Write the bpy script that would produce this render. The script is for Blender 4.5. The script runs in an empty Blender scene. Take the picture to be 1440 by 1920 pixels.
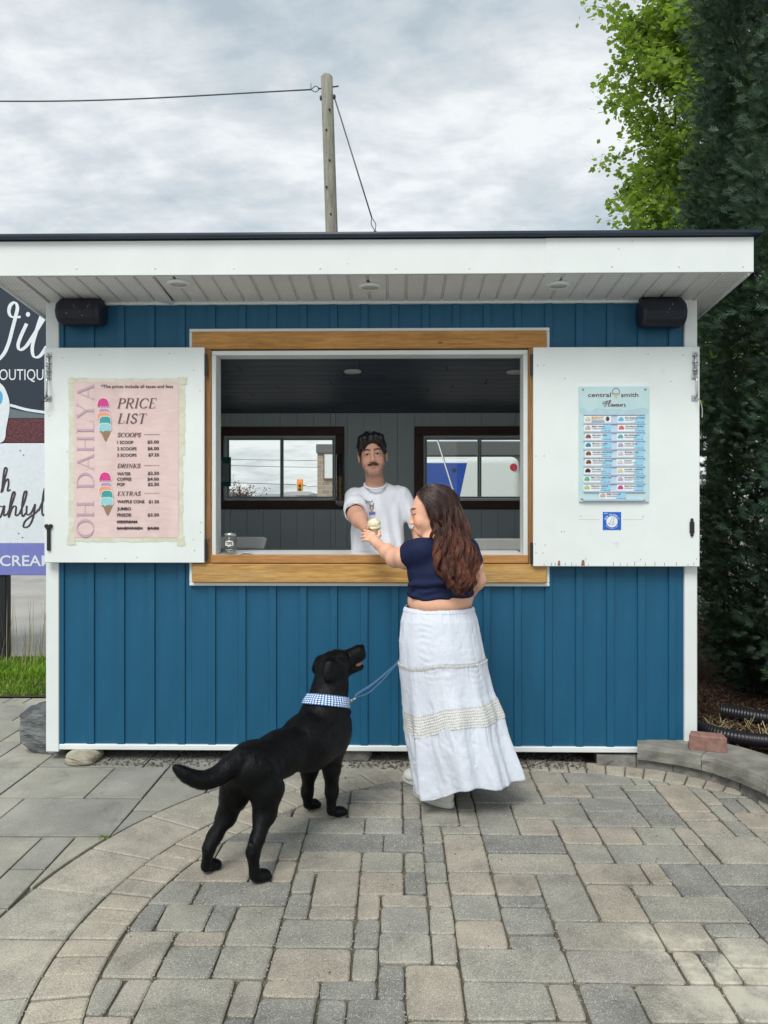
import bpy, bmesh, math, random
import numpy as np
from mathutils import Vector, Matrix

random.seed(7); RNG = np.random.default_rng(11)
SC = bpy.context.scene; COL = SC.collection
R = math.radians

# ------------------------------------------------------------------ camera
F, HX, HY, CAMH, CAMD, PSI = 1442.0, 720.0, 935.0, 1.55, 4.52, R(1.0)
cam = bpy.data.cameras.new('camera'); camo = bpy.data.objects.new('camera', cam); COL.objects.link(camo)
camo.location = (0, -CAMD, CAMH); camo.rotation_euler = (R(90), 0, PSI)
cam.sensor_fit = 'VERTICAL'; cam.sensor_height = 36.0; cam.lens = F / 1920 * 36.0
cam.shift_y = -(960 - HY) / 1920
cam.clip_start = 0.05; cam.clip_end = 3000
SC.camera = camo
# ------------------------------------------------------------------ sun and sky
SUN_EL, SUN_AZ = R(52), R(200)       # azimuth clockwise from +Y; the sun stands behind and a little left of the camera
sun = bpy.data.lights.new('sun', 'SUN'); suno = bpy.data.objects.new('sun', sun); COL.objects.link(suno)
sun.energy = 1.5; sun.angle = R(26); sun.color = (1.0, 0.97, 0.92)
sd = Vector((math.sin(SUN_AZ) * math.cos(SUN_EL), math.cos(SUN_AZ) * math.cos(SUN_EL), math.sin(SUN_EL)))
suno.rotation_euler = sd.to_track_quat('Z', 'Y').to_euler()
suno.location = (-3, -8, 9)
W = bpy.data.worlds.new('World'); SC.world = W; W.use_nodes = True
def build_world():
    nt = W.node_tree; N = nt.nodes; L = nt.links; N.clear()
    def n(t, **k):
        o = N.new(t)
        for a, v in k.items():
            if a.startswith('i_'): o.inputs[int(a[2:])].default_value = v
            else: setattr(o, a, v)
        return o
    sky = n('ShaderNodeTexSky'); sky.sky_type = 'NISHITA'; sky.sun_disc = False
    sky.sun_elevation = SUN_EL; sky.sun_rotation = SUN_AZ; sky.dust_density = 2.0
    bg1 = n('ShaderNodeBackground', i_1=0.10); L.new(sky.outputs[0], bg1.inputs[0])
    tc = n('ShaderNodeTexCoord'); sep = n('ShaderNodeSeparateXYZ'); L.new(tc.outputs['Generated'], sep.inputs[0])
    zc = n('ShaderNodeMath', operation='MAXIMUM', i_1=0.0); L.new(sep.outputs[2], zc.inputs[0])
    za = n('ShaderNodeMath', operation='ADD', i_1=0.22); L.new(zc.outputs[0], za.inputs[0])
    dx = n('ShaderNodeMath', operation='DIVIDE'); L.new(sep.outputs[0], dx.inputs[0]); L.new(za.outputs[0], dx.inputs[1])
    dy = n('ShaderNodeMath', operation='DIVIDE'); L.new(sep.outputs[1], dy.inputs[0]); L.new(za.outputs[0], dy.inputs[1])
    cb = n('ShaderNodeCombineXYZ'); L.new(dx.outputs[0], cb.inputs[0]); L.new(dy.outputs[0], cb.inputs[1])
    mp = n('ShaderNodeMapping'); L.new(cb.outputs[0], mp.inputs[0])
    mp.inputs['Scale'].default_value = (1.0, 1.35, 1.0); mp.inputs['Location'].default_value = (1.7, 0.45, 0.0); mp.inputs['Rotation'].default_value = (0, 0, 0.25)
    n1 = n('ShaderNodeTexNoise'); n1.inputs['Scale'].default_value = 2.0; n1.inputs['Detail'].default_value = 10; n1.inputs['Roughness'].default_value = 0.56; n1.inputs['Distortion'].default_value = 0.15
    n2 = n('ShaderNodeTexNoise'); n2.inputs['Scale'].default_value = 7.5; n2.inputs['Detail'].default_value = 8; n2.inputs['Roughness'].default_value = 0.6; n2.inputs['Distortion'].default_value = 0.25
    L.new(mp.outputs[0], n1.inputs[0]); L.new(mp.outputs[0], n2.inputs[0])
    m2 = n('ShaderNodeMath', operation='MULTIPLY_ADD', i_1=0.48); L.new(n2.outputs[0], m2.inputs[0]); L.new(n1.outputs[0], m2.inputs[2])
    # an overcast sky is brighter low over the far horizon here
    hz = n('ShaderNodeMapRange', i_1=0.0, i_2=0.62, i_3=0.13, i_4=0.0); L.new(zc.outputs[0], hz.inputs[0])
    ad = n('ShaderNodeMath', operation='ADD'); L.new(m2.outputs[0], ad.inputs[0]); L.new(hz.outputs[0], ad.inputs[1])
    rp = n('ShaderNodeValToRGB'); L.new(ad.outputs[0], rp.inputs[0])
    e = rp.color_ramp.elements
    e[0].position = 0.56; e[0].color = (0.45, 0.53, 0.585, 1)
    e[1].position = 0.92; e[1].color = (0.90, 0.935, 0.93, 1)
    a = e.new(0.65); a.color = (0.545, 0.615, 0.66, 1)
    a = e.new(0.75); a.color = (0.66, 0.71, 0.735, 1)
    a = e.new(0.83); a.color = (0.77, 0.81, 0.825, 1)
    bg2 = n('ShaderNodeBackground', i_1=SKY_STR); L.new(rp.outputs[0], bg2.inputs[0])
    mx = n('ShaderNodeMixShader', i_0=0.9); L.new(bg1.outputs[0], mx.inputs[1]); L.new(bg2.outputs[0], mx.inputs[2])
    out = n('ShaderNodeOutputWorld'); L.new(mx.outputs[0], out.inputs[0])
SKY_STR = 0.65
build_world()
SC.view_settings.view_transform = 'Standard'; SC.view_settings.look = 'None'
SC.view_settings.exposure = 0.74; SC.view_settings.gamma = 1.0
SC.view_settings.use_curve_mapping = False
SC.cycles.max_bounces = 8; SC.cycles.transparent_max_bounces = 12

# ------------------------------------------------------------------ helpers
_fw = np.array([-math.sin(PSI), math.cos(PSI), 0]); _rt = np.array([math.cos(PSI), math.sin(PSI), 0]); _up = np.array([0, 0, 1.0])
_C = np.array([0, -CAMD, CAMH])
def ray(px, py): return _fw + _rt * (px - HX) / F + _up * (HY - py) / F
def P(px, py, Y):
    """where the point seen at (px, py) lies if it stands at distance Y behind the wall plane"""
    r = ray(px, py); return _C + r * ((Y - _C[1]) / r[1])
def G(px, py, z=0.0):
    r = ray(px, py); return _C + r * ((z - _C[2]) / r[2])
def V(a): return np.asarray(a, float)

def nodes_of(m):
    m.use_nodes = True; return m.node_tree.nodes, m.node_tree.links, m.node_tree.nodes['Principled BSDF']
def setup(m, rough, spec, metal):
    N, L, b = nodes_of(m)
    b.inputs['Roughness'].default_value = rough; b.inputs['Specular IOR Level'].default_value = spec; b.inputs['Metallic'].default_value = metal
    return N, L, b
def coords(N, L, stretch, generated=False):
    tc = N.new('ShaderNodeTexCoord'); mp = N.new('ShaderNodeMapping'); mp.inputs['Scale'].default_value = stretch
    L.new(tc.outputs['Object'], mp.inputs[0]); return mp
def noise(N, L, vec, scale, detail=4, rough=.55, dist=0.0):
    t = N.new('ShaderNodeTexNoise'); t.inputs['Scale'].default_value = scale; t.inputs['Detail'].default_value = detail
    t.inputs['Roughness'].default_value = rough; t.inputs['Distortion'].default_value = dist
    L.new(vec.outputs[0], t.inputs[0]); return t
def ramp(N, L, src, stops):
    r = N.new('ShaderNodeValToRGB'); L.new(src, r.inputs[0]); e = r.color_ramp.elements
    while len(e) < len(stops): e.new(0.5)
    for k, (p, c) in enumerate(stops):
        e[k].position = p; e[k].color = (c[0], c[1], c[2], 1)
    return r
def mix(N, L, fac, a, b, mode='MIX'):
    m = N.new('ShaderNodeMix'); m.data_type = 'RGBA'; m.blend_type = mode
    for s, v in ((0, fac), (6, a), (7, b)):
        if hasattr(v, 'links') or isinstance(v, bpy.types.NodeSocket): L.new(v, m.inputs[s])
        elif s == 0: m.inputs[0].default_value = v
        else: m.inputs[s].default_value = (v[0], v[1], v[2], 1)
    return m.outputs[2]
def bump(N, L, b, h, strength, dist=0.01):
    bp = N.new('ShaderNodeBump'); bp.inputs['Strength'].default_value = strength; bp.inputs['Distance'].default_value = dist
    L.new(h, bp.inputs['Height']); L.new(bp.outputs[0], b.inputs['Normal']); return bp
MATS = {}
def M(name, col, rough=.55, var=.10, scale=6, stretch=(1, 1, 1), bmp=.15, bscale=60, bdist=.004, spec=.4, metal=0, col2=None, spots=None):
    if name in MATS: return MATS[name]
    m = bpy.data.materials.new(name); N, L, b = setup(m, rough, spec, metal)
    mp = coords(N, L, stretch); t = noise(N, L, mp, scale, 6)
    c2 = col2 or tuple(min(1, c * (1 + var)) for c in col); c1 = col if col2 else tuple(c * (1 - var) for c in col)
    rp = ramp(N, L, t.outputs[0], [(.3, c1), (.7, c2)]); out = rp.outputs[0]
    if spots:
        t3 = noise(N, L, mp, spots[0], 5, .6); rr = ramp(N, L, t3.outputs[0], [(spots[1], (0, 0, 0)), (spots[1] + spots[2], (1, 1, 1))])
        out = mix(N, L, rr.outputs[0], out, spots[3])
    L.new(out, b.inputs['Base Color'])
    if bmp:
        t2 = noise(N, L, mp, bscale, 4); bump(N, L, b, t2.outputs[0], bmp, bdist)
    MATS[name] = m; return m
def plain(name, col, rough=.5, spec=.4, metal=0, emit=0):
    if name in MATS: return MATS[name]
    m = bpy.data.materials.new(name); N, L, b = setup(m, rough, spec, metal)
    mp = coords(N, L, (1, 1, 1)); t = noise(N, L, mp, 30, 3)
    rp = ramp(N, L, t.outputs[0], [(.25, tuple(c * .94 for c in col)), (.75, tuple(min(1, c * 1.05) for c in col))]); L.new(rp.outputs[0], b.inputs['Base Color'])
    if emit: L.new(rp.outputs[0], b.inputs['Emission Color']); b.inputs['Emission Strength'].default_value = emit
    MATS[name] = m; return m

def tag(o, label=None, cat=None, group=None, kind=None):
    if label: o['label'] = label
    if cat: o['category'] = cat
    if group: o['group'] = group
    if kind: o['kind'] = kind
    return o
def empty(name, loc, label=None, cat=None, group=None):
    o = bpy.data.objects.new(name, None); COL.objects.link(o); o.location = loc; o.empty_display_size = .1
    return tag(o, label, cat, group)
def attach(o, parent):
    if parent is not None:
        o.parent = parent
        o.matrix_parent_inverse = Matrix.Translation(-Vector(parent.location)) if parent.parent is None else Matrix.Identity(4)
    return o
def link_mesh(name, me, mat=None, parent=None, smooth=False):
    if mat is not None:
        for m in (mat if isinstance(mat, (list, tuple)) else [mat]): me.materials.append(m)
    if smooth:
        me.polygons.foreach_set('use_smooth', np.ones(len(me.polygons), bool))
    o = bpy.data.objects.new(name, me); COL.objects.link(o); return attach(o, parent)
def mesh(name, verts, faces, mat=None, parent=None, smooth=False):
    me = bpy.data.meshes.new(name); verts = np.asarray(verts, float).reshape(-1, 3)
    if isinstance(faces, np.ndarray):
        k = faces.shape[1]; me.vertices.add(len(verts)); me.vertices.foreach_set('co', verts.ravel())
        me.loops.add(faces.size); me.loops.foreach_set('vertex_index', faces.ravel().astype(np.int32))
        me.polygons.add(len(faces)); me.polygons.foreach_set('loop_start', np.arange(0, faces.size, k, dtype=np.int32))
        me.update(calc_edges=True); me.validate()
    else:
        me.from_pydata([tuple(v) for v in verts], [], [tuple(int(i) for i in f) for f in faces]); me.update()
    return link_mesh(name, me, mat, parent, smooth)
def box_bm(x0, x1, y0, y1, z0, z1, bev=.003, seg=1):
    bm = bmesh.new(); bmesh.ops.create_cube(bm, size=1)
    for v in bm.verts:
        v.co = ((x0 + x1) / 2 + v.co.x * (x1 - x0), (y0 + y1) / 2 + v.co.y * (y1 - y0), (z0 + z1) / 2 + v.co.z * (z1 - z0))
    if bev: bmesh.ops.bevel(bm, geom=bm.edges[:], offset=bev, segments=seg, affect='EDGES', profile=.5)
    return bm
def from_bm(name, bm, mat=None, parent=None, smooth=False):
    me = bpy.data.meshes.new(name); bm.to_mesh(me); bm.free(); return link_mesh(name, me, mat, parent, smooth)
def box(name, x0, x1, y0, y1, z0, z1, mat, parent=None, bev=.003, seg=1):
    return from_bm(name, box_bm(x0, x1, y0, y1, z0, z1, bev, seg), mat, parent)
def pbox(name, px0, px1, py0, py1, Y0, Y1, mat, parent=None, bev=.003):
    """a box whose front face spans these photo pixels at distance Y0"""
    a = P(px0, py1, Y0); b = P(px1, py0, Y0); return box(name, a[0], b[0], Y0, Y1, a[2], b[2], mat, parent, bev)
def tube(pts, rad, n=8, cap=True):
    """verts, faces of a tube along pts; rad scalar or list"""
    pts = np.asarray(pts, float); m = len(pts); rad = np.broadcast_to(np.asarray(rad, float), (m,))
    T = np.gradient(pts, axis=0); T /= np.linalg.norm(T, axis=1)[:, None] + 1e-9
    u = np.array([0, 0, 1.0]) if abs(T[0][2]) < .9 else np.array([1.0, 0, 0])
    vs = []
    for i in range(m):
        u = u - T[i] * u.dot(T[i]); u /= np.linalg.norm(u) + 1e-9; w = np.cross(T[i], u)
        for k in range(n):
            a = 2 * math.pi * k / n; vs.append(pts[i] + rad[i] * (math.cos(a) * u + math.sin(a) * w))
    fs = [(i * n + k, i * n + (k + 1) % n, (i + 1) * n + (k + 1) % n, (i + 1) * n + k) for i in range(m - 1) for k in range(n)]
    if cap: fs += [tuple(range(n - 1, -1, -1)), tuple(range((m - 1) * n, m * n))]
    return vs, fs
def tube_obj(name, pts, rad, mat, parent=None, n=8):
    v, f = tube(pts, rad, n); return mesh(name, v, f, mat, parent, True)
def join(parts):
    vs, fs = [], []
    for v, f in parts:
        k = len(vs); vs += [tuple(a) for a in v]; fs += [tuple(i + k for i in g) for g in f]
    return vs, fs
def lathe(prof, c, n=24, axis=2):
    """prof: (radius, height) pairs, closed at both ends"""
    vs, fs = [], []
    for r_, h in prof:
        for k in range(n):
            a = 2 * math.pi * k / n; p = [r_ * math.cos(a), r_ * math.sin(a), h]
            if axis == 1: p = [p[0], p[2], p[1]]
            vs.append((c[0] + p[0], c[1] + p[1], c[2] + p[2]))
    m = len(prof)
    fs = [(i * n + k, i * n + (k + 1) % n, (i + 1) * n + (k + 1) % n, (i + 1) * n + k) for i in range(m - 1) for k in range(n)]
    fs += [tuple(range(n - 1, -1, -1)), tuple(range((m - 1) * n, m * n))]
    if axis == 1: fs = [f[::-1] for f in fs]
    return vs, fs
def spline(pts, n=12):
    p = np.asarray(pts, float); p = np.vstack([2 * p[0] - p[1], p, 2 * p[-1] - p[-2]]); out = []
    for i in range(1, len(p) - 2):
        for t in np.linspace(0, 1, n, endpoint=False):
            out.append(.5 * ((2 * p[i]) + (-p[i - 1] + p[i + 1]) * t + (2 * p[i - 1] - 5 * p[i] + 4 * p[i + 1] - p[i + 2]) * t * t + (-p[i - 1] + 3 * p[i] - 3 * p[i + 1] + p[i + 2]) * t ** 3))
    out.append(p[-2]); return np.array(out)

# --- lettering: flat print laid a millimetre above its sheet; 2-D shapes in photo pixels on the plane Y
FONT = None
def font_mesh(s, bold=0.0, shear=0.0, spacing=1.0):
    cu = bpy.data.curves.new('t', 'FONT'); cu.body = s; cu.size = 1; cu.offset = bold; cu.shear = shear; cu.space_character = spacing; cu.resolution_u = 3
    o = bpy.data.objects.new('t', cu); COL.objects.link(o)
    bpy.context.view_layer.update(); me = bpy.data.meshes.new_from_object(o.evaluated_get(bpy.context.evaluated_depsgraph_get()))
    v = np.array([q.co[:2] for q in me.vertices]); f = [tuple(p.vertices) for p in me.polygons]
    bpy.data.objects.remove(o); bpy.data.meshes.remove(me); bpy.data.curves.remove(cu); return v, f
CAPH = .729
def place2d(v, f, Y):
    return [tuple(P(x, y, Y)) for x, y in v], f
def text_shape(s, x0, x1, yb, cap, bold=0.0, shear=0.0, spacing=1.0):
    """letters from pixel x0 to x1 (None: natural width), baseline yb, capital height cap (pixels)"""
    v, f = font_mesh(s, bold, shear, spacing); sy = cap / CAPH
    sx = sy if x1 is None else (x1 - x0) / (v[:, 0].max() - v[:, 0].min())
    return np.c_[x0 + (v[:, 0] - v[:, 0].min()) * sx, yb - v[:, 1] * sy], f
def stroke_shape(pl, thick, thin=None, nib=0.0, taper=False):
    """a pen stroke as a ribbon; thick where it runs down the page, thin across (pixels)"""
    p = np.asarray(pl, float); T = np.gradient(p, axis=0); T /= np.linalg.norm(T, axis=1)[:, None] + 1e-9
    thin = thick if thin is None else thin; ang = np.arctan2(T[:, 1], T[:, 0]) - nib
    w = (thin + (thick - thin) * np.abs(np.sin(ang)) ** 1.5) / 2
    if taper: w = w * np.minimum(1, np.minimum(np.linspace(.3, 6, len(p)), np.linspace(6, .3, len(p))))
    n = np.c_[-T[:, 1], T[:, 0]] * w[:, None]
    v = np.vstack([p + n, p - n]); m = len(p); f = [(i, i + 1, m + i + 1, m + i) for i in range(m - 1)]
    return v, f
def join2d(parts):
    vs, fs, k = [], [], 0
    for v, f in parts:
        vs.append(np.asarray(v)); fs += [tuple(i + k for i in g) for g in f]; k += len(v)
    return np.vstack(vs), fs
def print2d(name, parts, Y, mat, parent):
    v, f = join2d(parts); dy = np.concatenate([k * 1.2e-4 + np.linspace(0, 1e-4, len(q[0])) for k, q in enumerate(parts)])   # strokes that cross lie a hair apart
    return mesh(name, [tuple(P(x, y, Y - e)) for (x, y), e in zip(v, dy)], f, mat, parent)
def poly2d(pts): return np.asarray(pts, float), [tuple(range(len(pts)))]
def disc2d(cx, cy, rx, ry=None, n=20):
    ry = ry or rx; a = np.linspace(0, 2 * math.pi, n, endpoint=False); return poly2d(np.c_[cx + rx * np.cos(a), cy + ry * np.sin(a)])
def arc(cx, cy, rx, ry, a0, a1, n=14):
    a = np.radians(np.linspace(a0, a1, n)); return np.c_[cx + rx * np.cos(a), cy - ry * np.sin(a)]
# ------------------------------------------------------------------ ground
def ground_mat():
    m = bpy.data.materials.new('asphalt'); N, L, b = setup(m, .85, .3, 0); mp = coords(N, L, (1, 1, 1))
    t = noise(N, L, mp, 1.2, 6); t2 = noise(N, L, mp, 140, 2)
    c = ramp(N, L, t.outputs[0], [(.3, (.36, .35, .325)), (.7, (.50, .49, .455))])
    s = ramp(N, L, t2.outputs[0], [(.45, (.6, .6, .6)), (.62, (1.25, 1.25, 1.25))])
    L.new(mix(N, L, 1.0, c.outputs[0], s.outputs[0], 'MULTIPLY'), b.inputs['Base Color']); bump(N, L, b, t2.outputs[0], .4, .004); return m
mesh('ground', [(-900, -40, -.05), (900, -40, -.05), (900, 2000, -.05), (-900, 2000, -.05)], [(0, 1, 2, 3)], ground_mat())['kind'] = 'structure'

def sand_mat():
    m = bpy.data.materials.new('joint_sand'); N, L, b = setup(m, .95, .1, 0); mp = coords(N, L, (1, 1, 1))
    t = noise(N, L, mp, 5, 5); t2 = noise(N, L, mp, 300, 2); t3 = noise(N, L, mp, 2.2, 5)
    c = ramp(N, L, t.outputs[0], [(.35, (.085, .08, .065)), (.7, (.17, .155, .12))])
    ms = ramp(N, L, t3.outputs[0], [(.60, (0, 0, 0)), (.70, (1, 1, 1))])
    c2 = mix(N, L, ms.outputs[0], c.outputs[0], (.13, .12, .035))
    s = ramp(N, L, t2.outputs[0], [(.4, (.6, .6, .6)), (.62, (1.8, 1.75, 1.6))])
    L.new(mix(N, L, 1.0, c2, s.outputs[0], 'MULTIPLY'), b.inputs['Base Color']); bump(N, L, b, t2.outputs[0], .8, .006); return m
patio = mesh('patio', [(-3.9, -4.6, -.014), (2.6, -4.6, -.014), (2.6, 1.6, -.014), (-3.9, 1.6, -.014)], [(0, 1, 2, 3)], sand_mat()); patio['kind'] = 'structure'

def paver_mat(name, stops, speck, chip=(.62, .60, .55), stain=False, soft=False):
    m = bpy.data.materials.new(name); N, L, b = setup(m, .88, .25, 0); mp = coords(N, L, (1, 1, 1))
    oi = N.new('ShaderNodeObjectInfo'); c = ramp(N, L, oi.outputs['Random'], stops); c.color_ramp.interpolation = 'LINEAR'
    big = noise(N, L, mp, 7 if not soft else 3.2, 6, .6); bc = ramp(N, L, big.outputs[0], [(.3, (.80, .80, .80)), (.7, (1.16, 1.15, 1.12))])
    out = mix(N, L, 1.0, c.outputs[0], bc.outputs[0], 'MULTIPLY')
    fine = noise(N, L, mp, 185, 3, .75); fc = ramp(N, L, fine.outputs[0], [(.30, (.45, .45, .44)), (.48, (.95, .95, .95)), (.70, (1.38, 1.38, 1.34))])
    out = mix(N, L, .85 if not soft else .4, out, fc.outputs[0], 'MULTIPLY')
    vo = N.new('ShaderNodeTexVoronoi'); vo.inputs['Scale'].default_value = 190; L.new(mp.outputs[0], vo.inputs[0])
    sel = N.new('ShaderNodeSeparateColor'); L.new(vo.outputs['Color'], sel.inputs[0])
    gt = N.new('ShaderNodeMath'); gt.operation = 'GREATER_THAN'; gt.inputs[1].default_value = 1 - speck; L.new(sel.outputs[0], gt.inputs[0])
    lt = N.new('ShaderNodeMath'); lt.operation = 'LESS_THAN'; lt.inputs[1].default_value = .42; L.new(vo.outputs['Distance'], lt.inputs[0])
    mm = N.new('ShaderNodeMath'); mm.operation = 'MULTIPLY'; L.new(gt.outputs[0], mm.inputs[0]); L.new(lt.outputs[0], mm.inputs[1])
    m3 = N.new('ShaderNodeMath'); m3.operation = 'MULTIPLY'; m3.inputs[1].default_value = .62; L.new(mm.outputs[0], m3.inputs[0])
    out = mix(N, L, m3.outputs[0], out, chip)
    # patches of dirt worn into the paving
    dirt = noise(N, L, mp, 1.1, 7, .62, .4); dc = ramp(N, L, dirt.outputs[0], [(.40, (.74, .75, .76)), (.58, (1, 1, 1))])
    out = mix(N, L, .7, out, dc.outputs[0], 'MULTIPLY')
    blot = noise(N, L, mp, 3.4, 6, .7, .8); bl = ramp(N, L, blot.outputs[0], [(.34, (.62, .62, .61)), (.46, (1, 1, 1)), (.66, (1.07, 1.06, 1.03))])
    out = mix(N, L, .55, out, bl.outputs[0], 'MULTIPLY')
    if stain:   # lime bloom on a few pavers at the near right
        tc = N.new('ShaderNodeTexCoord')
        for (cx, cy, rr) in ((.95, -1.83, .10), (1.06, -2.10, .22), (1.16, -1.95, .12)):
            d = N.new('ShaderNodeVectorMath'); d.operation = 'DISTANCE'; d.inputs[1].default_value = (cx, cy, 0); L.new(tc.outputs['Object'], d.inputs[0])
            sn = noise(N, L, mp, 11, 6, .65); ma = N.new('ShaderNodeMath'); ma.operation = 'MULTIPLY_ADD'; ma.inputs[1].default_value = .75
            L.new(sn.outputs[0], ma.inputs[0]); L.new(d.outputs['Value'], ma.inputs[2])
            sr = ramp(N, L, ma.outputs[0], [(.28 + rr * .55, (1, 1, 1)), (.40 + rr, (0, 0, 0))])
            fm = N.new('ShaderNodeMath'); fm.operation = 'MULTIPLY'; fm.inputs[1].default_value = .75; L.new(sr.outputs[0], fm.inputs[0])
            out = mix(N, L, fm.outputs[0], out, (.60, .57, .46))
    L.new(out, b.inputs['Base Color'])
    hh = N.new('ShaderNodeMath'); hh.operation = 'MULTIPLY_ADD'; hh.inputs[1].default_value = .5; L.new(mm.outputs[0], hh.inputs[0]); L.new(fine.outputs[0], hh.inputs[2])
    bump(N, L, b, hh.outputs[0], .55 if not soft else .2, .005); return m
PAVER = paver_mat('tumbled_paver', [(0, (.20, .20, .19)), (.08, (.255, .255, .237)), (.30, (.325, .321, .283)), (.62, (.360, .348, .298)), (.84, (.405, .362, .300)), (.93, (.385, .360, .308)), (1, (.285, .287, .272))], .26, stain=True)
BORDER = paver_mat('border_paver', [(0, (.37, .365, .315)), (.5, (.41, .395, .335)), (1, (.435, .40, .335))], .36)
EDGER = paver_mat('edge_paver', [(0, (.37, .35, .295)), (.5, (.425, .385, .315)), (1, (.40, .375, .315))], .30)
SLAB = paver_mat('smooth_slab', [(0, (.29, .29, .265)), (.35, (.345, .34, .30)), (.7, (.40, .39, .325)), (1, (.32, .318, .29))], .03, soft=True)

def area(p):
    p = np.asarray(p); return .5 * abs(np.dot(p[:, 0], np.roll(p[:, 1], 1)) - np.dot(p[:, 1], np.roll(p[:, 0], 1)))
def clip(poly, n, c):
    out = []; m = len(poly)
    for i in range(m):
        a, b = poly[i], poly[(i + 1) % m]; da, db = n[0] * a[0] + n[1] * a[1] - c, n[0] * b[0] + n[1] * b[1] - c
        if da <= 0: out.append(a)
        if (da < 0 < db) or (db < 0 < da):
            t = da / (da - db); out.append((a[0] + t * (b[0] - a[0]), a[1] + t * (b[1] - a[1])))
    return out
def inset(poly, d):
    p = np.asarray(poly, float); k = [i for i in range(len(p)) if np.linalg.norm(p[i] - p[i - 1]) > 1e-5]; p = p[k]; m = len(p); out = []
    s = np.sign(np.dot(p[:, 0], np.roll(p[:, 1], -1)) - np.dot(p[:, 1], np.roll(p[:, 0], -1)))
    for i in range(m):
        e0 = p[i] - p[i - 1]; e1 = p[(i + 1) % m] - p[i]; e0 /= np.linalg.norm(e0); e1 /= np.linalg.norm(e1)
        n0 = np.array([-e0[1], e0[0]]) * s; n1 = np.array([-e1[1], e1[0]]) * s; q = n0 + n1; l = q.dot(q)
        out.append(p[i] + q * (2 * d / l if l > .25 else d))
    return np.array(out)
def round_corners(p, c):
    out = []; m = len(p)
    for i in range(m):
        e0 = p[i - 1] - p[i]; e1 = p[(i + 1) % m] - p[i]; l0, l1 = np.linalg.norm(e0), np.linalg.norm(e1)
        if l0 < 2.5 * c or l1 < 2.5 * c or e0.dot(e1) / (l0 * l1) < -.85: out.append(p[i]); continue
        out += [p[i] + e0 / l0 * c * random.uniform(.6, 1.5), p[i] + (e0 / l0 + e1 / l1) * c * .22, p[i] + e1 / l1 * c * random.uniform(.6, 1.5)]
    return np.array(out)
N_PAV = [0]
def paver(name, poly, mat, gap=.0036, corner=.020, bev=.006, z=0.0):
    if len(poly) < 3 or area(poly) < .0016: return
    pp = []
    for a in poly:
        if not pp or math.hypot(a[0] - pp[-1][0], a[1] - pp[-1][1]) > .016: pp.append(a)
    if len(pp) > 3 and math.hypot(pp[0][0] - pp[-1][0], pp[0][1] - pp[-1][1]) < .016: pp.pop()
    if len(pp) < 3: return
    poly = pp; xs_ = np.asarray(poly); ev = np.linalg.eigvalsh(np.cov(xs_.T)); 
    if math.sqrt(max(ev[0], 0)) < .007: return
    if math.sqrt(max(ev[0], 0)) < .028: corner = .004; bev = min(bev, .003)
    if mat is PAVER: poly = [(a + random.uniform(-.0035, .0035), b + random.uniform(-.0035, .0035)) for a, b in poly]
    try: p = round_corners(inset(poly, gap), corner) if corner else inset(poly, gap)
    except Exception: return
    q = inset(p, bev)
    if np.isnan(q).any() or area(q) < .0006: return
    z += random.uniform(-.0025, .0025); tx, ty = random.uniform(-.006, .006), random.uniform(-.006, .006); c = p.mean(0); m = len(p)
    zz = lambda a, h: h + (a[0] - c[0]) * tx + (a[1] - c[1]) * ty
    vs = [(a[0], a[1], -.03) for a in p] + [(a[0], a[1], zz(a, z - bev * .8)) for a in p] + [(a[0], a[1], zz(a, z)) for a in q]
    fs = [(i, (i + 1) % m, m + (i + 1) % m, m + i) for i in range(m)] + [(m + i, m + (i + 1) % m, 2 * m + (i + 1) % m, 2 * m + i) for i in range(m)] + [tuple(range(2 * m, 3 * m))]
    if np.dot(p[:, 0], np.roll(p[:, 1], -1)) - np.dot(p[:, 1], np.roll(p[:, 0], -1)) < 0: fs = [f[::-1] for f in fs]
    N_PAV[0] += 1; return mesh(name, vs, fs, mat, patio)

CC, R1, R2, R3 = (.75, -1.85), 1.73, 1.915, 2.23
WALLC = [(1.14, -.02), (1.30, -.045), (1.47, -.10), (1.62, -.185), (1.75, -.31), (1.83, -.46), (1.885, -.60), (1.93, -.8), (1.965, -1.1), (1.98, -1.5)]
def in_view(x, y, pad=.35):
    d = CAMD + y
    return d > 2.0 and abs(x - (-d * math.tan(PSI))) < d * 720 / F + pad
def fill(x0, x1, y0, y1, u, sizes, wts):
    nx, ny = int((x1 - x0) / u), int((y1 - y0) / u); occ = np.zeros((ny, nx), bool); out = []
    for j in range(ny):
        for i in range(nx):
            if occ[j, i]: continue
            opts = [(s, w) for s, w in zip(sizes, wts) if j + s[1] <= ny and i + s[0] <= nx and not occ[j:j + s[1], i:i + s[0]].any()]
            s = random.choices([o[0] for o in opts], [o[1] for o in opts])[0] if opts else (1, 1)
            occ[j:j + s[1], i:i + s[0]] = True; out.append((x0 + i * u, y0 + j * u, s[0] * u, s[1] * u))
    return out
def right_limit(y):
    return np.interp(-y, [0.02, .045, .10, .185, .31, .46, .6, .8, 1.1, 1.5, 2.5], [1.14, 1.30, 1.47, 1.62, 1.75, 1.83, 1.885, 1.93, 1.965, 1.98, 2.0])
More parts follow.
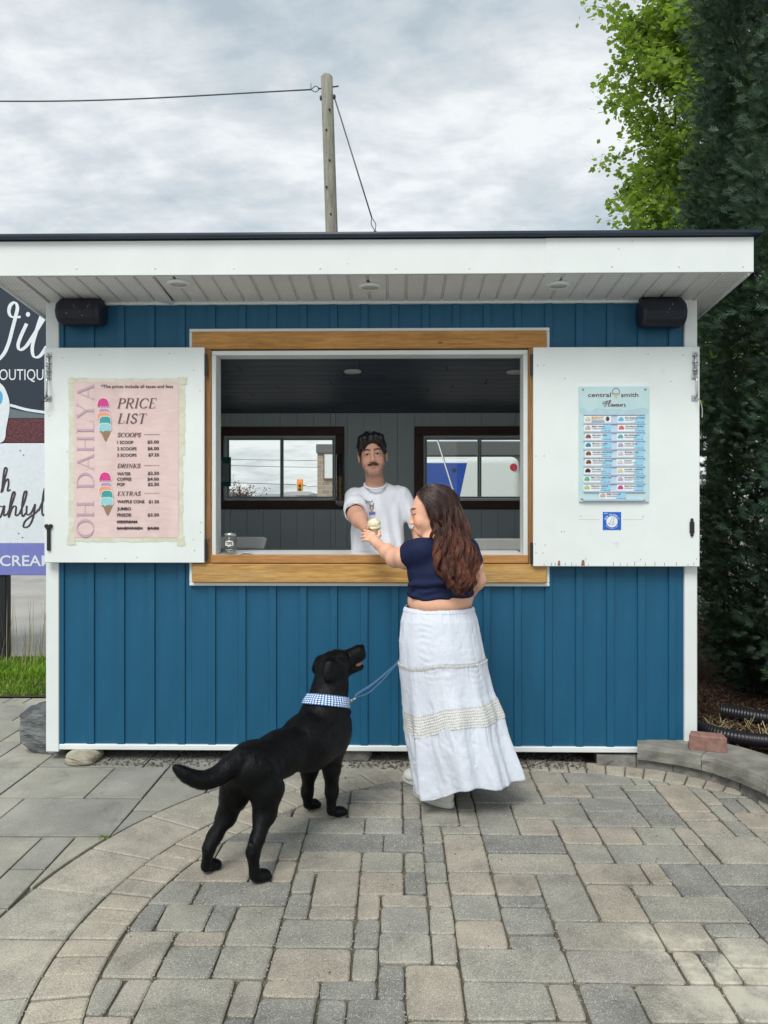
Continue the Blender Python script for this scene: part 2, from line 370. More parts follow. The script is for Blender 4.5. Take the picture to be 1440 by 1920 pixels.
def build_paving():
    random.seed(21); rest = []
    for (x, y, w, h) in fill(-1.15, 2.6, -2.86, -.04, .0905, [(4, 2), (3, 2), (2, 2), (2, 1), (1, 2), (2, 3), (2, 4), (3, 3), (1, 1)], [3.2, 3.4, 5, 3.0, 1.6, 1.3, .5, .5, .03]):
        if not in_view(x + w / 2, y + h / 2, .10):
            if x > 0 and x + w < right_limit(y + h / 2) + .02: rest.append((x, y, w, h))
            continue
        poly = [(x, y), (x + w, y), (x + w, y + h), (x, y + h)]; cx, cy = x + w / 2 - CC[0], y + h / 2 - CC[1]
        if math.hypot(cx, cy) > R1 - .4:
            for k in range(96):
                a = 2 * math.pi * k / 96; n = (math.cos(a), math.sin(a)); poly = clip(poly, n, R1 + n[0] * CC[0] + n[1] * CC[1])
                if len(poly) < 3: break
        if len(poly) < 3 or x > right_limit(y + h / 2) + .05: continue
        paver('paver', poly, PAVER)
    def ring(r0, r1, arcl, mat, name, jit):
        a = 0.0
        while a < 2 * math.pi:
            da = arcl * random.uniform(1 - jit, 1 + jit) / r1; am = a + da / 2; rm = (r0 + r1) / 2
            x, y = CC[0] + rm * math.cos(am), CC[1] + rm * math.sin(am)
            if in_view(x, y, .15) and y < .15 and x < right_limit(y) + .04:
                k = max(2, int(arcl / .1) + 1); an = [a + da * t / (k - 1) for t in range(k)]
                poly = [(CC[0] + r1 * math.cos(t), CC[1] + r1 * math.sin(t)) for t in an] + [(CC[0] + r0 * math.cos(t), CC[1] + r0 * math.sin(t)) for t in an[::-1]]
                if y < .12: paver(name, poly, mat, corner=.008)
            a += da
    ring(R1, R2, .112, EDGER, 'edge_paver', .12); ring(R2, R3, .37, BORDER, 'border_paver', .04)
    for (x, y, w, h) in fill(-3.75, -.6, -2.7, 1.42, .152, [(4, 3), (3, 3), (3, 2), (4, 2), (2, 3), (2, 2), (1, 2)], [5, 3, 3, 3, 2, 1, .02]):
        if not in_view(x + w / 2, y + h / 2, .5): continue
        if y > .02 and x > -2.12: continue
        n = 14; rect = [(x + w * t / n, y) for t in range(n)] + [(x + w, y + h * t / n) for t in range(n)] + [(x + w - w * t / n, y + h) for t in range(n)] + [(x, y + h - h * t / n) for t in range(n)]
        f = lambda p: math.hypot(p[0] - CC[0], p[1] - CC[1]) - R3
        ins = [f(p) < 0 for p in rect]
        if all(ins): continue
        if not any(ins): poly = [(x, y), (x + w, y), (x + w, y + h), (x, y + h)]
        else:
            k0 = next(i for i in range(len(rect)) if ins[i] and not ins[(i + 1) % len(rect)]); m = len(rect); poly = []
            cor = {(x, y), (x + w, y), (x + w, y + h), (x, y + h)}
            def cross(a, b):
                lo, hi = 0., 1.
                for _ in range(20):
                    t = (lo + hi) / 2; q = (a[0] + (b[0] - a[0]) * t, a[1] + (b[1] - a[1]) * t)
                    if (f(q) < 0) == (f(a) < 0): lo = t
                    else: hi = t
                return q
            s = cross(rect[k0], rect[(k0 + 1) % m]); poly.append(s); i = (k0 + 1) % m
            while not ins[i]:
                if min(abs(rect[i][0] - c[0]) + abs(rect[i][1] - c[1]) for c in cor) < 1e-6: poly.append(rect[i])
                last = i; i = (i + 1) % m
            e = cross(rect[last], rect[i]); poly.append(e)
            a0, a1 = math.atan2(e[1] - CC[1], e[0] - CC[0]), math.atan2(s[1] - CC[1], s[0] - CC[0])
            while a1 - a0 > math.pi: a1 -= 2 * math.pi
            while a1 - a0 < -math.pi: a1 += 2 * math.pi
            for t in (.25, .5, .75): poly.append((CC[0] + R3 * math.cos(a0 + (a1 - a0) * t), CC[1] + R3 * math.sin(a0 + (a1 - a0) * t)))
        paver('slab', poly, SLAB, gap=.005, corner=0, bev=.0025, z=.002)
    # the few pavers under and behind the camera, and loose chips swept into the joints
    vs, fs = [], []
    for (x, y, w, h) in rest + fill(-2.6, 2.6, -4.5, -2.87, .1085, [(3, 2), (2, 3), (2, 2), (2, 1), (1, 2)], [5, 3, 5, 3, 2]):
        k = len(vs); g = .004; b = .005
        for (d, z) in ((0, -.03), (0, -.005), (b, 0)):
            vs += [(x + g + d, y + g + d, z), (x + w - g - d, y + g + d, z), (x + w - g - d, y + h - g - d, z), (x + g + d, y + h - g - d, z)]
        fs += [(k + 4 * r_ + i, k + 4 * r_ + (i + 1) % 4, k + 4 * r_ + 4 + (i + 1) % 4, k + 4 * r_ + 4 + i) for r_ in (0, 1) for i in range(4)] + [(k + 8, k + 9, k + 10, k + 11)]
    mesh('paver_field', vs, fs, PAVER, patio)['kind'] = 'stuff'
build_paving()

def pebble_cloud(name, spots, mat, parent=None, flat=.6):
    base = V([(1, 0, 0), (-1, 0, 0), (0, 1, 0), (0, -1, 0), (0, 0, 1), (0, 0, -1)]); bf = np.array([(0, 2, 4), (2, 1, 4), (1, 3, 4), (3, 0, 4), (2, 0, 5), (1, 2, 5), (3, 1, 5), (0, 3, 5)])
    n = len(spots); s = np.asarray(spots, float); ang = RNG.uniform(0, 6.28, n); ca, sa = np.cos(ang), np.sin(ang)
    sc = s[:, 3:4] * np.c_[RNG.uniform(.7, 1.3, n), RNG.uniform(.6, 1.1, n), np.full(n, flat)]
    b = base[None] * sc[:, None, :] * RNG.uniform(.75, 1.25, (n, 6, 1)); x = b[..., 0] * ca[:, None] - b[..., 1] * sa[:, None]; y = b[..., 0] * sa[:, None] + b[..., 1] * ca[:, None]
    vs = np.stack([x, y, b[..., 2]], -1) + s[:, None, :3]
    o = mesh(name, vs.reshape(-1, 3), (bf[None] + 6 * np.arange(n)[:, None, None]).reshape(-1, 3), mat, parent); o['kind'] = 'stuff'; return o
CHIP = M('stone_chips', (.42, .40, .36), rough=.9, col2=(.70, .68, .62), scale=60, bmp=0)
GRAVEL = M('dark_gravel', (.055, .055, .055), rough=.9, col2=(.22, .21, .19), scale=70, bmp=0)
sp = []
for _ in range(9000):
    x = RNG.uniform(-1.4, 1.9); y = RNG.uniform(-2.5, -.05); u = .1085
    if math.hypot(x - CC[0], y - CC[1]) > R3: continue
    if RNG.random() < .72:      # gather along the joint lines
        u = .0905
        if RNG.random() < .5: x = -1.15 + round((x + 1.15) / u) * u + RNG.normal(0, .006)
        else: y = -2.86 + round((y + 2.86) / u) * u + RNG.normal(0, .006)
    if RNG.random() > .25 + .75 * (math.sin(x * 5.1 + 1) * math.sin(y * 4.3) > 0): continue
    sp.append((x, y, .0025, RNG.uniform(.0012, .0034)))
pebble_cloud('stone_chips', sp, CHIP); bpy.data.objects['stone_chips']['label'] = 'pale stone chips scattered over the patio joints'; bpy.data.objects['stone_chips']['category'] = 'stone chips'
sp = [(RNG.uniform(-1.9, 1.8), RNG.uniform(-2.3, -.1), .002, RNG.uniform(.0015, .004)) for _ in range(140)]
o = pebble_cloud('debris', sp, M('dark_debris', (.02, .018, .014), rough=.9, bmp=0), None, .5); tag(o, 'tiny dark specks of litter on the patio', 'debris')
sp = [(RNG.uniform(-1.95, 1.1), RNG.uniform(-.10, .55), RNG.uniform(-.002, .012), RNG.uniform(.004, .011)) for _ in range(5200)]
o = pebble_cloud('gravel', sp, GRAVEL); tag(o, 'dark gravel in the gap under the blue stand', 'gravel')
# ------------------------------------------------------------------ the stand
def wood_mat(name, c1, c2, grain='x', knots=True, rough=.62, dark=(.10, .055, .025), grey=None):
    m = bpy.data.materials.new(name); N, L, b = setup(m, rough, .35, 0)
    st = {'x': (1.2, 14, 14), 'z': (14, 14, 1.2), 'y': (14, 1.2, 14)}[grain]; mp = coords(N, L, st); mp1 = coords(N, L, (1, 1, 1))
    t = noise(N, L, mp, 2.2, 7, .65, .5); wv = noise(N, L, mp, 9, 4, .6)
    c = ramp(N, L, t.outputs[0], [(.3, c1), (.52, tuple((a + b_) / 2 for a, b_ in zip(c1, c2))), (.72, c2)])
    g = ramp(N, L, wv.outputs[0], [(.35, (.72, .68, .62)), (.6, (1.05, 1.05, 1.05))])
    out = mix(N, L, .7, c.outputs[0], g.outputs[0], 'MULTIPLY')
    if grey:
        gn = noise(N, L, mp, 1.1, 6, .6); gr = ramp(N, L, gn.outputs[0], [(.5, (0, 0, 0)), (.72, (1, 1, 1))]); gm = N.new('ShaderNodeMath'); gm.operation = 'MULTIPLY'; gm.inputs[1].default_value = .55
        L.new(gr.outputs[0], gm.inputs[0]); out = mix(N, L, gm.outputs[0], out, grey)
    if knots:
        vo = N.new('ShaderNodeTexVoronoi'); vo.inputs['Scale'].default_value = 4.5; mk = coords(N, L, {'x': (1, 2.2, 2.2), 'z': (2.2, 2.2, 1), 'y': (2.2, 1, 2.2)}[grain]); L.new(mk.outputs[0], vo.inputs[0])
        kr = ramp(N, L, vo.outputs['Distance'], [(.035, (1, 1, 1)), (.085, (0, 0, 0))]); km = N.new('ShaderNodeMath'); km.operation = 'MULTIPLY'; km.inputs[1].default_value = .8; L.new(kr.outputs[0], km.inputs[0])
        out = mix(N, L, km.outputs[0], out, dark)
    L.new(out, b.inputs['Base Color']); bump(N, L, b, wv.outputs[0], .25, .003); return m
PINE = wood_mat('pine_trim', (.36, .165, .045), (.64, .335, .100)); PINE_V = wood_mat('pine_jamb', (.24, .115, .04), (.42, .22, .075), 'z')
SILLW = wood_mat('weathered_beam', (.36, .185, .050), (.76, .46, .155), grey=(.19, .16, .10)); COUNTW = wood_mat('counter_wood', (.36, .165, .05), (.58, .31, .11))
BROWN = wood_mat('brown_casing', (.080, .050, .042), (.135, .088, .070), knots=True, dark=(.015, .01, .008)); BROWN_V = wood_mat('brown_casing_v', (.080, .050, .042), (.135, .088, .070), 'z', dark=(.015, .01, .008))
BLUE = M('blue_siding', (.0085, .096, .187), rough=.50, var=.12, scale=2.5, stretch=(3, 3, .6), bmp=.10, bscale=14, bdist=.004, spec=.35, spots=(5, .60, .22, (.022, .112, .185)))
WHITE = M('white_metal', (.74, .79, .78), rough=.45, var=.03, scale=5, bmp=.04, bscale=40, spec=.4, spots=(22, .70, .06, (.5, .52, .5)))
PAINT = M('white_painted_board', (.77, .825, .815), rough=.55, var=.045, scale=3.0, bmp=.18, bscale=130, bdist=.002, spots=(9, .68, .10, (.62, .68, .67)))
SOFFIT_BASE = (.78, .79, .79)
def soffit_mat():
    m = bpy.data.materials.new('perforated_soffit'); N, L, b = setup(m, .5, .35, 0); mp = coords(N, L, (1, 1, 1))
    vo = N.new('ShaderNodeTexVoronoi'); vo.inputs['Scale'].default_value = 72; vo.inputs['Randomness'].default_value = 0.0
    mk = coords(N, L, (1, .8, 0)); mk.inputs['Rotation'].default_value = (0, 0, R(45)); L.new(mk.outputs[0], vo.inputs[0])
    hole = ramp(N, L, vo.outputs['Distance'], [(.16, (1, 1, 1)), (.24, (0, 0, 0))]); t = noise(N, L, mp, 4, 4)
    c = ramp(N, L, t.outputs[0], [(.3, (.74, .755, .76)), (.7, (.82, .83, .83))]); km = N.new('ShaderNodeMath'); km.operation = 'MULTIPLY'; km.inputs[1].default_value = .75; L.new(hole.outputs[0], km.inputs[0])
    L.new(mix(N, L, km.outputs[0], c.outputs[0], (.20, .20, .21)), b.inputs['Base Color']); return m
SOFFIT = soffit_mat(); SOFFIT_RIB = M('soffit_rib', SOFFIT_BASE, rough=.5, var=.04, bmp=0)
ROOFM = M('roof_edge', (.022, .034, .055), rough=.38, var=.15, spec=.5, bmp=.05)
BLACKM = M('black_iron', (.012, .013, .016), rough=.45, spec=.5, bmp=.2, bscale=200)
STEEL = M('galvanised', (.50, .52, .53), rough=.38, metal=.85, var=.12, scale=40, bmp=.1)
INWALL = M('grey_panel', (.66, .74, .75), rough=.65, var=.05, scale=2, bmp=.05)
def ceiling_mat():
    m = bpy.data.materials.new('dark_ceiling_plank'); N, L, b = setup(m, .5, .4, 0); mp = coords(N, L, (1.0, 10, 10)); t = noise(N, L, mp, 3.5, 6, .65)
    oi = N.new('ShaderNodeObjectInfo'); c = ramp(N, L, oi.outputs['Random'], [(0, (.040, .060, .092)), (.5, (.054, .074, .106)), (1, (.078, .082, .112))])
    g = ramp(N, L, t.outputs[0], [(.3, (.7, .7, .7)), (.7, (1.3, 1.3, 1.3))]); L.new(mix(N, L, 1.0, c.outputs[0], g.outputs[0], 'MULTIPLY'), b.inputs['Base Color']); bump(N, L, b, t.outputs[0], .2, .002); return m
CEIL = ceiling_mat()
LAMP = M('lamp_lens', (.55, .56, .54), rough=.4, var=.03, bmp=0); FRAMEW = M('white_vinyl', (.70, .74, .73), rough=.4, var=.03, bmp=0)
FLOORM = M('floor_board', (.20, .18, .16), rough=.6, var=.15)
def glass_mat(name, tint=(1, 1, 1), rough=0.0, dirt=.0):
    m = bpy.data.materials.new(name); N, L, b = nodes_of(m); N.remove(b); out = N['Material Output']
    tr = N.new('ShaderNodeBsdfTransparent'); tr.inputs[0].default_value = (*tint, 1); gl = N.new('ShaderNodeBsdfGlossy'); gl.inputs['Roughness'].default_value = rough
    lw = N.new('ShaderNodeLayerWeight'); lw.inputs[0].default_value = .5; pw = N.new('ShaderNodeMath'); pw.operation = 'POWER'; pw.inputs[1].default_value = 4.0; L.new(lw.outputs['Facing'], pw.inputs[0])
    fr = N.new('ShaderNodeMath'); fr.operation = 'MULTIPLY_ADD'; fr.inputs[1].default_value = .75; fr.inputs[2].default_value = .04; L.new(pw.outputs[0], fr.inputs[0]); mx = N.new('ShaderNodeMixShader'); L.new(fr.outputs[0], mx.inputs[0]); L.new(tr.outputs[0], mx.inputs[1]); L.new(gl.outputs[0], mx.inputs[2])
    last = mx.outputs[0]
    if dirt:
        mp = coords(N, L, (1, 1, 1)); t = noise(N, L, mp, 130, 3, .6); r_ = ramp(N, L, t.outputs[0], [(.66, (0, 0, 0)), (.72, (dirt, dirt, dirt))]); df = N.new('ShaderNodeBsdfDiffuse'); df.inputs[0].default_value = (.85, .87, .87, 1)
        m2 = N.new('ShaderNodeMixShader'); L.new(r_.outputs[0], m2.inputs[0]); L.new(last, m2.inputs[1]); L.new(df.outputs[0], m2.inputs[2]); last = m2.outputs[0]
    L.new(last, out.inputs[0]); return m
PANE = glass_mat('window_glass', (.93, .96, .95), 0, .7)

hut = empty('ice_cream_stand', (-.15, 1.2, 0), 'blue board and batten ice cream stand with white roof fascia and open shutters', 'kiosk')
X = lambda px: P(px, 1000, 0)[0]
Z = lambda py: P(697, py, 0)[2]
XL, XR = X(89), X(1305); ZB = .07; ZT = Z(566)
OX0, OX1, OZ0, OZ1 = X(400), X(987), Z(1045), Z(660)   # the serving opening
BY = 2.45                                                # inside face of the back wall
# framing of the four walls
WOODIN = INWALL
box('wall', XL + .02, OX0, .012, .10, ZB, ZT, INWALL, hut, 0); box('wall', OX1, XR - .02, .012, .10, ZB, ZT, INWALL, hut, 0)
box('wall', OX0, OX1, .012, .10, ZB, OZ0 - .03, INWALL, hut, 0); box('wall', OX0, OX1, .012, .10, OZ1, ZT, INWALL, hut, 0)
box('wall', XL + .02, XL + .10, .101, BY + .1, ZB, 2.62, INWALL, hut, 0); box('wall', XR - .10, XR - .02, .101, BY + .1, ZB, 2.62, INWALL, hut, 0)
box('floor', XL + .101, XR - .101, .101, BY - .001, .10, .20, FLOORM, hut, 0)
# siding: steel boards, each with a raised batten along its right edge
PER = .1797; bx0 = X(348.3)
def siding_mesh(z0, z1, w):
    prof = [(0, .011), (0, 0), (w - .046, 0), (w - .043, -.012), (w - .003, -.012), (w - .0005, 0), (w - .0005, .011)]
    prof = [(a, b) for a, b in prof]; n = len(prof)
    vs = [(a, b, z0) for a, b in prof] + [(a, b, z1) for a, b in prof]
    fs = [(i, i + 1, n + i + 1, n + i) for i in range(n - 1)] + [(n - 1, 0, n, 2 * n - 1)] + [tuple(range(n - 1, -1, -1)), tuple(range(n, 2 * n))]
    me = bpy.data.meshes.new('siding_board'); me.from_pydata(vs, [], fs); me.update(); me.materials.append(BLUE); return me
def siding_row(z0, z1, xa, xb):
    full = siding_mesh(z0, z1, PER)
    k0 = math.floor((xa - bx0) / PER); k = k0
    while True:
        x1 = bx0 + (k + 1) * PER; x0 = x1 - PER
        if x0 >= xb - .01: break
        a, b = max(x0, xa), min(x1, xb)
        if b - a > .02:
            if b - a > PER - 1e-4:
                o = bpy.data.objects.new('siding_board', full); COL.objects.link(o); o.location = (x0, 0, 0); o.parent = hut; o.matrix_parent_inverse = Matrix.Translation(-Vector(hut.location))
            elif x0 < xa - 1e-4:
                me = siding_mesh(z0, z1, b - a); o = bpy.data.objects.new('siding_board', me); COL.objects.link(o); o.location = (a, 0, 0); o.parent = hut; o.matrix_parent_inverse = Matrix.Translation(-Vector(hut.location))
            else: box('siding_board', a, b, -.001, .011, z0, z1, BLUE, hut, 0)
        k += 1
z_tr0, z_tr1 = Z(1407), Z(1397)
siding_row(z_tr1 - .004, Z(571), X(112), X(357) + .004); siding_row(z_tr1 - .004, Z(571), X(1029) - .004, X(1282))
siding_row(z_tr1 - .004, Z(1098) + .004, X(357) + .0045, X(1029) - .0045); siding_row(Z(617) - .004, Z(571), X(357) + .0045, X(1029) - .0045)
# white trims and corner posts
box('corner_post', XL, X(113), -.022, .011, Z(1411), ZT + .03, WHITE, hut, .004); box('corner_post', X(1281), XR, -.022, .011, Z(1400), ZT + .03, WHITE, hut, .004)
box('corner_post', XL, XL + .019, .0115, .09, Z(1411), ZT, WHITE, hut, .003); box('corner_post', XR - .019, XR, .0115, .09, Z(1400), ZT, WHITE, hut, .003)
box('base_trim', X(113) + .001, X(1281) - .001, -.020, .010, z_tr0, z_tr1, WHITE, hut, .004)
box('top_trim', X(113) + .001, X(1281) - .001, -.022, .010, Z(571), Z(562), WHITE, hut, .003)
box('side_siding', XL + .001, XL + .018, .092, BY + .12, .10, 2.6, BLUE, hut, .003); box('side_siding', XR - .018, XR - .001, .092, BY + .12, .10, 2.6, BLUE, hut, .003)
wx0, wx1, wz0, wz1 = X(357), X(1029), Z(1098), Z(617); t_ = .02
box('opening_trim', wx0, wx1, -.026, .010, wz1 - t_, wz1, WHITE, hut, .003); box('opening_trim', wx0, wx1, -.026, .010, wz0, wz0 + t_, WHITE, hut, .003)
box('opening_trim', wx0, wx0 + t_, -.025, .0095, wz0 + t_ + .0005, wz1 - t_ - .0005, WHITE, hut, .003); box('opening_trim', wx1 - t_, wx1, -.025, .0095, wz0 + t_ + .0005, wz1 - t_ - .0005, WHITE, hut, .003)
# timber round the opening
ix0, ix1 = wx0 + t_ + .001, wx1 - t_ - .001
box('header_board', ix0, ix1, -.045, .011, Z(656), wz1 - t_ - .001, PINE, hut, .004)
box('sill_beam', ix0, ix1, -.050, .011, wz0 + t_ + .001, Z(1056), SILLW, hut, .005)
box('jamb_board', ix0, OX0 - .004, -.042, .011, Z(1056) + .001, Z(656) - .001, PINE_V, hut, .003); box('jamb_board', OX1 + .004, ix1, -.042, .011, Z(1056) + .001, Z(656) - .001, PINE_V, hut, .003)
jw = .022
box('jamb_liner', OX0 - .0035, OX0 + jw, -.03, .099, Z(1042), OZ1 - jw - .0005, FRAMEW, hut, .002); box('jamb_liner', OX1 - jw, OX1 + .0035, -.03, .099, Z(1042), OZ1 - jw - .0005, FRAMEW, hut, .002)
box('jamb_liner', OX0 - .0035, OX1 + .0035, -.03, .099, OZ1 - jw, OZ1 + .004, FRAMEW, hut, .002)
ctop = Z(1039.5)
box('counter_edge', OX0 - .004, OX1 + .004, -.052, -.012, Z(1055), ctop, COUNTW, hut, .004)
box('counter_top', OX0 - .004, OX1 + .004, -.0115, .40, ctop - .028, ctop - .001, M('white_counter', (.78, .79, .78), rough=.3, var=.02, bmp=0), hut, .003)
# roof: fascia, drip edge, slab and soffit, all sloping gently to the back
FY = -.42; SL = .10; zf = 2.744
rxl, rxr = XL - .125, XR + .122
zs = lambda y: zf - SL * (y - FY)
def sloped(name, x0, x1, y0, y1, a0, a1, mat, parent=hut):
    vs = [(x, y, zs(y) + a) for a in (a0, a1) for (x, y) in ((x0, y0), (x1, y0), (x1, y1), (x0, y1))]
    return mesh(name, vs, [(3, 2, 1, 0), (4, 5, 6, 7), (0, 1, 5, 4), (1, 2, 6, 5), (2, 3, 7, 6), (3, 0, 4, 7)], mat, parent)
xj = P(1022, 480, FY)[0]; fh = .185
fa = box('fascia', rxl, xj + .02, FY - .012, FY, zf, zf + fh, WHITE, hut, .002); fb = box('fascia', xj, rxr + .012, FY - .0155, FY - .0125, zf + .001, zf + fh, WHITE, hut, .0008)
box('fascia', xj + .021, rxr + .011, FY - .012, FY, zf, zf + fh - .001, WHITE, hut, 0)
for px in (143, 290, 438, 600, 742, 880, 1147, 1273, 1393):
    q = P(px, 503 if px < 1022 else 500, FY - .016); v, f = lathe([(.0001, -.003), (.0035, -.002), (.0045, .001)], (q[0], FY - (.0125 if px < 1022 else .0158), q[2]), 8, 1); mesh('screw', v, f, STEEL, fa if px < 1022 else fb)
sloped('fascia', rxr, rxr + .012, FY + .0005, BY + .3, .001, fh, WHITE); sloped('fascia', rxl - .012, rxl, FY - .012, BY + .3, .001, fh, WHITE)
sloped('roof_sheet', rxl - .03, rxr + .045, FY - .034, BY + .34, fh + .004, fh + .030, ROOFM)
v, f = tube([(rxl - .03, FY - .034, zf + fh + .019), (rxr + .045, FY - .034, zf + fh + .019)], .0145, 10); mesh('drip_edge', v, f, ROOFM, hut, True)
sloped('roof_core', rxl + .001, rxr - .001, FY + .001, BY + .29, .03, fh - .004, M('roof_core', (.3, .25, .2)))
# soffit: narrow perforated boards with a rib between them, plus a lengthwise strip at each end
sxl, sxr = X(90) + .02, X(1303) - .02; wS = .1035; n = int((sxr - sxl) / wS); wS = (sxr - sxl) / n
for i in range(n):
    x0 = sxl + i * wS; lift = .014 if i == 6 else 0
    vs = []; prof = [(0, .014), (.010, .014), (.017, 0), (wS - .003, 0), (wS, .014)]
    dip = [0, 0, 0, 0, 0]
    for y, e in ((FY + .001, 0), (-.005, lift)): vs += [(x0 + a, y, zs(y) + b - e * (a > .03)) for a, b in prof]
    m_ = len(prof); o = mesh('soffit_board', vs, [(j, m_ + j, m_ + j + 1, j + 1) for j in range(m_ - 1)], SOFFIT, hut)
for (xa, xb) in ((rxl + .004, sxl - .012), (sxr + .012, rxr - .004)):
    y = FY + .001; k = 0
    while y < BY:
        sloped('soffit_board', xa, xb, y, y + .098, 0, .006, SOFFIT); y += .1035
sloped('soffit_rib', sxl - .0115, sxl - .0005, FY + .001, BY, -.006, .01, SOFFIT_RIB); sloped('soffit_rib', sxr + .0005, sxr + .0115, FY + .001, BY, -.006, .01, SOFFIT_RIB)
sloped('soffit_rib', rxr - .012, rxr - .0005, FY + .002, BY, -.012, -.0005, SOFFIT_RIB); sloped('soffit_rib', rxl + .0005, rxl + .012, FY + .002, BY, -.012, -.0005, SOFFIT_RIB)
for (px, py) in ((335, 531), (694, 537), (1047, 534)):
    r_ = ray(px, py); t = (zf - SL * (-CAMD - FY) - CAMH) / (r_[2] + SL * r_[1]); q = _C + r_ * t
    v, f = lathe([(.045, .004), (.066, .004), (.066, -.004), (.058, -.011), (.047, -.012), (.044, -.006)], (q[0], q[1], zs(q[1])), 28); li = mesh('downlight', v, f, WHITE, hut, True)
    v, f = lathe([(.0435, .003), (.0435, -.0085), (.0001, -.0095)], (q[0], q[1], zs(q[1])), 24); mesh('lens', v, f, LAMP, li, True)
# ceiling inside: dark planks and two flush lamps
zc = lambda y: np.interp(y, [.1, BY], [2.52, P(700, 775, BY)[2]])
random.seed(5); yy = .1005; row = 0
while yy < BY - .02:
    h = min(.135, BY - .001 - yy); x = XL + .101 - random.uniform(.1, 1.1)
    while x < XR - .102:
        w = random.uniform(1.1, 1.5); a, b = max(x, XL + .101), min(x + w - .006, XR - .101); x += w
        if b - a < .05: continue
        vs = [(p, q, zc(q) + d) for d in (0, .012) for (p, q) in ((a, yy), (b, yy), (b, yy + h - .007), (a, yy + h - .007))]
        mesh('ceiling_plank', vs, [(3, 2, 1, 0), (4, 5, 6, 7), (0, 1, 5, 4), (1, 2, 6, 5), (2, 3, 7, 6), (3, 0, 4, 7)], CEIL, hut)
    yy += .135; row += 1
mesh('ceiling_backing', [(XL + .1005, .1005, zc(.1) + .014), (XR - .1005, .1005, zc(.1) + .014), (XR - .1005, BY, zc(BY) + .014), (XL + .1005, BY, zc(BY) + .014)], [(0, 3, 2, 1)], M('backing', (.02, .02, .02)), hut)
for (px, py) in ((661, 696), (966, 697)):
    s = (zc(BY) - zc(.1)) / (BY - .1); r_ = ray(px, py); t = (zc(.1) - CAMH + s * (-CAMD - .1)) / (r_[2] - s * r_[1]); q = _C + r_ * t
    v, f = lathe([(.0001, -.012), (.055, -.012), (.062, -.006), (.064, .004)], (q[0], q[1], zc(q[1])), 28); mesh('ceiling_lamp', v, f, M('lamp_white', (.75, .76, .74), rough=.5, var=.02, bmp=0), hut, True)
# back wall with its two sliding windows
Xb = lambda px: P(px, 880, BY)[0]
Zb = lambda py: P(720, py, BY)[2]
wins = ((Xb(420), Xb(629), Zb(938), Zb(817)), (Xb(794), Xb(1003), Zb(938), Zb(817)))
zt = 2.6; xs = [XL + .101, wins[0][0], wins[0][1], wins[1][0], wins[1][1], XR - .101]
def panel(x0, x1, z0, z1):      # tongue and groove lining: single boards
    k = math.ceil((x1 - x0) / .152); w = .152; x = math.floor(x0 / w) * w
    while x < x1:
        a, b = max(x, x0), min(x + w, x1)
        if b - a > .004: box('lining_board', a + .0012, b - .0012, BY, BY + .02, z0, z1, INWALL, hut, .0015)
        x += w
for i in range(5):
    if i % 2 == 0: panel(xs[i], xs[i + 1], .2, zt - .12)
    else:
        w_ = wins[i // 2]; panel(xs[i], xs[i + 1], .2, w_[2]); panel(xs[i], xs[i + 1], w_[3], zt - .12)
for (a, b, c, d) in ((XL + .02, wins[0][0], ZB, zt), (wins[0][1], wins[1][0], ZB, zt), (wins[1][1], XR - .02, ZB, zt), (wins[0][0], wins[0][1], ZB, wins[0][2]), (wins[0][0], wins[0][1], wins[0][3], zt), (wins[1][0], wins[1][1], ZB, wins[1][2]), (wins[1][0], wins[1][1], wins[1][3], zt)):
    box('wall', a, b, BY + .021, BY + .12, c, d, INWALL, hut, 0)
for (x0, x1, z0, z1) in wins:
    w = box('window', x0 + .001, x1 - .001, BY + .02, BY + .11, z1 - .016, z1 - .001, FRAMEW, hut, .002)
    cw = .082
    box('casing', x0 - cw, x1 + cw, BY - .022, BY - .001, z1 + .001, z1 + cw, BROWN, w, .003); box('casing', x0 - cw, x1 + cw, BY - .022, BY - .001, z0 - cw, z0 - .001, BROWN, w, .003)
    box('casing', x0 - cw, x0 - .001, BY - .021, BY - .001, z0, z1, BROWN_V, w, .003); box('casing', x1 + .001, x1 + cw, BY - .021, BY - .001, z0, z1, BROWN_V, w, .003)
    box('frame', x0 + .001, x1 - .001, BY + .02, BY + .11, z0 + .001, z0 + .016, FRAMEW, w, .002)
    box('frame', x0 + .001, x0 + .016, BY + .021, BY + .109, z0 + .0165, z1 - .0165, FRAMEW, w, .002); box('frame', x1 - .016, x1 - .001, BY + .021, BY + .109, z0 + .0165, z1 - .0165, FRAMEW, w, .002)
    xm = (x0 + x1) / 2 + .01; sash = .017
    for (a, b, y) in ((x0 + .017, xm + .017, BY + .05), (xm - .017, x1 - .017, BY + .072)):
        for (p, q, r_, s) in ((a, b, z0 + .017, z0 + .017 + sash), (a, b, z1 - .017 - sash, z1 - .017), (a, a + sash, z0 + .0175 + sash, z1 - .0175 - sash), (b - sash, b, z0 + .0175 + sash, z1 - .0175 - sash)):
            box('sash', p, q, y, y + .02, r_, s, M('sash_vinyl', (.36, .42, .40), rough=.4, bmp=0), w, .002)
        mesh('pane', [(a + sash, y + .01, z0 + .017 + sash), (b - sash, y + .01, z0 + .017 + sash), (b - sash, y + .01, z1 - .017 - sash), (a + sash, y + .01, z1 - .017 - sash)], [(0, 1, 2, 3)], PANE, w)
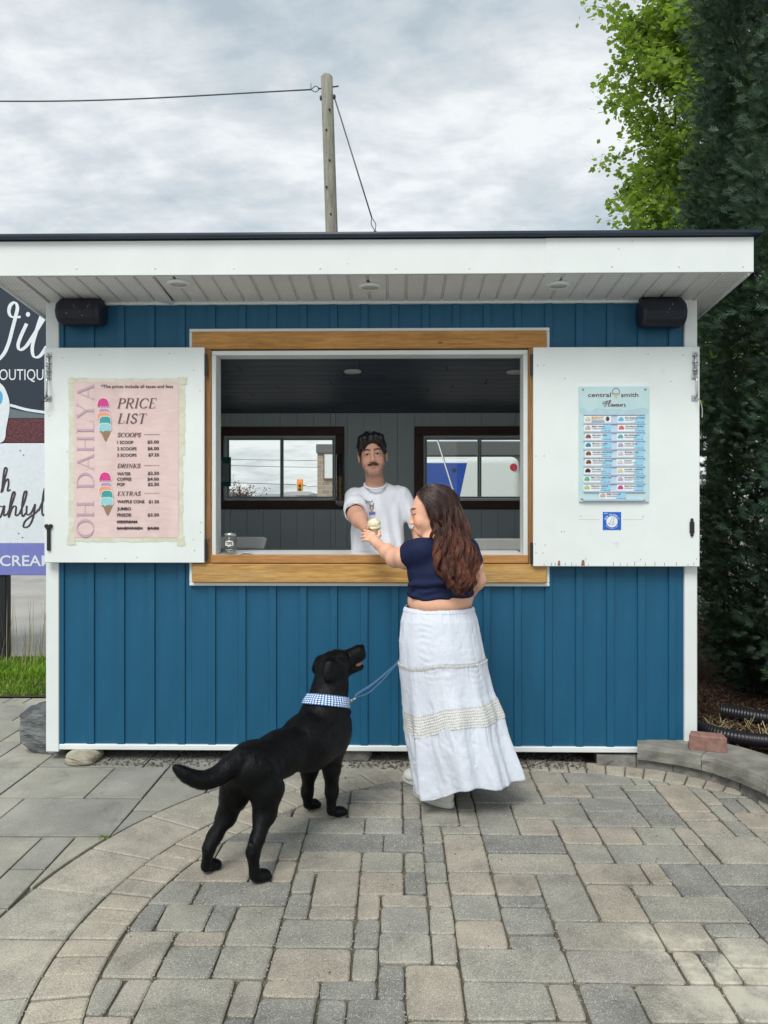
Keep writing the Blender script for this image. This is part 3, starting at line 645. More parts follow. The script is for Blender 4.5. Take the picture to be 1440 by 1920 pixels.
# shutters folded back against the wall, with their ironmongery
SY = -.072; WORN = M('bare_edge', (.32, .14, .08), rough=.8)
def shutter(px0, px1, py0, py1, side):
    a = P(px0, py1, SY); b = P(px1, py0, SY); s = box('shutter', a[0], b[0], SY, SY + .019, a[2], b[2], PAINT, hut, .003)
    xo, xi = (a[0], b[0]) if side < 0 else (b[0], a[0])          # outer edge, hinge edge
    for z in (b[2] - .10, a[2] + .075):                            # strap hinges
        h = box('hinge', min(xi, xi - side * .016), max(xi, xi - side * .016), SY + .004, SY + .012, z - .062, z + .062, BLACKM, s, .002)
    for (z, L_) in ((b[2] - .09, .125),):                          # barrel bolt
        c = xo - side * .028
        box('bolt', c - .016, c + .016, SY - .004, SY - .0005, z - L_ / 2, z + L_ / 2, STEEL, s, .001)
        v1 = tube([(c, SY - .013, z - L_ / 2 - .012), (c, SY - .013, z + L_ / 2 - .01)], .0055, 10); parts = [v1]
        for dz in (-.045, 0, .04): parts.append(tube([(c - .013, SY - .004, z + dz), (c - .008, SY - .018, z + dz), (c + .008, SY - .018, z + dz), (c + .013, SY - .004, z + dz)], .005, 6))
        parts.append(tube([(c, SY - .013, z - .02), (c + side * .004, SY - .04, z - .022)], .004, 8)); v, f = join(parts); mesh('bolt', v, f, STEEL, s, True)
    z = b[2] - .235; c = xo - side * .028                          # pull handle
    parts = [tube(spline([(c, SY - .002, z + .062), (c, SY - .03, z + .045), (c - side * .003, SY - .036, z), (c, SY - .03, z - .045), (c, SY - .002, z - .062)], 6), .0065, 8)]
    v, f = join(parts); h = mesh('handle', v, f, STEEL, s, True)
    for dz in (.062, -.062): box('plate', c - .02, c + .016, SY - .003, SY - .0004, z + dz - .016, z + dz + .016, STEEL, h, .002)
    return s, a, b
shl, la, lb = shutter(83, 383, 651, 1055, -1); shr, ra, rb = shutter(1000, 1312, 650, 1062, 1)
# wire twisted round the left handle, cord hanging from the right one
c = la[0] + .028; z = lb[2] - .30
parts = [tube(spline([(c - .012, SY - .03, z + .02), (c + .012, SY - .045, z + .01), (c - .012, SY - .04, z), (c + .014, SY - .045, z - .008), (c - .02, SY - .03, z - .02), (c - .045, SY - .035, z - .025)], 6), .0022, 5), tube(spline([(c, SY - .04, z), (c - .015, SY - .05, z - .02), (c - .03, SY - .04, z - .055)], 6), .0022, 5), tube(spline([(c + .005, SY - .04, z + .01), (c - .02, SY - .05, z), (c - .03, SY - .045, z - .03)], 5), .0018, 5)]
v, f = join(parts); mesh('wire_tie', v, f, BLACKM, shl, True)
c = rb[0] - .028; z = rb[2] - .30; v, f = tube(spline([(c, SY - .04, z), (c + .02, SY - .03, z - .02), (c + .034, SY - .02, z - .06), (c + .036, SY - .015, z - .11)], 6), .003, 6); mesh('cord', v, f, M('cord', (.45, .42, .36)), shr, True)
# black latches lower down: heart-headed bar on the left, spade plate on the right
q = P(92, 1005, SY); hp = []
for t in np.linspace(0, 2 * math.pi, 26, endpoint=False):
    hx, hz = 16 * math.sin(t) ** 3, 13 * math.cos(t) - 5 * math.cos(2 * t) - 2 * math.cos(3 * t) - math.cos(4 * t); hp.append((q[0] + hx * .0015, q[2] + .052 + hz * .0015))
n = len(hp); vs = [(x, SY - .0005, z) for x, z in hp] + [(x, SY - .010, z) for x, z in hp]; fs = [tuple(range(n, 2 * n))[::-1]] + [(i, (i + 1) % n, n + (i + 1) % n, n + i)[::-1] for i in range(n)]
b2 = box_bm(q[0] - .009, q[0] + .011, SY - .013, SY - .0006, q[2] - .085, q[2] + .05, .003); o = mesh('latch', vs, fs, BLACKM, shl); from_bm('latch', b2, BLACKM, shl)
v, f = lathe([(.0001, -.008), (.008, -.006), (.010, 0)], (q[0] + .002, SY - .010, q[2] + .048), 12, 1); mesh('stud', v, f, BLACKM, o)
q = P(1297, 989, SY); pr = [(0, .055), (.009, .045), (.007, .036), (.013, .03), (.013, -.03), (.007, -.036), (.009, -.045), (0, -.055)]; pts = [(q[0] + a, q[2] + b) for a, b in pr] + [(q[0] - a, q[2] + b) for a, b in pr[::-1][1:-1]]
n = len(pts); vs = [(x, SY - .0005, z) for x, z in pts] + [(x, SY - .007, z) for x, z in pts]; fs = [tuple(range(n, 2 * n))] + [(i, n + i, n + (i + 1) % n, (i + 1) % n) for i in range(n)]
mesh('latch', vs, fs, BLACKM, shr)
# nail heads and chipped paint on the shutters
def dots(px_list, Y, r_, mat, parent, name):
    for (px, py) in px_list:
        q = P(px, py, Y); v, f = lathe([(.0001, -.0015), (r_, -.001), (r_, .0004)], (q[0], Y, q[2]), 7, 1); mesh(name, v, f, mat, parent)
NAIL = plain('nail', (.14, .14, .13), .6)
dots([(126, 847), (188, 666), (318, 663), (363, 694), (375, 733), (92, 780), (377, 980), (376, 998), (362, 1012), (365, 1032), (197, 1047), (257, 1045), (117, 671)], SY, .0028, NAIL, shl, 'nail')
dots([(1008, 685), (1020, 685), (1215, 664), (1281, 666), (1005, 855), (1020, 855), (1053, 997), (1058, 997), (1004, 1020), (1022, 1022), (1005, 1037), (1018, 1037), (1201, 1049), (1306, 1048), (1098, 1048), (1089, 968), (1206, 969), (1059, 710), (1258, 715)], SY, .0028, NAIL, shr, 'nail')
random.seed(3)
def chips(xs, y0, Y, parent):
    parts = []
    for (px, w, h) in xs:
        parts = []; x = px; pts = [(x - w / 2, y0), (x + w / 2, y0), (x + w * .42, y0 - h * .8), (x + w * .15, y0 - h), (x - w * .3, y0 - h * .85)]; parts.append(poly2d(pts))
        print2d('chipped_paint', parts, Y, WORN, parent)
chips([(1048, 5, 10), (1093, 7, 11)], 1060.5, SY - .0012, shr)
chips([(px, 1.0, random.uniform(3, 9)) for px in (1020, 1034, 1041, 1060, 1072, 1080, 1103, 1150, 1163, 1176, 1190, 1210, 1228, 1246, 1268, 1290, 1301)], 1060.5, SY - .0010, shr)
# ------------------------------------------------------------------ speakers under the eaves
SPK = M('speaker_shell', (.016, .020, .034), rough=.55, var=.25, scale=14, bmp=.3, bscale=220, bdist=.002, spec=.4, spots=(26, .70, .04, (.16, .18, .22)))
GRILLE = M('speaker_grille', (.010, .013, .022), rough=.6, var=.2, bmp=.6, bscale=400, bdist=.002)
def speaker(px0, px1, py0, py1, flip, label):
    Y = -.135; a = P(px0, py1, Y); b = P(px1, py0, Y); cx = (a[0] + b[0]) / 2; w = (b[0] - a[0]) / 2; z0, z1 = a[2], b[2] - .018
    root = empty('loudspeaker', (cx, -.06, z1), label, 'speaker', 'black speakers under the eaves')
    prof = []; h = (z1 - z0)      # side outline: bulging front, tapering back; swept across, with rounded ends
    outline = [(-.005, 1), (-.055, .97), (-.085, .80), (-.098, .5), (-.088, .2), (-.06, .03), (-.01, 0), (.045, .12), (.055, .5), (.045, .9)]
    secs = [(-1, .62), (-.97, .80), (-.88, .95), (-.72, 1), (.72, 1), (.88, .97), (.97, .88), (1, .74)]
    if flip: secs = [(-u, s) for u, s in secs[::-1]]
    n = len(outline); vs = []
    for u, s in secs:
        for (y, t) in outline: vs.append((cx + u * w, -.055 + y * (.6 + .4 * s), z0 + h * (.5 + (t - .5) * s)))
    m = len(secs); fs = [(i * n + k, i * n + (k + 1) % n, (i + 1) * n + (k + 1) % n, (i + 1) * n + k) for i in range(m - 1) for k in range(n)] + [tuple(range(n - 1, -1, -1)), tuple(range((m - 1) * n, m * n))]
    c = mesh('cabinet', vs, fs, SPK, root, True)
    vs = []; us = (-.80, .80); go = [(-.0895, .80), (-.1025, .5), (-.0925, .2), (-.075, .09)]
    for u in us:
        for (y, t) in go: vs.append((cx + u * w, -.055 + y, z0 + h * t))
    mesh('grille', vs, [(i, i + 1, 4 + i + 1, 4 + i) for i in range(3)], GRILLE, c)
    pts = [(cx - w * .86, -.05, z0 + h * .6), (cx - w * .88, -.05, z1 + .012), (cx - w * .70, -.05, z1 + .026), (cx + w * .70, -.05, z1 + .026), (cx + w * .88, -.05, z1 + .012), (cx + w * .86, -.05, z0 + h * .6)]
    parts = [tube([(p[0], p[1] - .02, p[2]) for p in pts], .007, 6), tube([(p[0], p[1] + .015, p[2]) for p in pts], .007, 6)]
    bm = box_bm(cx - w * .80, cx + w * .80, -.075, -.03, z1 + .006, z1 + .030, .006); from_bm('bracket', bm, SPK, root)
    bm = box_bm(cx - w * .5, cx + w * .5, -.03, -.0005, z1 - .03, z1 + .024, .004); from_bm('wall_mount', bm, SPK, root)
    for s in (-1, 1):
        bm = box_bm(cx + s * w * .90 - .005, cx + s * w * .90 + .005, -.08, -.035, z0 + h * .45, z1 + .010, .003); from_bm('bracket_arm', bm, SPK, root)
        v, f = lathe([(.0001, -.006), (.012, -.005), (.014, .004)], (0, 0, 0), 14); v = [(cx + s * (w * .90 + .006 - a_[2]), -.056 + a_[0], z0 + h * .52 + a_[1]) for a_ in v]; mesh('knob', v, f, SPK, root)
    for k in range(9 if not flip else 3):
        q = (cx + random.uniform(-.6, .7) * w, z0 + h * random.uniform(.25, .75))
        v, f = lathe([(.0001, -.0006), (random.uniform(.002, .004), 0)], (q[0], -.055 - .1015 + abs(q[1] - z0 - h * .5) * .10, q[1]), 8, 1); mesh('splash', v, f, plain('dried_splash', (.20, .22, .27), .8), c)
speaker(103, 186, 550, 607, False, 'dusty black loudspeaker above the shutter with the price list')
speaker(1205, 1289, 550, 611, True, 'black loudspeaker above the shutter with the flavour board')

# ------------------------------------------------------------------ price poster
def S_(pts): return spline(pts, 6)
GLY = {  # skeleton capitals, 1 unit high: strokes (points, weight), advance; K thick, h hairline, c contrasted
 'A': ([([(.06, 0), (.40, 1)], 'h'), ([(.40, 1), (.74, 0)], 'K'), ([(.17, .34), (.60, .34)], 'h'), ([(-.02, 0), (.16, 0)], 'h'), ([(.62, 0), (.86, 0)], 'h')], .84),
 'C': ([(arc(.42, .5, .40, .5, 40, 320, 24) * [1, 1], 'c'), ([(.74, .68), (.74, .9)], 'h')], .80),
 'D': ([([(.14, 0), (.14, 1)], 'K'), (S_([(0, 1), (.3, 1), (.62, .86), (.76, .5), (.62, .14), (.3, 0), (0, 0)]), 'c')], .84),
 'E': ([([(.14, 0), (.14, 1)], 'K'), ([(0, 1), (.60, 1), (.60, .8)], 'h'), ([(0, 0), (.62, 0), (.62, .22)], 'h'), ([(.14, .52), (.46, .52)], 'h')], .68),
 'F': ([([(.14, 0), (.14, 1)], 'K'), ([(0, 1), (.60, 1), (.60, .8)], 'h'), ([(.14, .52), (.46, .52)], 'h')], .62),
 'H': ([([(.14, 0), (.14, 1)], 'K'), ([(.68, 0), (.68, 1)], 'K'), ([(.14, .52), (.68, .52)], 'h'), ([(0, 0), (.28, 0)], 'h'), ([(0, 1), (.28, 1)], 'h'), ([(.54, 0), (.82, 0)], 'h'), ([(.54, 1), (.82, 1)], 'h')], .86),
 'I': ([([(.14, 0), (.14, 1)], 'K'), ([(0, 0), (.28, 0)], 'h'), ([(0, 1), (.28, 1)], 'h')], .36),
 'K': ([([(.14, 0), (.14, 1)], 'K'), ([(.14, .42), (.66, 1)], 'h'), ([(.30, .58), (.68, 0)], 'K'), ([(0, 0), (.28, 0)], 'h'), ([(0, 1), (.28, 1)], 'h'), ([(.54, 1), (.78, 1)], 'h'), ([(.56, 0), (.80, 0)], 'h')], .80),
 'L': ([([(.14, 0), (.14, 1)], 'K'), ([(0, 0), (.60, 0), (.60, .26)], 'h'), ([(0, 1), (.28, 1)], 'h')], .66),
 'N': ([([(.12, 0), (.12, 1)], 'h'), ([(.12, 1), (.70, 0)], 'K'), ([(.70, 0), (.70, 1)], 'h'), ([(0, 0), (.24, 0)], 'h'), ([(0, 1), (.14, 1)], 'h'), ([(.58, 1), (.82, 1)], 'h')], .86),
 'O': ([(arc(.42, .5, .40, .5, 0, 360, 36), 'c')], .88),
 'P': ([([(.14, 0), (.14, 1)], 'K'), (S_([(0, 1), (.3, 1), (.56, .92), (.62, .75), (.54, .56), (.3, .48), (.14, .48)]), 'c'), ([(0, 0), (.30, 0)], 'h')], .68),
 'R': ([([(.14, 0), (.14, 1)], 'K'), (S_([(0, 1), (.3, 1), (.56, .92), (.62, .75), (.54, .56), (.3, .50), (.14, .50)]), 'c'), ([(.36, .50), (.64, .02), (.76, 0)], 'K'), ([(0, 0), (.30, 0)], 'h')], .80),
 'S': ([(S_([(.50, .80), (.38, .97), (.22, .97), (.08, .86), (.08, .68), (.26, .54), (.44, .42), (.52, .22), (.40, .05), (.22, .02), (.07, .14), (.04, .26)]), 's')], .60),
 'T': ([([(.36, 0), (.36, 1)], 'K'), ([(.02, .8), (.02, 1), (.70, 1), (.70, .8)], 'h'), ([(.22, 0), (.50, 0)], 'h')], .74),
 'X': ([([(.08, 1), (.66, 0)], 'K'), ([(.08, 0), (.66, 1)], 'h'), ([(0, 1), (.22, 1)], 'h'), ([(.54, 1), (.78, 1)], 'h'), ([(0, 0), (.2, 0)], 'h'), ([(.52, 0), (.78, 0)], 'h')], .80),
 'Y': ([([(.06, 1), (.38, .46)], 'K'), ([(.70, 1), (.38, .46)], 'h'), ([(.38, 0), (.38, .48)], 'K'), ([(-.02, 1), (.2, 1)], 'h'), ([(.58, 1), (.80, 1)], 'h'), ([(.24, 0), (.52, 0)], 'h')], .80),
}
for g in ('C', 'O'): pass
def didone(word, x0, x1, yb, cap, K=.16, h=.045, slant=.0, rot=False):
    """high-contrast capitals from pixel x0 to x1 on baseline yb; rot: reads upward, x0 = bottom pixel y, x1 = top, yb = baseline pixel x"""
    parts = []; adv = 0; tot = sum(GLY[c][1] for c in word if c != ' ') + .5 * word.count(' ') + .10 * (len(word) - 1)
    for ch in word:
        if ch == ' ': adv += .5; continue
        for pts, w in GLY[ch][0]:
            p = np.asarray(pts, float).copy()
            if ch in 'CO' or (ch == 'D' and w == 'c'): pass
            if len(p) == 2: p = np.array([p[0] + (p[1] - p[0]) * t for t in np.linspace(0, 1, 4)])
            q = np.c_[p[:, 0] + adv + slant * p[:, 1], -p[:, 1]]
            if w == 'K': s = stroke_shape(q, K)
            elif w == 'h': s = stroke_shape(q, h)
            elif w == 's': s = stroke_shape(q, K * 1.1, h * 1.6, nib=-math.radians(35))
            else: s = stroke_shape(q, K * 1.1, h)
            parts.append(s)
        adv += GLY[ch][1] + .10
    v, f = join2d(parts); sx = (x1 - x0) / tot
    if rot: v = np.c_[yb + v[:, 1] * cap, x0 + v[:, 0] * sx]
    else: v = np.c_[x0 + v[:, 0] * sx, yb + v[:, 1] * cap]
    return v, f
PY = SY - .004
def poster_mat():
    m = bpy.data.materials.new('pink_poster'); N, L, b = setup(m, .42, .4, 0); mp = coords(N, L, (1, 1, 1)); t = noise(N, L, mp, 6, 3, .5, 1.2); t2 = noise(N, L, coords(N, L, (3, 1, 9)), 2.5, 3, .5, .8)
    c = ramp(N, L, t.outputs[0], [(.3, (.70, .525, .505)), (.7, (.78, .61, .585))]); L.new(c.outputs[0], b.inputs['Base Color']); bump(N, L, b, t2.outputs[0], .22, .012); return m
INK = plain('poster_ink', (.045, .035, .04), .6); BRN = plain('title_ink', (.13, .085, .085), .6); MAUVE = plain('mauve_ink', (.54, .365, .47), .6)
q = P(237, 1010, PY); poster = empty('price_poster', (q[0], PY, q[2]), 'pink price list poster taped to the left white shutter', 'poster')
TAPE = M('yellowed_tape', (.60, .60, .44), rough=.35, var=.10, scale=18, col2=(.72, .73, .62), bmp=.6, bscale=45, bdist=.004, spec=.6)
def wavy_sheet(name, x0, x1, y0, y1, Y, mat, parent, amp=.0012, nx=14, ny=20, jag=0.0):
    vs = []; random.seed(hash(name) % 1000 + int(x0)); ph = [random.uniform(0, 6) for _ in range(6)]
    for j in range(ny + 1):
        for i in range(nx + 1):
            s, t = i / nx, j / ny; px = x0 + (x1 - x0) * s + (random.uniform(-jag, jag) if i in (0, nx) else 0); py = y0 + (y1 - y0) * t + (random.uniform(-jag, jag) if j in (0, ny) else 0)
            w = amp * (math.sin(5 * s + 7 * t + ph[0]) + math.sin(11 * t - 4 * s + ph[1]) + .6 * math.sin(9 * s + 15 * t + ph[2])); p = P(px, py, Y); vs.append((p[0], Y - .0005 - abs(w), p[2]))
    fs = [(j * (nx + 1) + i, j * (nx + 1) + i + 1, (j + 1) * (nx + 1) + i + 1, (j + 1) * (nx + 1) + i)[::-1] for j in range(ny) for i in range(nx)]
    return mesh(name, vs, fs, mat, parent, True)
for (a, b, c, d) in ((128, 345, 709, 719), (130, 344, 1005, 1016), (129, 141, 713, 1018), (334, 347, 712, 855), (334, 343, 852, 1012)): wavy_sheet('tape', a, b, c, d, SY - .0006, TAPE, poster, .0003, 6 if b - a < 20 else 20, 6 if d - c < 20 else 24, 1.2)
for (a, b, c, d) in ((126, 142, 1003, 1022), (332, 346, 1004, 1023), (333, 350, 707, 722), (128, 140, 708, 720)): wavy_sheet('tape', a, b, c, d, SY - .0016, TAPE, poster, .0006, 6, 6, 1.6)
sheet = wavy_sheet('sheet', 139, 335, 716, 1008, SY - .0022, poster_mat(), poster, .0004)
TY = PY - .0022
def put(name, parts, mat, parent=sheet, Y=TY): return print2d(name, parts, Y, mat, parent)
put('lettering', [didone('OH DAHLYA', 1006, 716, 175.5, 31, K=.115, h=.022, rot=True)], MAUVE)
put('lettering', [didone('PRICE', 219.5, 291, 765, 18, K=.135, h=.05, slant=.22)], BRN); put('lettering', [didone('LIST', 220, 272, 793.5, 18, K=.135, h=.05, slant=.22)], BRN)
for w, x1, yb in (('SCOOPS', 263.5, 819), ('DRINKS', 262.5, 877), ('EXTRAS', 263, 929)):
    put('lettering', [didone(w, 220, x1, yb, 7.4, K=.19, h=.09, slant=.2)], BRN); put('rule', [poly2d([(270, yb - 4.8), (299, yb - 4.8), (299, yb - 4.1), (270, yb - 4.1)])], BRN)
put('lettering', [text_shape('*The prices include all taxes and fees', 189.5, 324.5, 727.3, 6.2, .012)], INK)
for s, x1, yb in (('1 SCOOP', 250, 832), ('2 SCOOPS', 256, 844), ('3 SCOOPS', 256, 856), ('WATER', 245.3, 891), ('COFFEE', 246.4, 901), ('POP', 233.8, 911), ('WAFFLE CONE', 270.8, 943.2), ('JUMBO', 245.3, 956.6), ('FREEZIE', 246, 968.2)):
    put('lettering', [text_shape(s, 219.5, x1, yb, 5.8, .026)], INK)
for s, x0, yb in (('$5.00', 276.3, 831.3), ('$6.00', 276.6, 843.5), ('$7.25', 278, 855.3), ('$2.50', 277, 890), ('$4.00', 276.2, 900.8), ('$2.50', 277, 910.6), ('$1.50', 278.6, 943.3), ('$3.50', 276.6, 968)):
    put('lettering', [text_shape(s, x0, 298, yb, 5.8, .026)], INK)
for s, x0, x1, yb in (('ICECREAM', 219.5, 257, 981), ('SANDWHICH', 219.3, 266.8, 993), ('$4.00', 276.4, 297.8, 993)):
    put('lettering', [text_shape(s, x0, x1, yb, 5.6, .02)], INK); put('strike_through', [poly2d([(x0 - .5, yb - 3.6), (x1 + .5, yb - 3.8), (x1 + .5, yb - 2.0), (x0 - .5, yb - 1.8)])], INK, Y=TY - .0008)
def scoop_cone(ox, oy, s=1.0):
    def blob(cx, cy, w, h, n, top='flat'):
        p = [(cx - w, cy), (cx - w * .9, cy - h * .7), (cx - w * .5, cy - h), (cx + w * .5, cy - h), (cx + w * .9, cy - h * .7), (cx + w, cy)]
        for k in range(n):
            a0 = cx + w - 2 * w * k / n; a1 = cx + w - 2 * w * (k + 1) / n; r_ = (a0 - a1) / 2
            p += [((a0 + a1) / 2 + r_ * math.cos(t), cy + h * .55 * math.sin(t) * random.uniform(.7, 1.2)) for t in np.linspace(0, math.pi, 5)[1:-1]]
        return np.array(p)
    L_ = [(0, 0, 10.2, 14, (.66, .055, .27)), (1.5, 13, 10, 7, (.47, .30, .50)), (.6, 22, 12.2, 9, (.80, .36, .23)), (3.6, 32, 10.6, 11, (.06, .34, .36)), (3.2, 44, 11.8, 10, (.30, .62, .64))]
    wh = plain('print_white', (.80, .78, .76), .6)
    for k, (dx, dy, w, h, c) in enumerate(L_):
        random.seed(k); p = blob(ox + dx, oy + dy, w, h, 4)
        if k == 0: p = np.vstack([arc(ox, oy - 3, 10.2, 10.5, 180, 0, 16), blob(ox + dx, oy + dy, 11.4, 5, 4)[5:], [(ox - 11.4, oy)]])
        ctr = p.mean(0); put('print', [poly2d(ctr + (p - ctr) * 1.09)], wh, Y=TY - .0003 * k); put('print', [poly2d(p)], plain('scoop_print_%d' % k, c, .6), Y=TY - .00015 - .0003 * k)
    cx = ox + 4.5; put('print', [poly2d([(cx - 9, oy + 49.5), (cx + 9.2, oy + 49.5), (cx + 1.6, oy + 66), (cx, oy + 68), (cx - 1.6, oy + 66)])], plain('cone_print', (.32, .20, .12), .6))
scoop_cone(193.4, 760); scoop_cone(197, 899)

# ------------------------------------------------------------------ flavour board
BY_ = SY - .012
a = P(1086, 941, BY_); b = P(1217, 724, BY_); fboard = empty('flavour_board', ((a[0] + b[0]) / 2, SY, a[2]), 'pale blue ice cream flavour board screwed to the right white shutter', 'sign')
def sky_print():
    m = bpy.data.materials.new('pale_blue_board'); N, L, b = setup(m, .3, .45, 0); mp = coords(N, L, (1, 1, 1)); t = noise(N, L, mp, 9, 5); c = ramp(N, L, t.outputs[0], [(.3, (.46, .655, .68)), (.7, (.54, .72, .735))]); L.new(c.outputs[0], b.inputs['Base Color']); return m
bsheet = box('board', a[0], b[0], BY_, SY - .001, a[2], b[2], sky_print(), fboard, .0015)
FYy = BY_ - .0012; MAR = plain('maroon_ink', (.16, .03, .06), .6); DK = plain('dark_ink', (.06, .03, .05), .6)
def putf(name, parts, mat, Y=FYy, parent=bsheet): return print2d(name, parts, Y, mat, parent)
hill = [(1086.5, 772)]
random.seed(2)
for k in range(18): hill.append((1087 + k * 7.55, 771 - random.uniform(0, 7)))
hill += [(1216, 772), (1216, 775), (1086.5, 775)]; putf('print', [poly2d(hill)], plain('pale_hills', (.42, .60, .64), .5), BY_ - .0006)
putf('lettering', [text_shape('central', 1102.5, 1145.5, 744, 8.0, .012)], MAR); putf('lettering', [text_shape('smith', 1164.5, 1197, 744, 8.0, .012)], MAR)
putf('print', [stroke_shape(np.vstack([arc(1155, 736, 7.2, 8.2, -10, 190, 18), [(1149, 739), (1152, 737.5), (1155, 739), (1158, 737.5), (1161, 739), (1162.1, 737.4)]]), .9)], DK)
putf('print', [poly2d([(1150, 739.5), (1160.5, 739.5), (1155.3, 748)])], plain('cone_yellow', (.62, .52, .28), .6))
fl = [[(1135, 752.5), (1131, 754), (1130.5, 757), (1133, 757.5), (1138, 752), (1146, 751)], [(1139, 752), (1137.5, 757), (1134.5, 762), (1132, 760.5)], [(1134, 756.5), (1139, 756)], [(1141, 759), (1145, 752), (1143.5, 751), (1141, 757), (1141.5, 762), (1144, 760)],
      [(1149, 758), (1146.5, 757.5), (1145.5, 760), (1147.5, 762), (1149.5, 758), (1149.3, 761.5), (1151.5, 760)], [(1151.5, 757.5), (1152.5, 761.8), (1155, 757.5)], [(1158, 757.5), (1155.7, 759), (1156.7, 762), (1159, 760), (1158, 757.5)], [(1160.5, 757.5), (1160.5, 761.5), (1163, 761), (1164, 757.5), (1164, 761.8)], [(1166, 757.5), (1166.3, 762), (1166.5, 759), (1168.5, 757.5)], [(1173, 757.7), (1170.3, 758), (1171.5, 760), (1172.8, 761.5), (1170, 762)]]
putf('lettering', [stroke_shape(spline(s, 5), 1.35, .8) for s in fl], MAR)
def card_mat(name, c): return plain(name, c, .35)
CARDW = plain('card_white', (.80, .83, .84), .35); CARDB = plain('card_blue', (.30, .60, .80), .35); RAIL = plain('rail', (.44, .54, .68), .3); GAPM = plain('slot', (.50, .64, .76), .3)
def bcard(cx0, cy0, cx1, cy1): return 1080 + cx0 / 6.74, 715 + cy0 / 6.74, 1080 + cx1 / 6.74, 715 + cy1 / 6.74
def rect2(x0, y0, x1, y1): return poly2d([(x0, y1), (x1, y1), (x1, y0), (x0, y0)])
rows = [436, 545, 655, 763, 870, 978, 1087, 1192, 1299]
names = [('BIGFOOT', 'Blue Raspberry Sorbet'), ('Maple Walnut', 'Strawberry Sorbet'), ('Espresso Flake', 'Blue Bubblegum'), ('Monster Cookie', 'Cotton Candy'), ('Chocolate Salty Caramel', 'Birthday Cake'), ('Peanut Butter Chocolate', 'Coconut'), ('Chocolate', 'Lavender Lemonade'), ('Mint Chocolate Chip', "Strawberries 'N' Cream"), ('Pistachio Almond', 'Black Sweet Cherry')]
cols = [((.62, .55, .42), (.12, .42, .72)), ((.50, .42, .36), (.62, .13, .14)), ((.22, .09, .06), (.07, .42, .45)), ((.03, .22, .36), (.42, .33, .58)), ((.20, .08, .03), (.50, .53, .57)), ((.17, .06, .03), (.58, .60, .60)), ((.055, .014, .012), (.66, .58, .36)), ((.10, .45, .25), (.50, .36, .52)), ((.40, .56, .20), (.50, .06, .24))]
x0, y0, x1, y1 = bcard(103, 412, 868, 1404); putf('backing', [rect2(x0, y0, x1, y1)], GAPM, BY_ - .0006)
def scoop2d(cx, cy, r_):
    p = list(arc(cx, cy, r_, r_ * 1.0, 0, 180, 12)) + [(cx - r_ * 1.1, cy + r_ * .3), (cx - r_ * .5, cy + r_ * .55), (cx, cy + r_ * .35), (cx + r_ * .5, cy + r_ * .55), (cx + r_ * 1.1, cy + r_ * .25)]; return poly2d(p)
def card(cx0, cy0, nm, c, big=False):
    x0, y0, x1, y1 = bcard(cx0, cy0, cx0 + 342, cy0 + 86); A = P(x0, y1, BY_ - .003); B = P(x1, y0, BY_ - .003)
    cd = box('flavour_card', A[0], B[0], BY_ - .0035, BY_ - .0008, A[2], B[2], CARDW, fboard, .0004); Y = BY_ - .0046
    def pc(name, parts, mat, dy=0): return print2d(name, parts, Y - dy, mat, cd)
    if nm == 'BIGFOOT':
        pc('lettering', [text_shape('BIGFOOT', x0 + 14, x0 + 36.5, y0 + 6.5, 5.2, .03)], plain('orange_ink', (.62, .30, .05), .6)); pc('print', [rect2(x0 + 14, y0 + 8, x0 + 38, y0 + 12.4)], plain('teal_mauve', (.33, .42, .50), .5)); pc('print', [disc2d(x0 + 44, y0 + 5.5, 3.4, 4.4)], plain('dark_blob', (.07, .07, .08), .6))
    else:
        w = (x1 - x0); pc('print', [poly2d([(x0 + w * .62, y1 - .3), (x1 - .3, y1 - .3), (x1 - .3, y0 + .3), (x0 + w * .72, y0 + .3)])], CARDB)
        tw = min(w * .74, 2.0 * len(nm)); pc('lettering', [text_shape(nm, x0 + 14.5, x0 + 14.5 + tw, y0 + 4.9, 3.1, .012, .25)], DK, .0006)
        random.seed(nm); pc('small_print', [rect2(x0 + 14.5, y0 + 6.9 + 1.2 * k, x0 + 14.5 + random.uniform(13, 28), y0 + 7.4 + 1.2 * k) for k in range(2)], plain('fine_print', (.16, .26, .36), .6), .0006)
        pc('small_print', [rect2(x1 - 13, y1 - 1.6, x1 - 8, y1 - 1.0), rect2(x1 - 5.5, y1 - 1.6, x1 - 1, y1 - 1.0)], plain('fine_print', (.16, .26, .36), .6), .0006)
    pc('print', [scoop2d(x0 + 7, y0 + 7.0, 4.8)], plain('scoop_' + nm.replace(' ', '_'), c, .6), .0006); pc('print', [disc2d(x0 + 5.4, y0 + 5.2, 1.3, .9)], plain('scoop_hi_' + nm.replace(' ', '_'), tuple(min(.9, t * 1.5 + .04) for t in c), .6), .0010)
for k, ry in enumerate(rows):
    sx = [0, 0, 6, 6, 8, 10, 0, -10, -10][k]
    x0, y0, x1, y1 = bcard(95, ry + 88, 870, ry + 106); A = P(x0, y1, BY_); B = P(x1, y0, BY_); box('rail', A[0], B[0], BY_ - .007, BY_ - .0008, A[2], B[2], RAIL, fboard, .001)
    card(103 + sx, ry, names[k][0], cols[k][0]); card(523 - [0, -4, 8, 6, 6, 12, 8, 8, 8][k], ry, names[k][1], cols[k][1])
x0, y0, x1, y1 = bcard(95, 410, 870, 430); A = P(x0, y1, BY_); B = P(x1, y0, BY_); box('rail', A[0], B[0], BY_ - .007, BY_ - .0008, A[2], B[2], RAIL, fboard, .001)
x0, y0, x1, y1 = bcard(90, 1488, 850, 1512); A = P(x0, y1, BY_); B = P(x1, y0, BY_); box('rail', A[0], B[0], BY_ - .007, BY_ - .0008, A[2], B[2], RAIL, fboard, .001)
card(292, 1400, 'Salty Caramel', (.48, .42, .36))
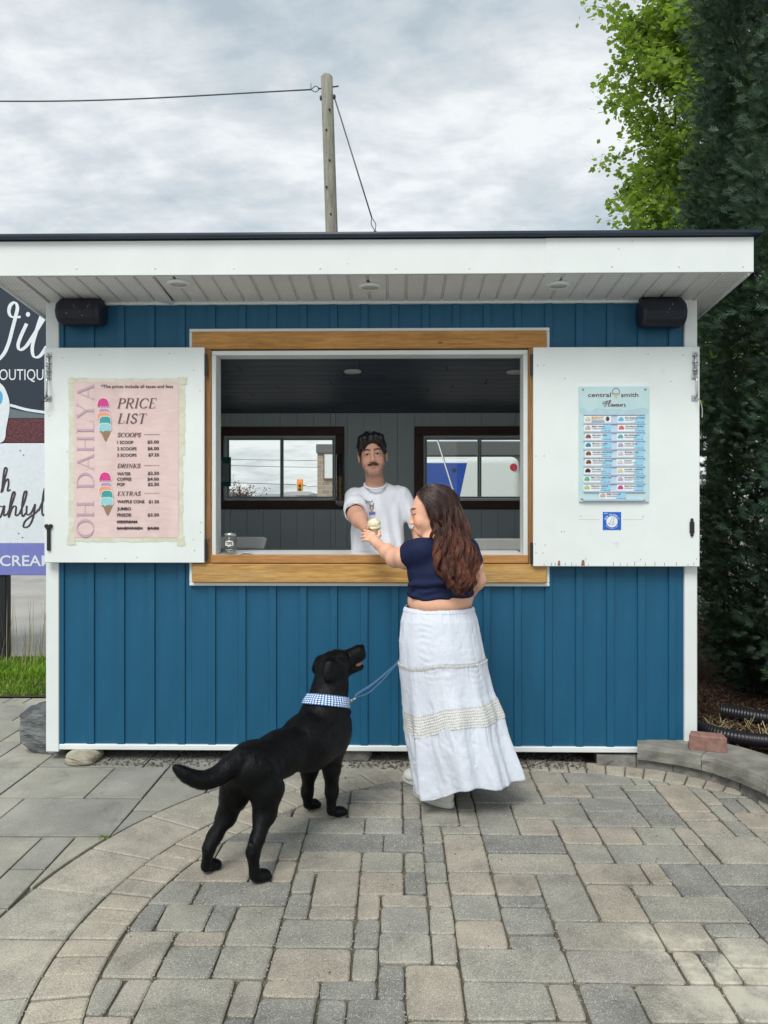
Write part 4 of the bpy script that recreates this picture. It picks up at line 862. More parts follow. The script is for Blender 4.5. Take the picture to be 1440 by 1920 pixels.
for (px, py) in ((1093, 729.5), (1210, 729.5), (1091, 935), (1207.5, 937)):
    q = P(px, py, BY_); v, f = lathe([(.0001, -.006), (.005, -.005), (.0065, 0)], (q[0], BY_ - .0005, q[2]), 10, 1); mesh('screw', v, f, STEEL, bsheet, True)
# dog-friendly sticker
A = P(1130.4, 993.6, SY - .002); B = P(1164.6, 960, SY - .002); stk = empty('dog_sticker', ((A[0] + B[0]) / 2, SY, A[2]), 'small square blue dog friendly sticker under the flavour board', 'sticker')
sk = box('sticker', A[0], B[0], SY - .002, SY - .0006, A[2], B[2], plain('sticker_blue', (.012, .13, .56), .35), stk, 0); Y = SY - .0028; SWH = plain('sticker_white', (.80, .83, .86), .4); sc_ = (1147.5, 978.2)
print2d('print', [disc2d(sc_[0], sc_[1], 10.6, n=32)], Y, SWH, sk)
def arc_text(s, r_, a0, a1, cap, flip=False):
    parts = []
    for k, ch in enumerate(s):
        if ch == ' ': continue
        a = math.radians(a0 + (a1 - a0) * k / (len(s) - 1)); v, f = font_mesh(ch, .02); v = (v - [v[:, 0].mean(), 0]) * cap / CAPH
        rr = r_; th = math.pi / 2 - a if not flip else -math.pi / 2 - a
        x = v[:, 0] * math.cos(th) + v[:, 1] * math.sin(th); y = v[:, 0] * math.sin(th) - v[:, 1] * math.cos(th)
        parts.append((np.c_[sc_[0] + rr * math.cos(a) + x, sc_[1] - rr * math.sin(a) + y], f))
    return parts
print2d('lettering', arc_text('DOG FRIENDLY', 11.8, 155, 25, 3.2), Y, SWH, sk); print2d('lettering', arc_text('MUST BE KEPT ON LEASH', 13.6, 215, 325, 1.5, True), Y, SWH, sk)
dl = [[(1142, 983), (1140, 982), (1141.5, 980.5), (1143, 982), (1145, 977), (1146.5, 974), (1147, 971.5), (1149.5, 970.2), (1152.5, 971.4), (1152.6, 973), (1150.5, 973.4), (1150.3, 976), (1150.8, 983)], [(1142.5, 983.5), (1148, 984), (1148, 978)], [(1150.5, 984), (1152.5, 984)]]
print2d('print', [stroke_shape(spline(s, 5), .6) for s in dl], Y - .0007, plain('line_blue', (.10, .16, .35), .5), sk)
print2d('print', [stroke_shape(spline([(1133, 963.5), (1136, 962.4), (1139.5, 962.6)], 4), .8)], Y, SWH, sk)
q = P(1147, 973, SY)
for (a, b, y) in ((1085, 1124, 973.6), (1168, 1206, 973.8)): print2d('scratch', [rect2(a, y, b, y + .7)], SY - .0006, plain('scratch', (.50, .55, .54), .6), shr)

# ------------------------------------------------------------------ things on the counter and inside
JG = glass_mat('jar_glass', (.86, .91, .90), .02)
q = P(432, 1036, .03); jx, jy, jz = q[0], .03, ctop; jar = empty('tip_jar', (jx, jy, jz), 'clear glass mason jar labelled tips on the counter', 'jar')
prof = [(.0001, .001), (.031, .001), (.036, .006), (.0375, .015), (.0375, .085), (.034, .098), (.029, .104), (.0285, .122), (.0305, .123), (.0305, .126), (.0265, .126), (.0255, .104), (.033, .092), (.0345, .084), (.0345, .014), (.0001, .008)]
v, f = lathe(prof, (jx, jy, jz), 28); f = f[:-2]; mesh('glass', v, f, JG, jar, True)
v, f = lathe([(.0315, .104), (.0335, .104), (.0335, .1235), (.0315, .1235)], (jx, jy, jz), 28); mesh('ring', v, f[:-2], M('jar_ring', (.42, .45, .45), rough=.35, metal=.7), jar, True)
def on_jar(pts, r_=.0380): return [(jx + r_ * math.sin(u / .0375), jy - r_ * math.cos(u / .0375), jz + h) for u, h in pts]
lp = [(-.027, .050), (-.024, .078), (-.008, .079), (0, .086), (.008, .079), (.024, .078), (.027, .050), (.010, .049), (0, .043), (-.010, .049)]
n = len(lp); grid = []; gx, gz = 9, 2
lv = []; lf = []
for i in range(13):
    u = -.026 + .052 * i / 12; top = np.interp(abs(u), [0, .008, .024, .026], [.086, .079, .078, .064]); bot = np.interp(abs(u), [0, .010, .026], [.043, .049, .051]); lv += [(u, bot), (u, top)]
lf = [(2 * i, 2 * i + 2, 2 * i + 3, 2 * i + 1) for i in range(12)]; lab = mesh('paper_label', on_jar(lv, .0384), lf, plain('label_paper', (.78, .74, .70), .7), jar)
v, f = font_mesh('TIPS', .03); w = v[:, 0].max(); v = (v - [w / 2, 0]) * [.036 / w, .017 / CAPH]; mesh('lettering', on_jar([(a, b + .056) for a, b in v], .0392), f, INK, lab)
v = [stroke_shape(spline(s, 6), .0016) for s in ([(-.02, .026), (-.012, .031), (-.006, .024), (.0, .030), (.006, .025), (.014, .030), (.02, .026)], [(-.008, .014), (0, .018), (.008, .012), (.016, .018), (.026, .014)])]; v, f = join2d(v); mesh('lettering', on_jar(v, .0386), f, plain('paint_pen', (.75, .77, .76), .6), jar)
coins = []
for k in range(14):
    a, r_ = random.uniform(0, 6.28), random.uniform(0, .022); v, f = lathe([(.0001, 0), (.010, 0), (.010, .0015), (.0001, .0016)], (jx + r_ * math.cos(a), jy + r_ * math.sin(a), jz + .009 + .0016 * k), 10); coins.append((v, f))
for c_ in coins: mesh('coin', c_[0], c_[1], M('coin', (.5, .47, .40), rough=.35, metal=.8), jar)
vs = []; 
for j in range(2):
    for i in range(11):
        s = i / 10; p = P(450 + 26 * s, 1036, .02 + .09 * j); vs.append((p[0], .0 + .10 * j, ctop + .002 + .006 * math.sin(s * 3.1) * (1 - .5 * j)))
nap = mesh('paper_slip', vs, [(i, i + 1, 12 + i, 11 + i) for i in range(10)], plain('paper', (.76, .77, .79), .7), None, True); so = nap.modifiers.new('t', 'SOLIDIFY'); so.thickness = .0006
tag(nap, 'curled white paper slip beside the tip jar', 'paper')
CHW = M('white_chair', (.84, .86, .80), rough=.5, var=.06)
def chair(px0, px1, py0, Y, label):
    a = P(px0, py0, Y); b = P(px1, py0, Y); x0, x1, zt_ = a[0], b[0], a[2]; zs_ = .20 + .62; root = empty('bar_chair', ((x0 + x1) / 2, Y, .2), label, 'chair', 'white chairs inside the stand')
    w = x1 - x0; vs = []; n = 12
    for y in (0, .018):
        for j in range(7):
            for i in range(n + 1):
                s, t = i / n, j / 6; ex = .03 * (t if True else 0); bow = .03 * (1 - (2 * s - 1) ** 2); rz = .012 * max(0, abs(2 * s - 1) - .86) / .14 * (1 if j == 6 else 0)
                vs.append((x0 + w * s + (s - .5) * .05 * (t - 1), Y + y + bow, zt_ - .085 + .085 * t - rz))
    K = 7 * (n + 1); fs = []
    for j in range(6):
        for i in range(n):
            q = j * (n + 1) + i; fs += [(q, q + 1, q + n + 2, q + n + 1), (K + q + n + 1, K + q + n + 2, K + q + 1, K + q)]
    rim = [i for i in range(n + 1)] + [(j) * (n + 1) + n for j in range(1, 7)] + [6 * (n + 1) + i for i in range(n - 1, -1, -1)] + [j * (n + 1) for j in range(5, 0, -1)]
    fs += [(rim[i], K + rim[i], K + rim[(i + 1) % len(rim)], rim[(i + 1) % len(rim)]) for i in range(len(rim))]
    mesh('backrest', vs, fs, CHW, root, True)
    for s in (.12, .88):
        x = x0 + w * s; v, f = tube([(x, Y + .03, zt_ - .04), (x, Y + .035, zs_ + .1), (x, Y + .03, zs_), (x, Y + .10, .202)], .013, 8); mesh('leg', v, f, CHW, root, True)
        v, f = tube([(x, Y - .33, zs_ - .01), (x, Y - .38, .202)], .013, 8); mesh('leg', v, f, CHW, root, True)
        v, f = tube([(x, Y - .35, .45), (x, Y + .065, .45)], .009, 8); mesh('stretcher', v, f, CHW, root, True)
    box('seat', x0 + w * .06, x0 + w * .94, Y - .36, Y + .02, zs_, zs_ + .03, CHW, root, .01, 2)
chair(390, 501, 1007, .85, 'white chair behind the tip jar inside the stand'); chair(883, 1000, 1010, .85, 'white chair inside the stand behind the woman')
# green pass sign on the back wall and the cone dispenser
Yg = BY - .05; A = P(398, 912, Yg); B = P(433, 857, Yg); gs = empty('green_notice', ((A[0] + B[0]) / 2, Yg, A[2]), 'dark green notice with a pale sheet beside the left back window', 'notice')
gb = box('backing', A[0], B[0], Yg, Yg + .006, A[2], B[2], plain('notice_green', (.012, .16, .11), .5), gs, .001); print2d('sheet', [rect2(398.5, 869, 429.5, 903)], Yg - .001, plain('notice_sheet', (.33, .33, .36), .6), gb)
print2d('lettering', [text_shape('PASS', 405, 418, 867.5, 3.4, .02)], Yg - .001, plain('notice_white', (.6, .7, .66), .6), gb)
print2d('small_print', [rect2(402, 873 + 3.2 * k, 402 + random.uniform(15, 24), 873.7 + 3.2 * k) for k in range(7)], Yg - .002, plain('notice_ink', (.12, .12, .14), .6), gb)
Yd = BY - .09; A = P(630, 945, Yd); B = P(645, 851, Yd); cx = (A[0] + B[0]) / 2; rd = (B[0] - A[0]) / 2; disp = empty('cone_dispenser', (cx, Yd, A[2]), 'clear tube cone dispenser fixed beside the left back window', 'dispenser')
v, f = lathe([(rd, .02), (rd, B[2] - A[2] - rd * .6), (rd * .8, B[2] - A[2] - .006), (.001, B[2] - A[2])], (cx, Yd, A[2]), 20); mesh('tube', v, f[:-2], glass_mat('acrylic', (.80, .84, .84), .05), disp, True)
for k in range(9):
    z = A[2] + .03 + .026 * k; v, f = lathe([(.012, z - .055), (rd * .86, z), (rd * .9, z + .012), (rd * .8, z + .012), (.010, z - .05)], (cx, Yd, 0), 16); mesh('wafer_cone', v, f, M('wafer', (.42, .22, .08), rough=.7, var=.2, scale=60), disp, True)
box('bracket', cx - .02, cx + .02, Yd + rd * .9, BY - .0225, A[2] + .2, A[2] + .24, FRAMEW, disp, .003)
v, f = lathe([(rd * .5, -.02), (rd * 1.1, .0), (rd * 1.1, .03), (rd * 1.02, .03)], (cx, Yd, A[2]), 18); mesh('collar', v, f, M('acrylic_collar', (.5, .53, .52), rough=.2), disp, True)
# ------------------------------------------------------------------ stones, retaining wall, planting bed
def rock(name, c, size, mat, seed, label, cat, sub=4, rough=.16, flat_bottom=True, parent=None, square=3.0):
    bm = bmesh.new(); bmesh.ops.create_icosphere(bm, subdivisions=sub, radius=1); rr = np.random.default_rng(seed)
    pl = [(v / np.linalg.norm(v), rr.uniform(1.12, 1.5)) for v in rr.normal(size=(16, 3))]; ph = rr.uniform(0, 6, (6, 3)); fq = rr.uniform(1.5, 6, (6, 3))
    for v in bm.verts:
        p = np.array(v.co); p = p / (np.abs(p) ** square).sum() ** (1 / square)
        for n_, d in pl:
            t = p.dot(n_) - d
            if t > 0: p = p - n_ * t * .9
        w = sum(math.sin(fq[k].dot(p) * (1 + k * .6) + ph[k][0]) / (1.5 + k) for k in range(6)); p = p * (1 + rough * .35 * w + rr.normal(0, rough * .05))
        v.co = (c[0] + p[0] * size[0], c[1] + p[1] * size[1], max(c[2] - size[2] * .95, c[2] + p[2] * size[2]))
    o = from_bm(name, bm, mat, parent, False)
    return tag(o, label, cat) if label else o
GREYROCK = M('grey_rock', (.035, .038, .042), rough=.8, col2=(.24, .255, .26), scale=7, stretch=(1, 1, 2.5), bmp=.9, bscale=26, bdist=.02)
PALEROCK = M('pale_stone', (.30, .27, .20), rough=.9, col2=(.50, .475, .40), scale=9, bmp=.5, bscale=60, spots=(16, .60, .08, (.28, .19, .10)))
p = P(58, 1368, .02); rock('boulder', (p[0] + .035, .25, .125), (.150, .16, .135), GREYROCK, 4, 'rough dark grey boulder beside the left corner of the stand', 'boulder', 5, .09, square=11.0)
p = P(152, 1420, -.06); rock('foundation_stone', (p[0], -.005, .034), (.092, .12, .040), PALEROCK, 9, 'rounded pale stone wedged under the left corner of the stand', 'stone', 4, .10)
DKBLOCK = M('dark_block', (.10, .10, .095), rough=.9, col2=(.20, .195, .18), scale=12, bmp=.8, bscale=50, bdist=.01)
for (px, w, lb) in ((665, .10, 'dark concrete block under the stand behind the dog'), (1180, .07, 'dark block under the stand near the garden wall')):
    q = P(px, 1420, .03); rock('support_block', (q[0], .10, .035), (w, .09, .045), DKBLOCK, int(px), lb, 'block', 3, .08, square=8.0)
WALLB = M('wall_block', (.13, .13, .12), rough=.9, col2=(.25, .24, .215), scale=14, bmp=1.0, bscale=45, bdist=.012)
CAPM = M('wall_cap', (.15, .15, .135), rough=.92, col2=(.33, .32, .275), scale=7, bmp=.8, bscale=130, bdist=.006)
wall = empty('garden_wall', (1.75, -.3, 0), 'low curved grey block retaining wall right of the stand', 'retaining wall')
wc = spline([(a, b, 0) for a, b in WALLC], 10)[:, :2]; sl = np.r_[0, np.cumsum(np.linalg.norm(np.diff(wc, axis=0), axis=1))]
def wpt(s, off):
    x = np.interp(s, sl, wc[:, 0]); y = np.interp(s, sl, wc[:, 1]); d = .02; t = np.array([np.interp(s + d, sl, wc[:, 0]) - np.interp(s - d, sl, wc[:, 0]), np.interp(s + d, sl, wc[:, 1]) - np.interp(s - d, sl, wc[:, 1])]); t /= np.linalg.norm(t) + 1e-9
    return np.array([x, y]) + np.array([t[1], -t[0]]) * off * -1
def wall_piece(name, s0, s1, o0, o1, z0, z1, mat, rough, seed):
    """o0 outer (towards the patio) offset, o1 inner"""
    rr = np.random.default_rng(seed); n, k = 7, 4; vs = []; fs = []; ring = []
    for i in range(n):
        s = s0 + (s1 - s0) * i / (n - 1); row = []
        prof = [(o0, z0), (o0, z0 + (z1 - z0) * .35), (o0, z0 + (z1 - z0) * .7), (o0 + .006, z1 - .004), (o0 + .014, z1), (o1, z1), (o1, z0)]
        for j, (o, z) in enumerate(prof):
            e = rough * (1 if j < 3 else .3); q = wpt(s, o + rr.normal(0, e)); row.append((q[0], q[1], z + (rr.normal(0, e * .4) if j in (3, 4) else 0)))
        vs += row
    m = 7; fs = [(i * m + j, i * m + (j + 1) % m, (i + 1) * m + (j + 1) % m, (i + 1) * m + j) for i in range(n - 1) for j in range(m)] + [tuple(range(m)), tuple(range(n * m - 1, (n - 1) * m - 1, -1))]
    o = mesh(name, vs, fs, mat, wall); bm = bmesh.new(); bm.from_mesh(o.data); bmesh.ops.recalc_face_normals(bm, faces=bm.faces[:]); bm.to_mesh(o.data); bm.free(); return o
s = .02
for k in range(8):
    L_ = [.22, .20, .21, .17, .22, .19, .23, .2][k]
    if s + L_ < sl[-1]: wall_piece('wall_block', s + .002, s + L_ - .003, 0, .18, -.03, .056, WALLB, .004, k)
    s += L_
s = .245
for k in range(5):
    L_ = [.36, .42, .42, .40, .4][k]
    if s + .1 < sl[-1]: wall_piece('cap_stone', s + .001, min(s + L_, sl[-1]) - .003, -.028, .27, .057, .142, CAPM, .0035, 20 + k)
    s += L_
q = G(1330, 1408, .142)
bm = box_bm(-.098, .098, -.045, .045, 0, .085, .006, 2)
for v in bm.verts:
    if v.co.z > .06 and abs(v.co.x) > .085 and v.co.y > .02: v.co.x *= .86
    v.co += Vector((random.gauss(0, .0012), random.gauss(0, .0012), random.gauss(0, .0008)))
br = from_bm('brick', bm, M('red_brick', (.20, .105, .085), rough=.9, col2=(.34, .20, .165), scale=25, bmp=.7, bscale=160, bdist=.004, spots=(48, .70, .03, (.5, .45, .38)))); br.location = (q[0], q[1] + .03, .1425); br.rotation_euler = (0, 0, R(-17))
tag(br, 'loose reddish brick lying on the end of the garden wall', 'brick')
def mulch_mat():
    m = bpy.data.materials.new('mulch'); N, L, b = setup(m, .95, .1, 0); mp = coords(N, L, (1, 1, 1)); t = noise(N, L, mp, 45, 5, .7); c = ramp(N, L, t.outputs[0], [(.35, (.018, .012, .009)), (.55, (.07, .042, .028)), (.7, (.15, .095, .06))]); L.new(c.outputs[0], b.inputs['Base Color']); bump(N, L, b, t.outputs[0], 1, .03); return m
nb = 40; vs = []; fs = []
for j in range(nb):
    for i in range(nb):
        x = 1.45 + 5.5 * i / (nb - 1); y = -2.2 + 7.5 * j / (nb - 1); vs.append((x, y, .085 + .018 * math.sin(x * 5 + y * 3) + .015 * math.sin(x * 11 - y * 9)))
for j in range(nb - 1):
    for i in range(nb - 1):
        x, y = vs[j * nb + i][:2]
        if y < 0 and x < right_limit(y) + .10 or (y >= -.19 and x < XR + .02 and y < 2.6): continue
        fs.append((j * nb + i, j * nb + i + 1, (j + 1) * nb + i + 1, (j + 1) * nb + i))
mesh('garden_bed', vs, fs, mulch_mat(), None, True)['kind'] = 'structure'
def chip_cloud(name, n, xr, yr, zf_, L0, L1, mat, label, cat, wr=(.12, .3)):
    x = RNG.uniform(*xr, n); y = RNG.uniform(*yr, n); a = RNG.uniform(0, 6.28, n); tl = RNG.normal(0, .5, n); l = RNG.uniform(L0, L1, n); w = l * RNG.uniform(*wr, n); z = np.array([zf_(p, q) for p, q in zip(x, y)])
    keep = np.array([not (q < 0 and p < right_limit(q) + .16) and p > XR + .05 if q > -.05 else p > right_limit(q) + .16 for p, q in zip(x, y)]); x, y, a, tl, l, w, z = [k[keep] for k in (x, y, a, tl, l, w, z)]; n = len(x)
    d = np.c_[np.cos(a) * np.cos(tl), np.sin(a) * np.cos(tl), np.sin(tl)] * l[:, None]; s = np.c_[-np.sin(a), np.cos(a), RNG.normal(0, .3, n)] * w[:, None]; c = np.c_[x, y, z]
    vs = np.stack([c - d - s, c + d - s, c + d + s, c - d + s], 1).reshape(-1, 3); o = mesh(name, vs, np.arange(4 * n).reshape(-1, 4), mat); o['kind'] = 'stuff'; return tag(o, label, cat)
bed_z = lambda x, y: .085 + .018 * math.sin(x * 5 + y * 3) + .015 * math.sin(x * 11 - y * 9) + .008
chip_cloud('bark_mulch', 9000, (1.7, 3.6), (-1.4, 2.0), bed_z, .006, .022, M('bark', (.05, .026, .018), rough=.95, col2=(.17, .095, .06), scale=40, bmp=0), 'reddish bark mulch behind the garden wall', 'mulch')
chip_cloud('dry_straw', 700, (1.8, 2.6), (.05, .65), lambda x, y: bed_z(x, y) + .012, .02, .06, M('straw', (.30, .24, .13), rough=.9, col2=(.50, .42, .25), scale=30, bmp=0), 'dry straw scattered beside the black drain pipe', 'straw', (.02, .05))
# black corrugated drain pipe lying in the bed
def pipe(name, pts, rad, label):
    c = spline(pts, 40); s = np.r_[0, np.cumsum(np.linalg.norm(np.diff(c, axis=0), axis=1))]; n = int(s[-1] / .006); t = np.linspace(0, s[-1], n); c = np.c_[[np.interp(t, s, c[:, k]) for k in range(3)]].T
    v, f = tube(c, rad * (1 + .07 * np.sign(np.sin(t / .018 * 2 * math.pi))), 12); o = mesh(name, v, f, M('black_plastic', (.012, .013, .017), rough=.38, spec=.5, bmp=0), None, True); return tag(o, label, 'pipe', 'black drain pipes in the bed')
pipe('drain_pipe', [(1.86, .60, .15), (1.84, .35, .14), (1.95, .12, .135), (2.2, .0, .135), (2.6, -.02, .14), (3.1, .05, .14)], .040, 'black corrugated drain pipe curling out past the corner post')
pipe('drain_pipe', [(2.15, .62, .14), (2.4, .45, .14), (2.75, .36, .14), (3.3, .35, .14)], .045, 'black corrugated drain pipe lying straight under the cedar')

# ------------------------------------------------------------------ vegetation
def leafy(name, c, col1, col2, trans=.35):
    m = bpy.data.materials.new(name); N, L, b = setup(m, .55, .3, 0); mp = coords(N, L, (1, 1, 1)); t = noise(N, L, mp, 2.6, 4); t2 = noise(N, L, mp, 30, 3); ad = N.new('ShaderNodeMath'); ad.operation = 'MULTIPLY_ADD'; ad.inputs[1].default_value = .6; L.new(t2.outputs[0], ad.inputs[0]); L.new(t.outputs[0], ad.inputs[2])
    r_ = ramp(N, L, ad.outputs[0], [(.55, col1), (1.0, col2)]); L.new(r_.outputs[0], b.inputs['Base Color'])
    if trans:
        tr = N.new('ShaderNodeBsdfTranslucent'); L.new(mix(N, L, 1.0, r_.outputs[0], (1.15, 1.2, .6), 'MULTIPLY'), tr.inputs[0]); mx = N.new('ShaderNodeMixShader'); mx.inputs[0].default_value = trans; L.new(b.outputs[0], mx.inputs[1]); L.new(tr.outputs[0], mx.inputs[2]); L.new(mx.outputs[0], N['Material Output'].inputs[0])
    return m
CEDAR = leafy('cedar_foliage', None, (.017, .042, .030), (.082, .142, .080), .15); MAPLE = leafy('maple_foliage', None, (.13, .245, .045), (.30, .41, .085), .5)
BARK = M('bark_brown', (.05, .035, .026), rough=.9, col2=(.13, .10, .075), scale=12, stretch=(3, 3, .6), bmp=.8, bscale=30, bdist=.02)
def frame_from(d):
    d = d / (np.linalg.norm(d, axis=1)[:, None] + 1e-9); u = np.cross(d, [0, 0, 1.0]); u /= np.linalg.norm(u, axis=1)[:, None] + 1e-9; return d, u, np.cross(u, d)
def sprays(pos, dirs, size, tmpl_v, tmpl_f, roll=None):
    """copies of a flat spray template: template x along dirs, y sideways, z normal"""
    n = len(pos); d, u, w = frame_from(dirs)
    if roll is not None:
        c, s = np.cos(roll)[:, None], np.sin(roll)[:, None]; u, w = u * c + w * s, -u * s + w * c
    t = tmpl_v[None] * size[:, None, None]; vs = pos[:, None] + t[..., :1] * d[:, None] + t[..., 1:2] * u[:, None] + t[..., 2:] * w[:, None]
    return vs.reshape(-1, 3), (tmpl_f[None] + len(tmpl_v) * np.arange(n)[:, None, None]).reshape(-1, tmpl_f.shape[1])
def cedar_tmpl():
    vs, fs = [], []
    def blade(x0, y0, x1, y1, w, z):
        d = np.array([x1 - x0, y1 - y0]); n_ = np.array([-d[1], d[0]]) / np.linalg.norm(d) * w; k = len(vs); vs.extend([(x0 + n_[0], y0 + n_[1], 0), (x0 - n_[0], y0 - n_[1], 0), (x1, y1, z)]); fs.append((k, k + 1, k + 2))
    blade(0, 0, 1, 0, .07, .10)
    for k, x in enumerate((.10, .34, .58)):
        l = .62 * (1 - x * .5)
        for s in (-1, 1): blade(x, 0, x + l * .72, s * l * .66, .065, .10 * s)
    return np.array(vs), np.array(fs)
CT = cedar_tmpl()
def cedar(x, y, rad, h, seed, n, label, z0=.1, lump=.13, clumps=900, view=True):
    rr = np.random.default_rng(seed); root = empty('cedar_tree', (x, y, .08), label, 'tree', 'tall cedars beside the stand')
    prof = lambda t: rad * np.interp(t, [0, .04, .12, .75, .9, 1], [.5, .82, 1, .95, .75, .2])
    cz = rr.uniform(0, 1, clumps); ca = rr.uniform(0, 2 * math.pi, clumps)
    if view: ca = np.where(rr.random(clumps) < .75, rr.uniform(R(130), R(345), clumps), ca)   # more of them on the open sides
    cl = sum(np.sin(ca * k1 + cz * k2 + p) for k1, k2, p in ((2, 17, seed), (3, -23, 1.3), (5, 41, 2.2))) / 3
    cr = prof(cz) * (1 + lump * cl) * rr.uniform(.80, 1.0, clumps); cdir = np.c_[np.cos(ca), np.sin(ca), rr.uniform(-.1, .75, clumps)] + rr.normal(0, .22, (clumps, 3)); cs = rr.uniform(.10, .24, clumps)
    k = rr.integers(0, clumps, n); out = cdir[k] / np.linalg.norm(cdir[k], axis=1)[:, None]; off = rr.normal(0, 1, (n, 3)) * cs[k][:, None] * [.55, .55, .55]
    pos = np.c_[x + cr[k] * np.cos(ca[k]), y + cr[k] * np.sin(ca[k]), z0 + cz[k] * h] + off - out * cs[k][:, None] * .5; pos[:, 2] = np.maximum(pos[:, 2], .14)
    dirs = out + off / cs[k][:, None] * .55 + rr.normal(0, .35, (n, 3)) + [0, 0, .15]
    v, f = sprays(pos, dirs, rr.uniform(.045, .095, n), CT[0], CT[1], rr.normal(0, 1.0, n)); mesh('crown', v, f, CEDAR, root)['kind'] = 'stuff'
    m = 3000; t = rr.uniform(0, 1, m); a = rr.uniform(0, 6.28, m); ri = prof(t) * .72 * (1 - .3 * rr.random(m)); pos = np.c_[x + ri * np.cos(a), y + ri * np.sin(a), z0 + t * h]
    v, f = sprays(pos, rr.normal(0, 1, (m, 3)) + [0, 0, .4], rr.uniform(.09, .16, m), CT[0], CT[1], rr.normal(0, 1, m)); mesh('inner_foliage', v, f, CEDAR, root)['kind'] = 'stuff'
    tz = np.linspace(0, 1, 10); pts = np.c_[x + .03 * np.sin(tz * 5 + seed), y + .03 * np.cos(tz * 4), .02 + tz * h * .9]; tube_obj('trunk', pts, .10 * (1 - tz) + .015, BARK, root, 10)
    bs = []
    for q in range(60):
        t = rr.uniform(.03, .9); aa = rr.uniform(0, 6.28); L_ = prof(t) * .8; p0 = np.array([x, y, z0 + t * h]); p1 = p0 + np.array([math.cos(aa) * L_, math.sin(aa) * L_, L_ * .5]); bs.append(tube([p0, (p0 + p1) / 2 + [0, 0, -.03], p1], [.02, .012, .004], 5, False))
    v, f = join(bs); mesh('branches', v, f, BARK, root)['kind'] = 'stuff'
cedar(3.02, 1.55, .66, 9.6, 1, 46000, 'tall dark cedar rising behind the right end of the roof', clumps=1300)
cedar(3.10, .42, .78, 9.0, 2, 42000, 'dark cedar nearest the garden wall at the right edge', clumps=1200)
cedar(3.72, 2.9, .78, 9.4, 3, 14000, 'dark cedar hidden furthest back beside the stand', clumps=700, view=False)
cedar(4.35, 1.2, .95, 9.0, 5, 8000, 'dark cedar on the far right behind the front row', clumps=500, view=False)
# maple: lobed leaves on real limbs
def maple_tmpl():
    pts = [(0, 0), (.16, .42), (.40, .24), (.62, .44), (1.0, 0), (.62, -.44), (.40, -.24), (.16, -.42)]; vs = [(a, b, .06 * abs(b) * 2 - .05 * a * a) for a, b in pts] + [(.40, 0, 0)]
    return np.array(vs), np.array([(8, i, (i + 1) % 8) for i in range(8)])
MT = maple_tmpl()
def maple(x, y, h, rad, zc_, rz, seed, n, label, size=(.07, .13)):
    rr = np.random.default_rng(seed); root = empty('maple_tree', (x, y, 0), label, 'tree')
    limbs = []; tips = []; tz = np.linspace(0, 1, 12); trunk = np.c_[x + .15 * np.sin(tz * 3), y + .1 * np.sin(tz * 4), tz * h * .85]; tube_obj('trunk', trunk, .17 * (1 - tz) + .03, BARK, root, 10)
    for k in range(80):
        t = rr.uniform(.22, 1); a = rr.uniform(0, 6.28); p0 = np.array([np.interp(t, tz, trunk[:, 0]), np.interp(t, tz, trunk[:, 1]), t * h * .85]); zz = (p0[2] + .6 - zc_) / rz; L_ = rad * math.sqrt(max(.08, 1 - zz * zz)) * rr.uniform(.7, 1.05)
        p1 = p0 + np.array([math.cos(a) * L_, math.sin(a) * L_, rr.uniform(.3, 1.2)]); c = spline([p0, (p0 + p1) / 2 + rr.normal(0, .1, 3) + [0, 0, .1], p1], 6); limbs.append(tube(c, np.linspace(.045, .006, len(c)), 5, False)); tips.append(c)
        for q in range(5):
            b0 = c[rr.integers(4, len(c))]; b1 = b0 + rr.normal(0, .45, 3); cc = spline([b0, (b0 + b1) / 2 + rr.normal(0, .05, 3), b1], 4); limbs.append(tube(cc, np.linspace(.012, .003, len(cc)), 4, False)); tips.append(cc)
    v, f = join(limbs); mesh('limbs', v, f, BARK, root)['kind'] = 'stuff'
    allp = np.vstack([t[len(t) // 3:] for t in tips]); pos = allp[rr.integers(0, len(allp), n)] + rr.normal(0, .12, (n, 3)); dirs = np.c_[rr.normal(0, 1, n), rr.normal(0, 1, n), rr.normal(-.3, .4, n)]
    v, f = sprays(pos, dirs, rr.uniform(*size, n), MT[0], MT[1], rr.normal(0, .6, n)); mesh('crown', v, f, MAPLE, root)['kind'] = 'stuff'
maple(4.95, 7.6, 12.0, 1.52, 7.4, 5.2, 8, 46000, 'bright green leafy maple rising behind the cedars', (.065, .12))

# grass strip and weeds beyond the slabs on the left
GRASS = leafy('grass_blades', None, (.10, .22, .015), (.24, .40, .04), .35)
def blades(name, xs, ys, hs, ws, mat, label, cat, lean=.5, z0=0.0):
    n = len(xs); a = RNG.uniform(0, 6.28, n); ln = RNG.uniform(.05, lean, n); b = np.c_[xs, ys, np.full(n, z0)]; s = np.c_[np.cos(a), np.sin(a), np.zeros(n)]; o = np.c_[-np.sin(a), np.cos(a), np.zeros(n)]
    p1 = b + np.c_[np.zeros((n, 2)), hs * .55] + o * (hs * ln * .35)[:, None]; p2 = b + np.c_[np.zeros((n, 2)), hs] * 1.0 + o * (hs * ln)[:, None]; w = ws[:, None]
    vs = np.stack([b - s * w, b + s * w, p1 + s * w * .8, p1 - s * w * .8, p2], 1).reshape(-1, 3); base = 5 * np.arange(n)[:, None]
    me_f = [tuple(r_) for r_ in (base + np.array([0, 1, 2, 3]))] + [tuple(r_) for r_ in (base + np.array([3, 2, 4]))]
    ob = mesh(name, vs, me_f, mat); ob['kind'] = 'stuff'; return tag(ob, label, cat)
n = 9000; gx = RNG.uniform(-4.6, -2.15, n); gy = RNG.uniform(1.45, 2.75, n); gy = np.where(gx < -2.3, gy, gy + .2)
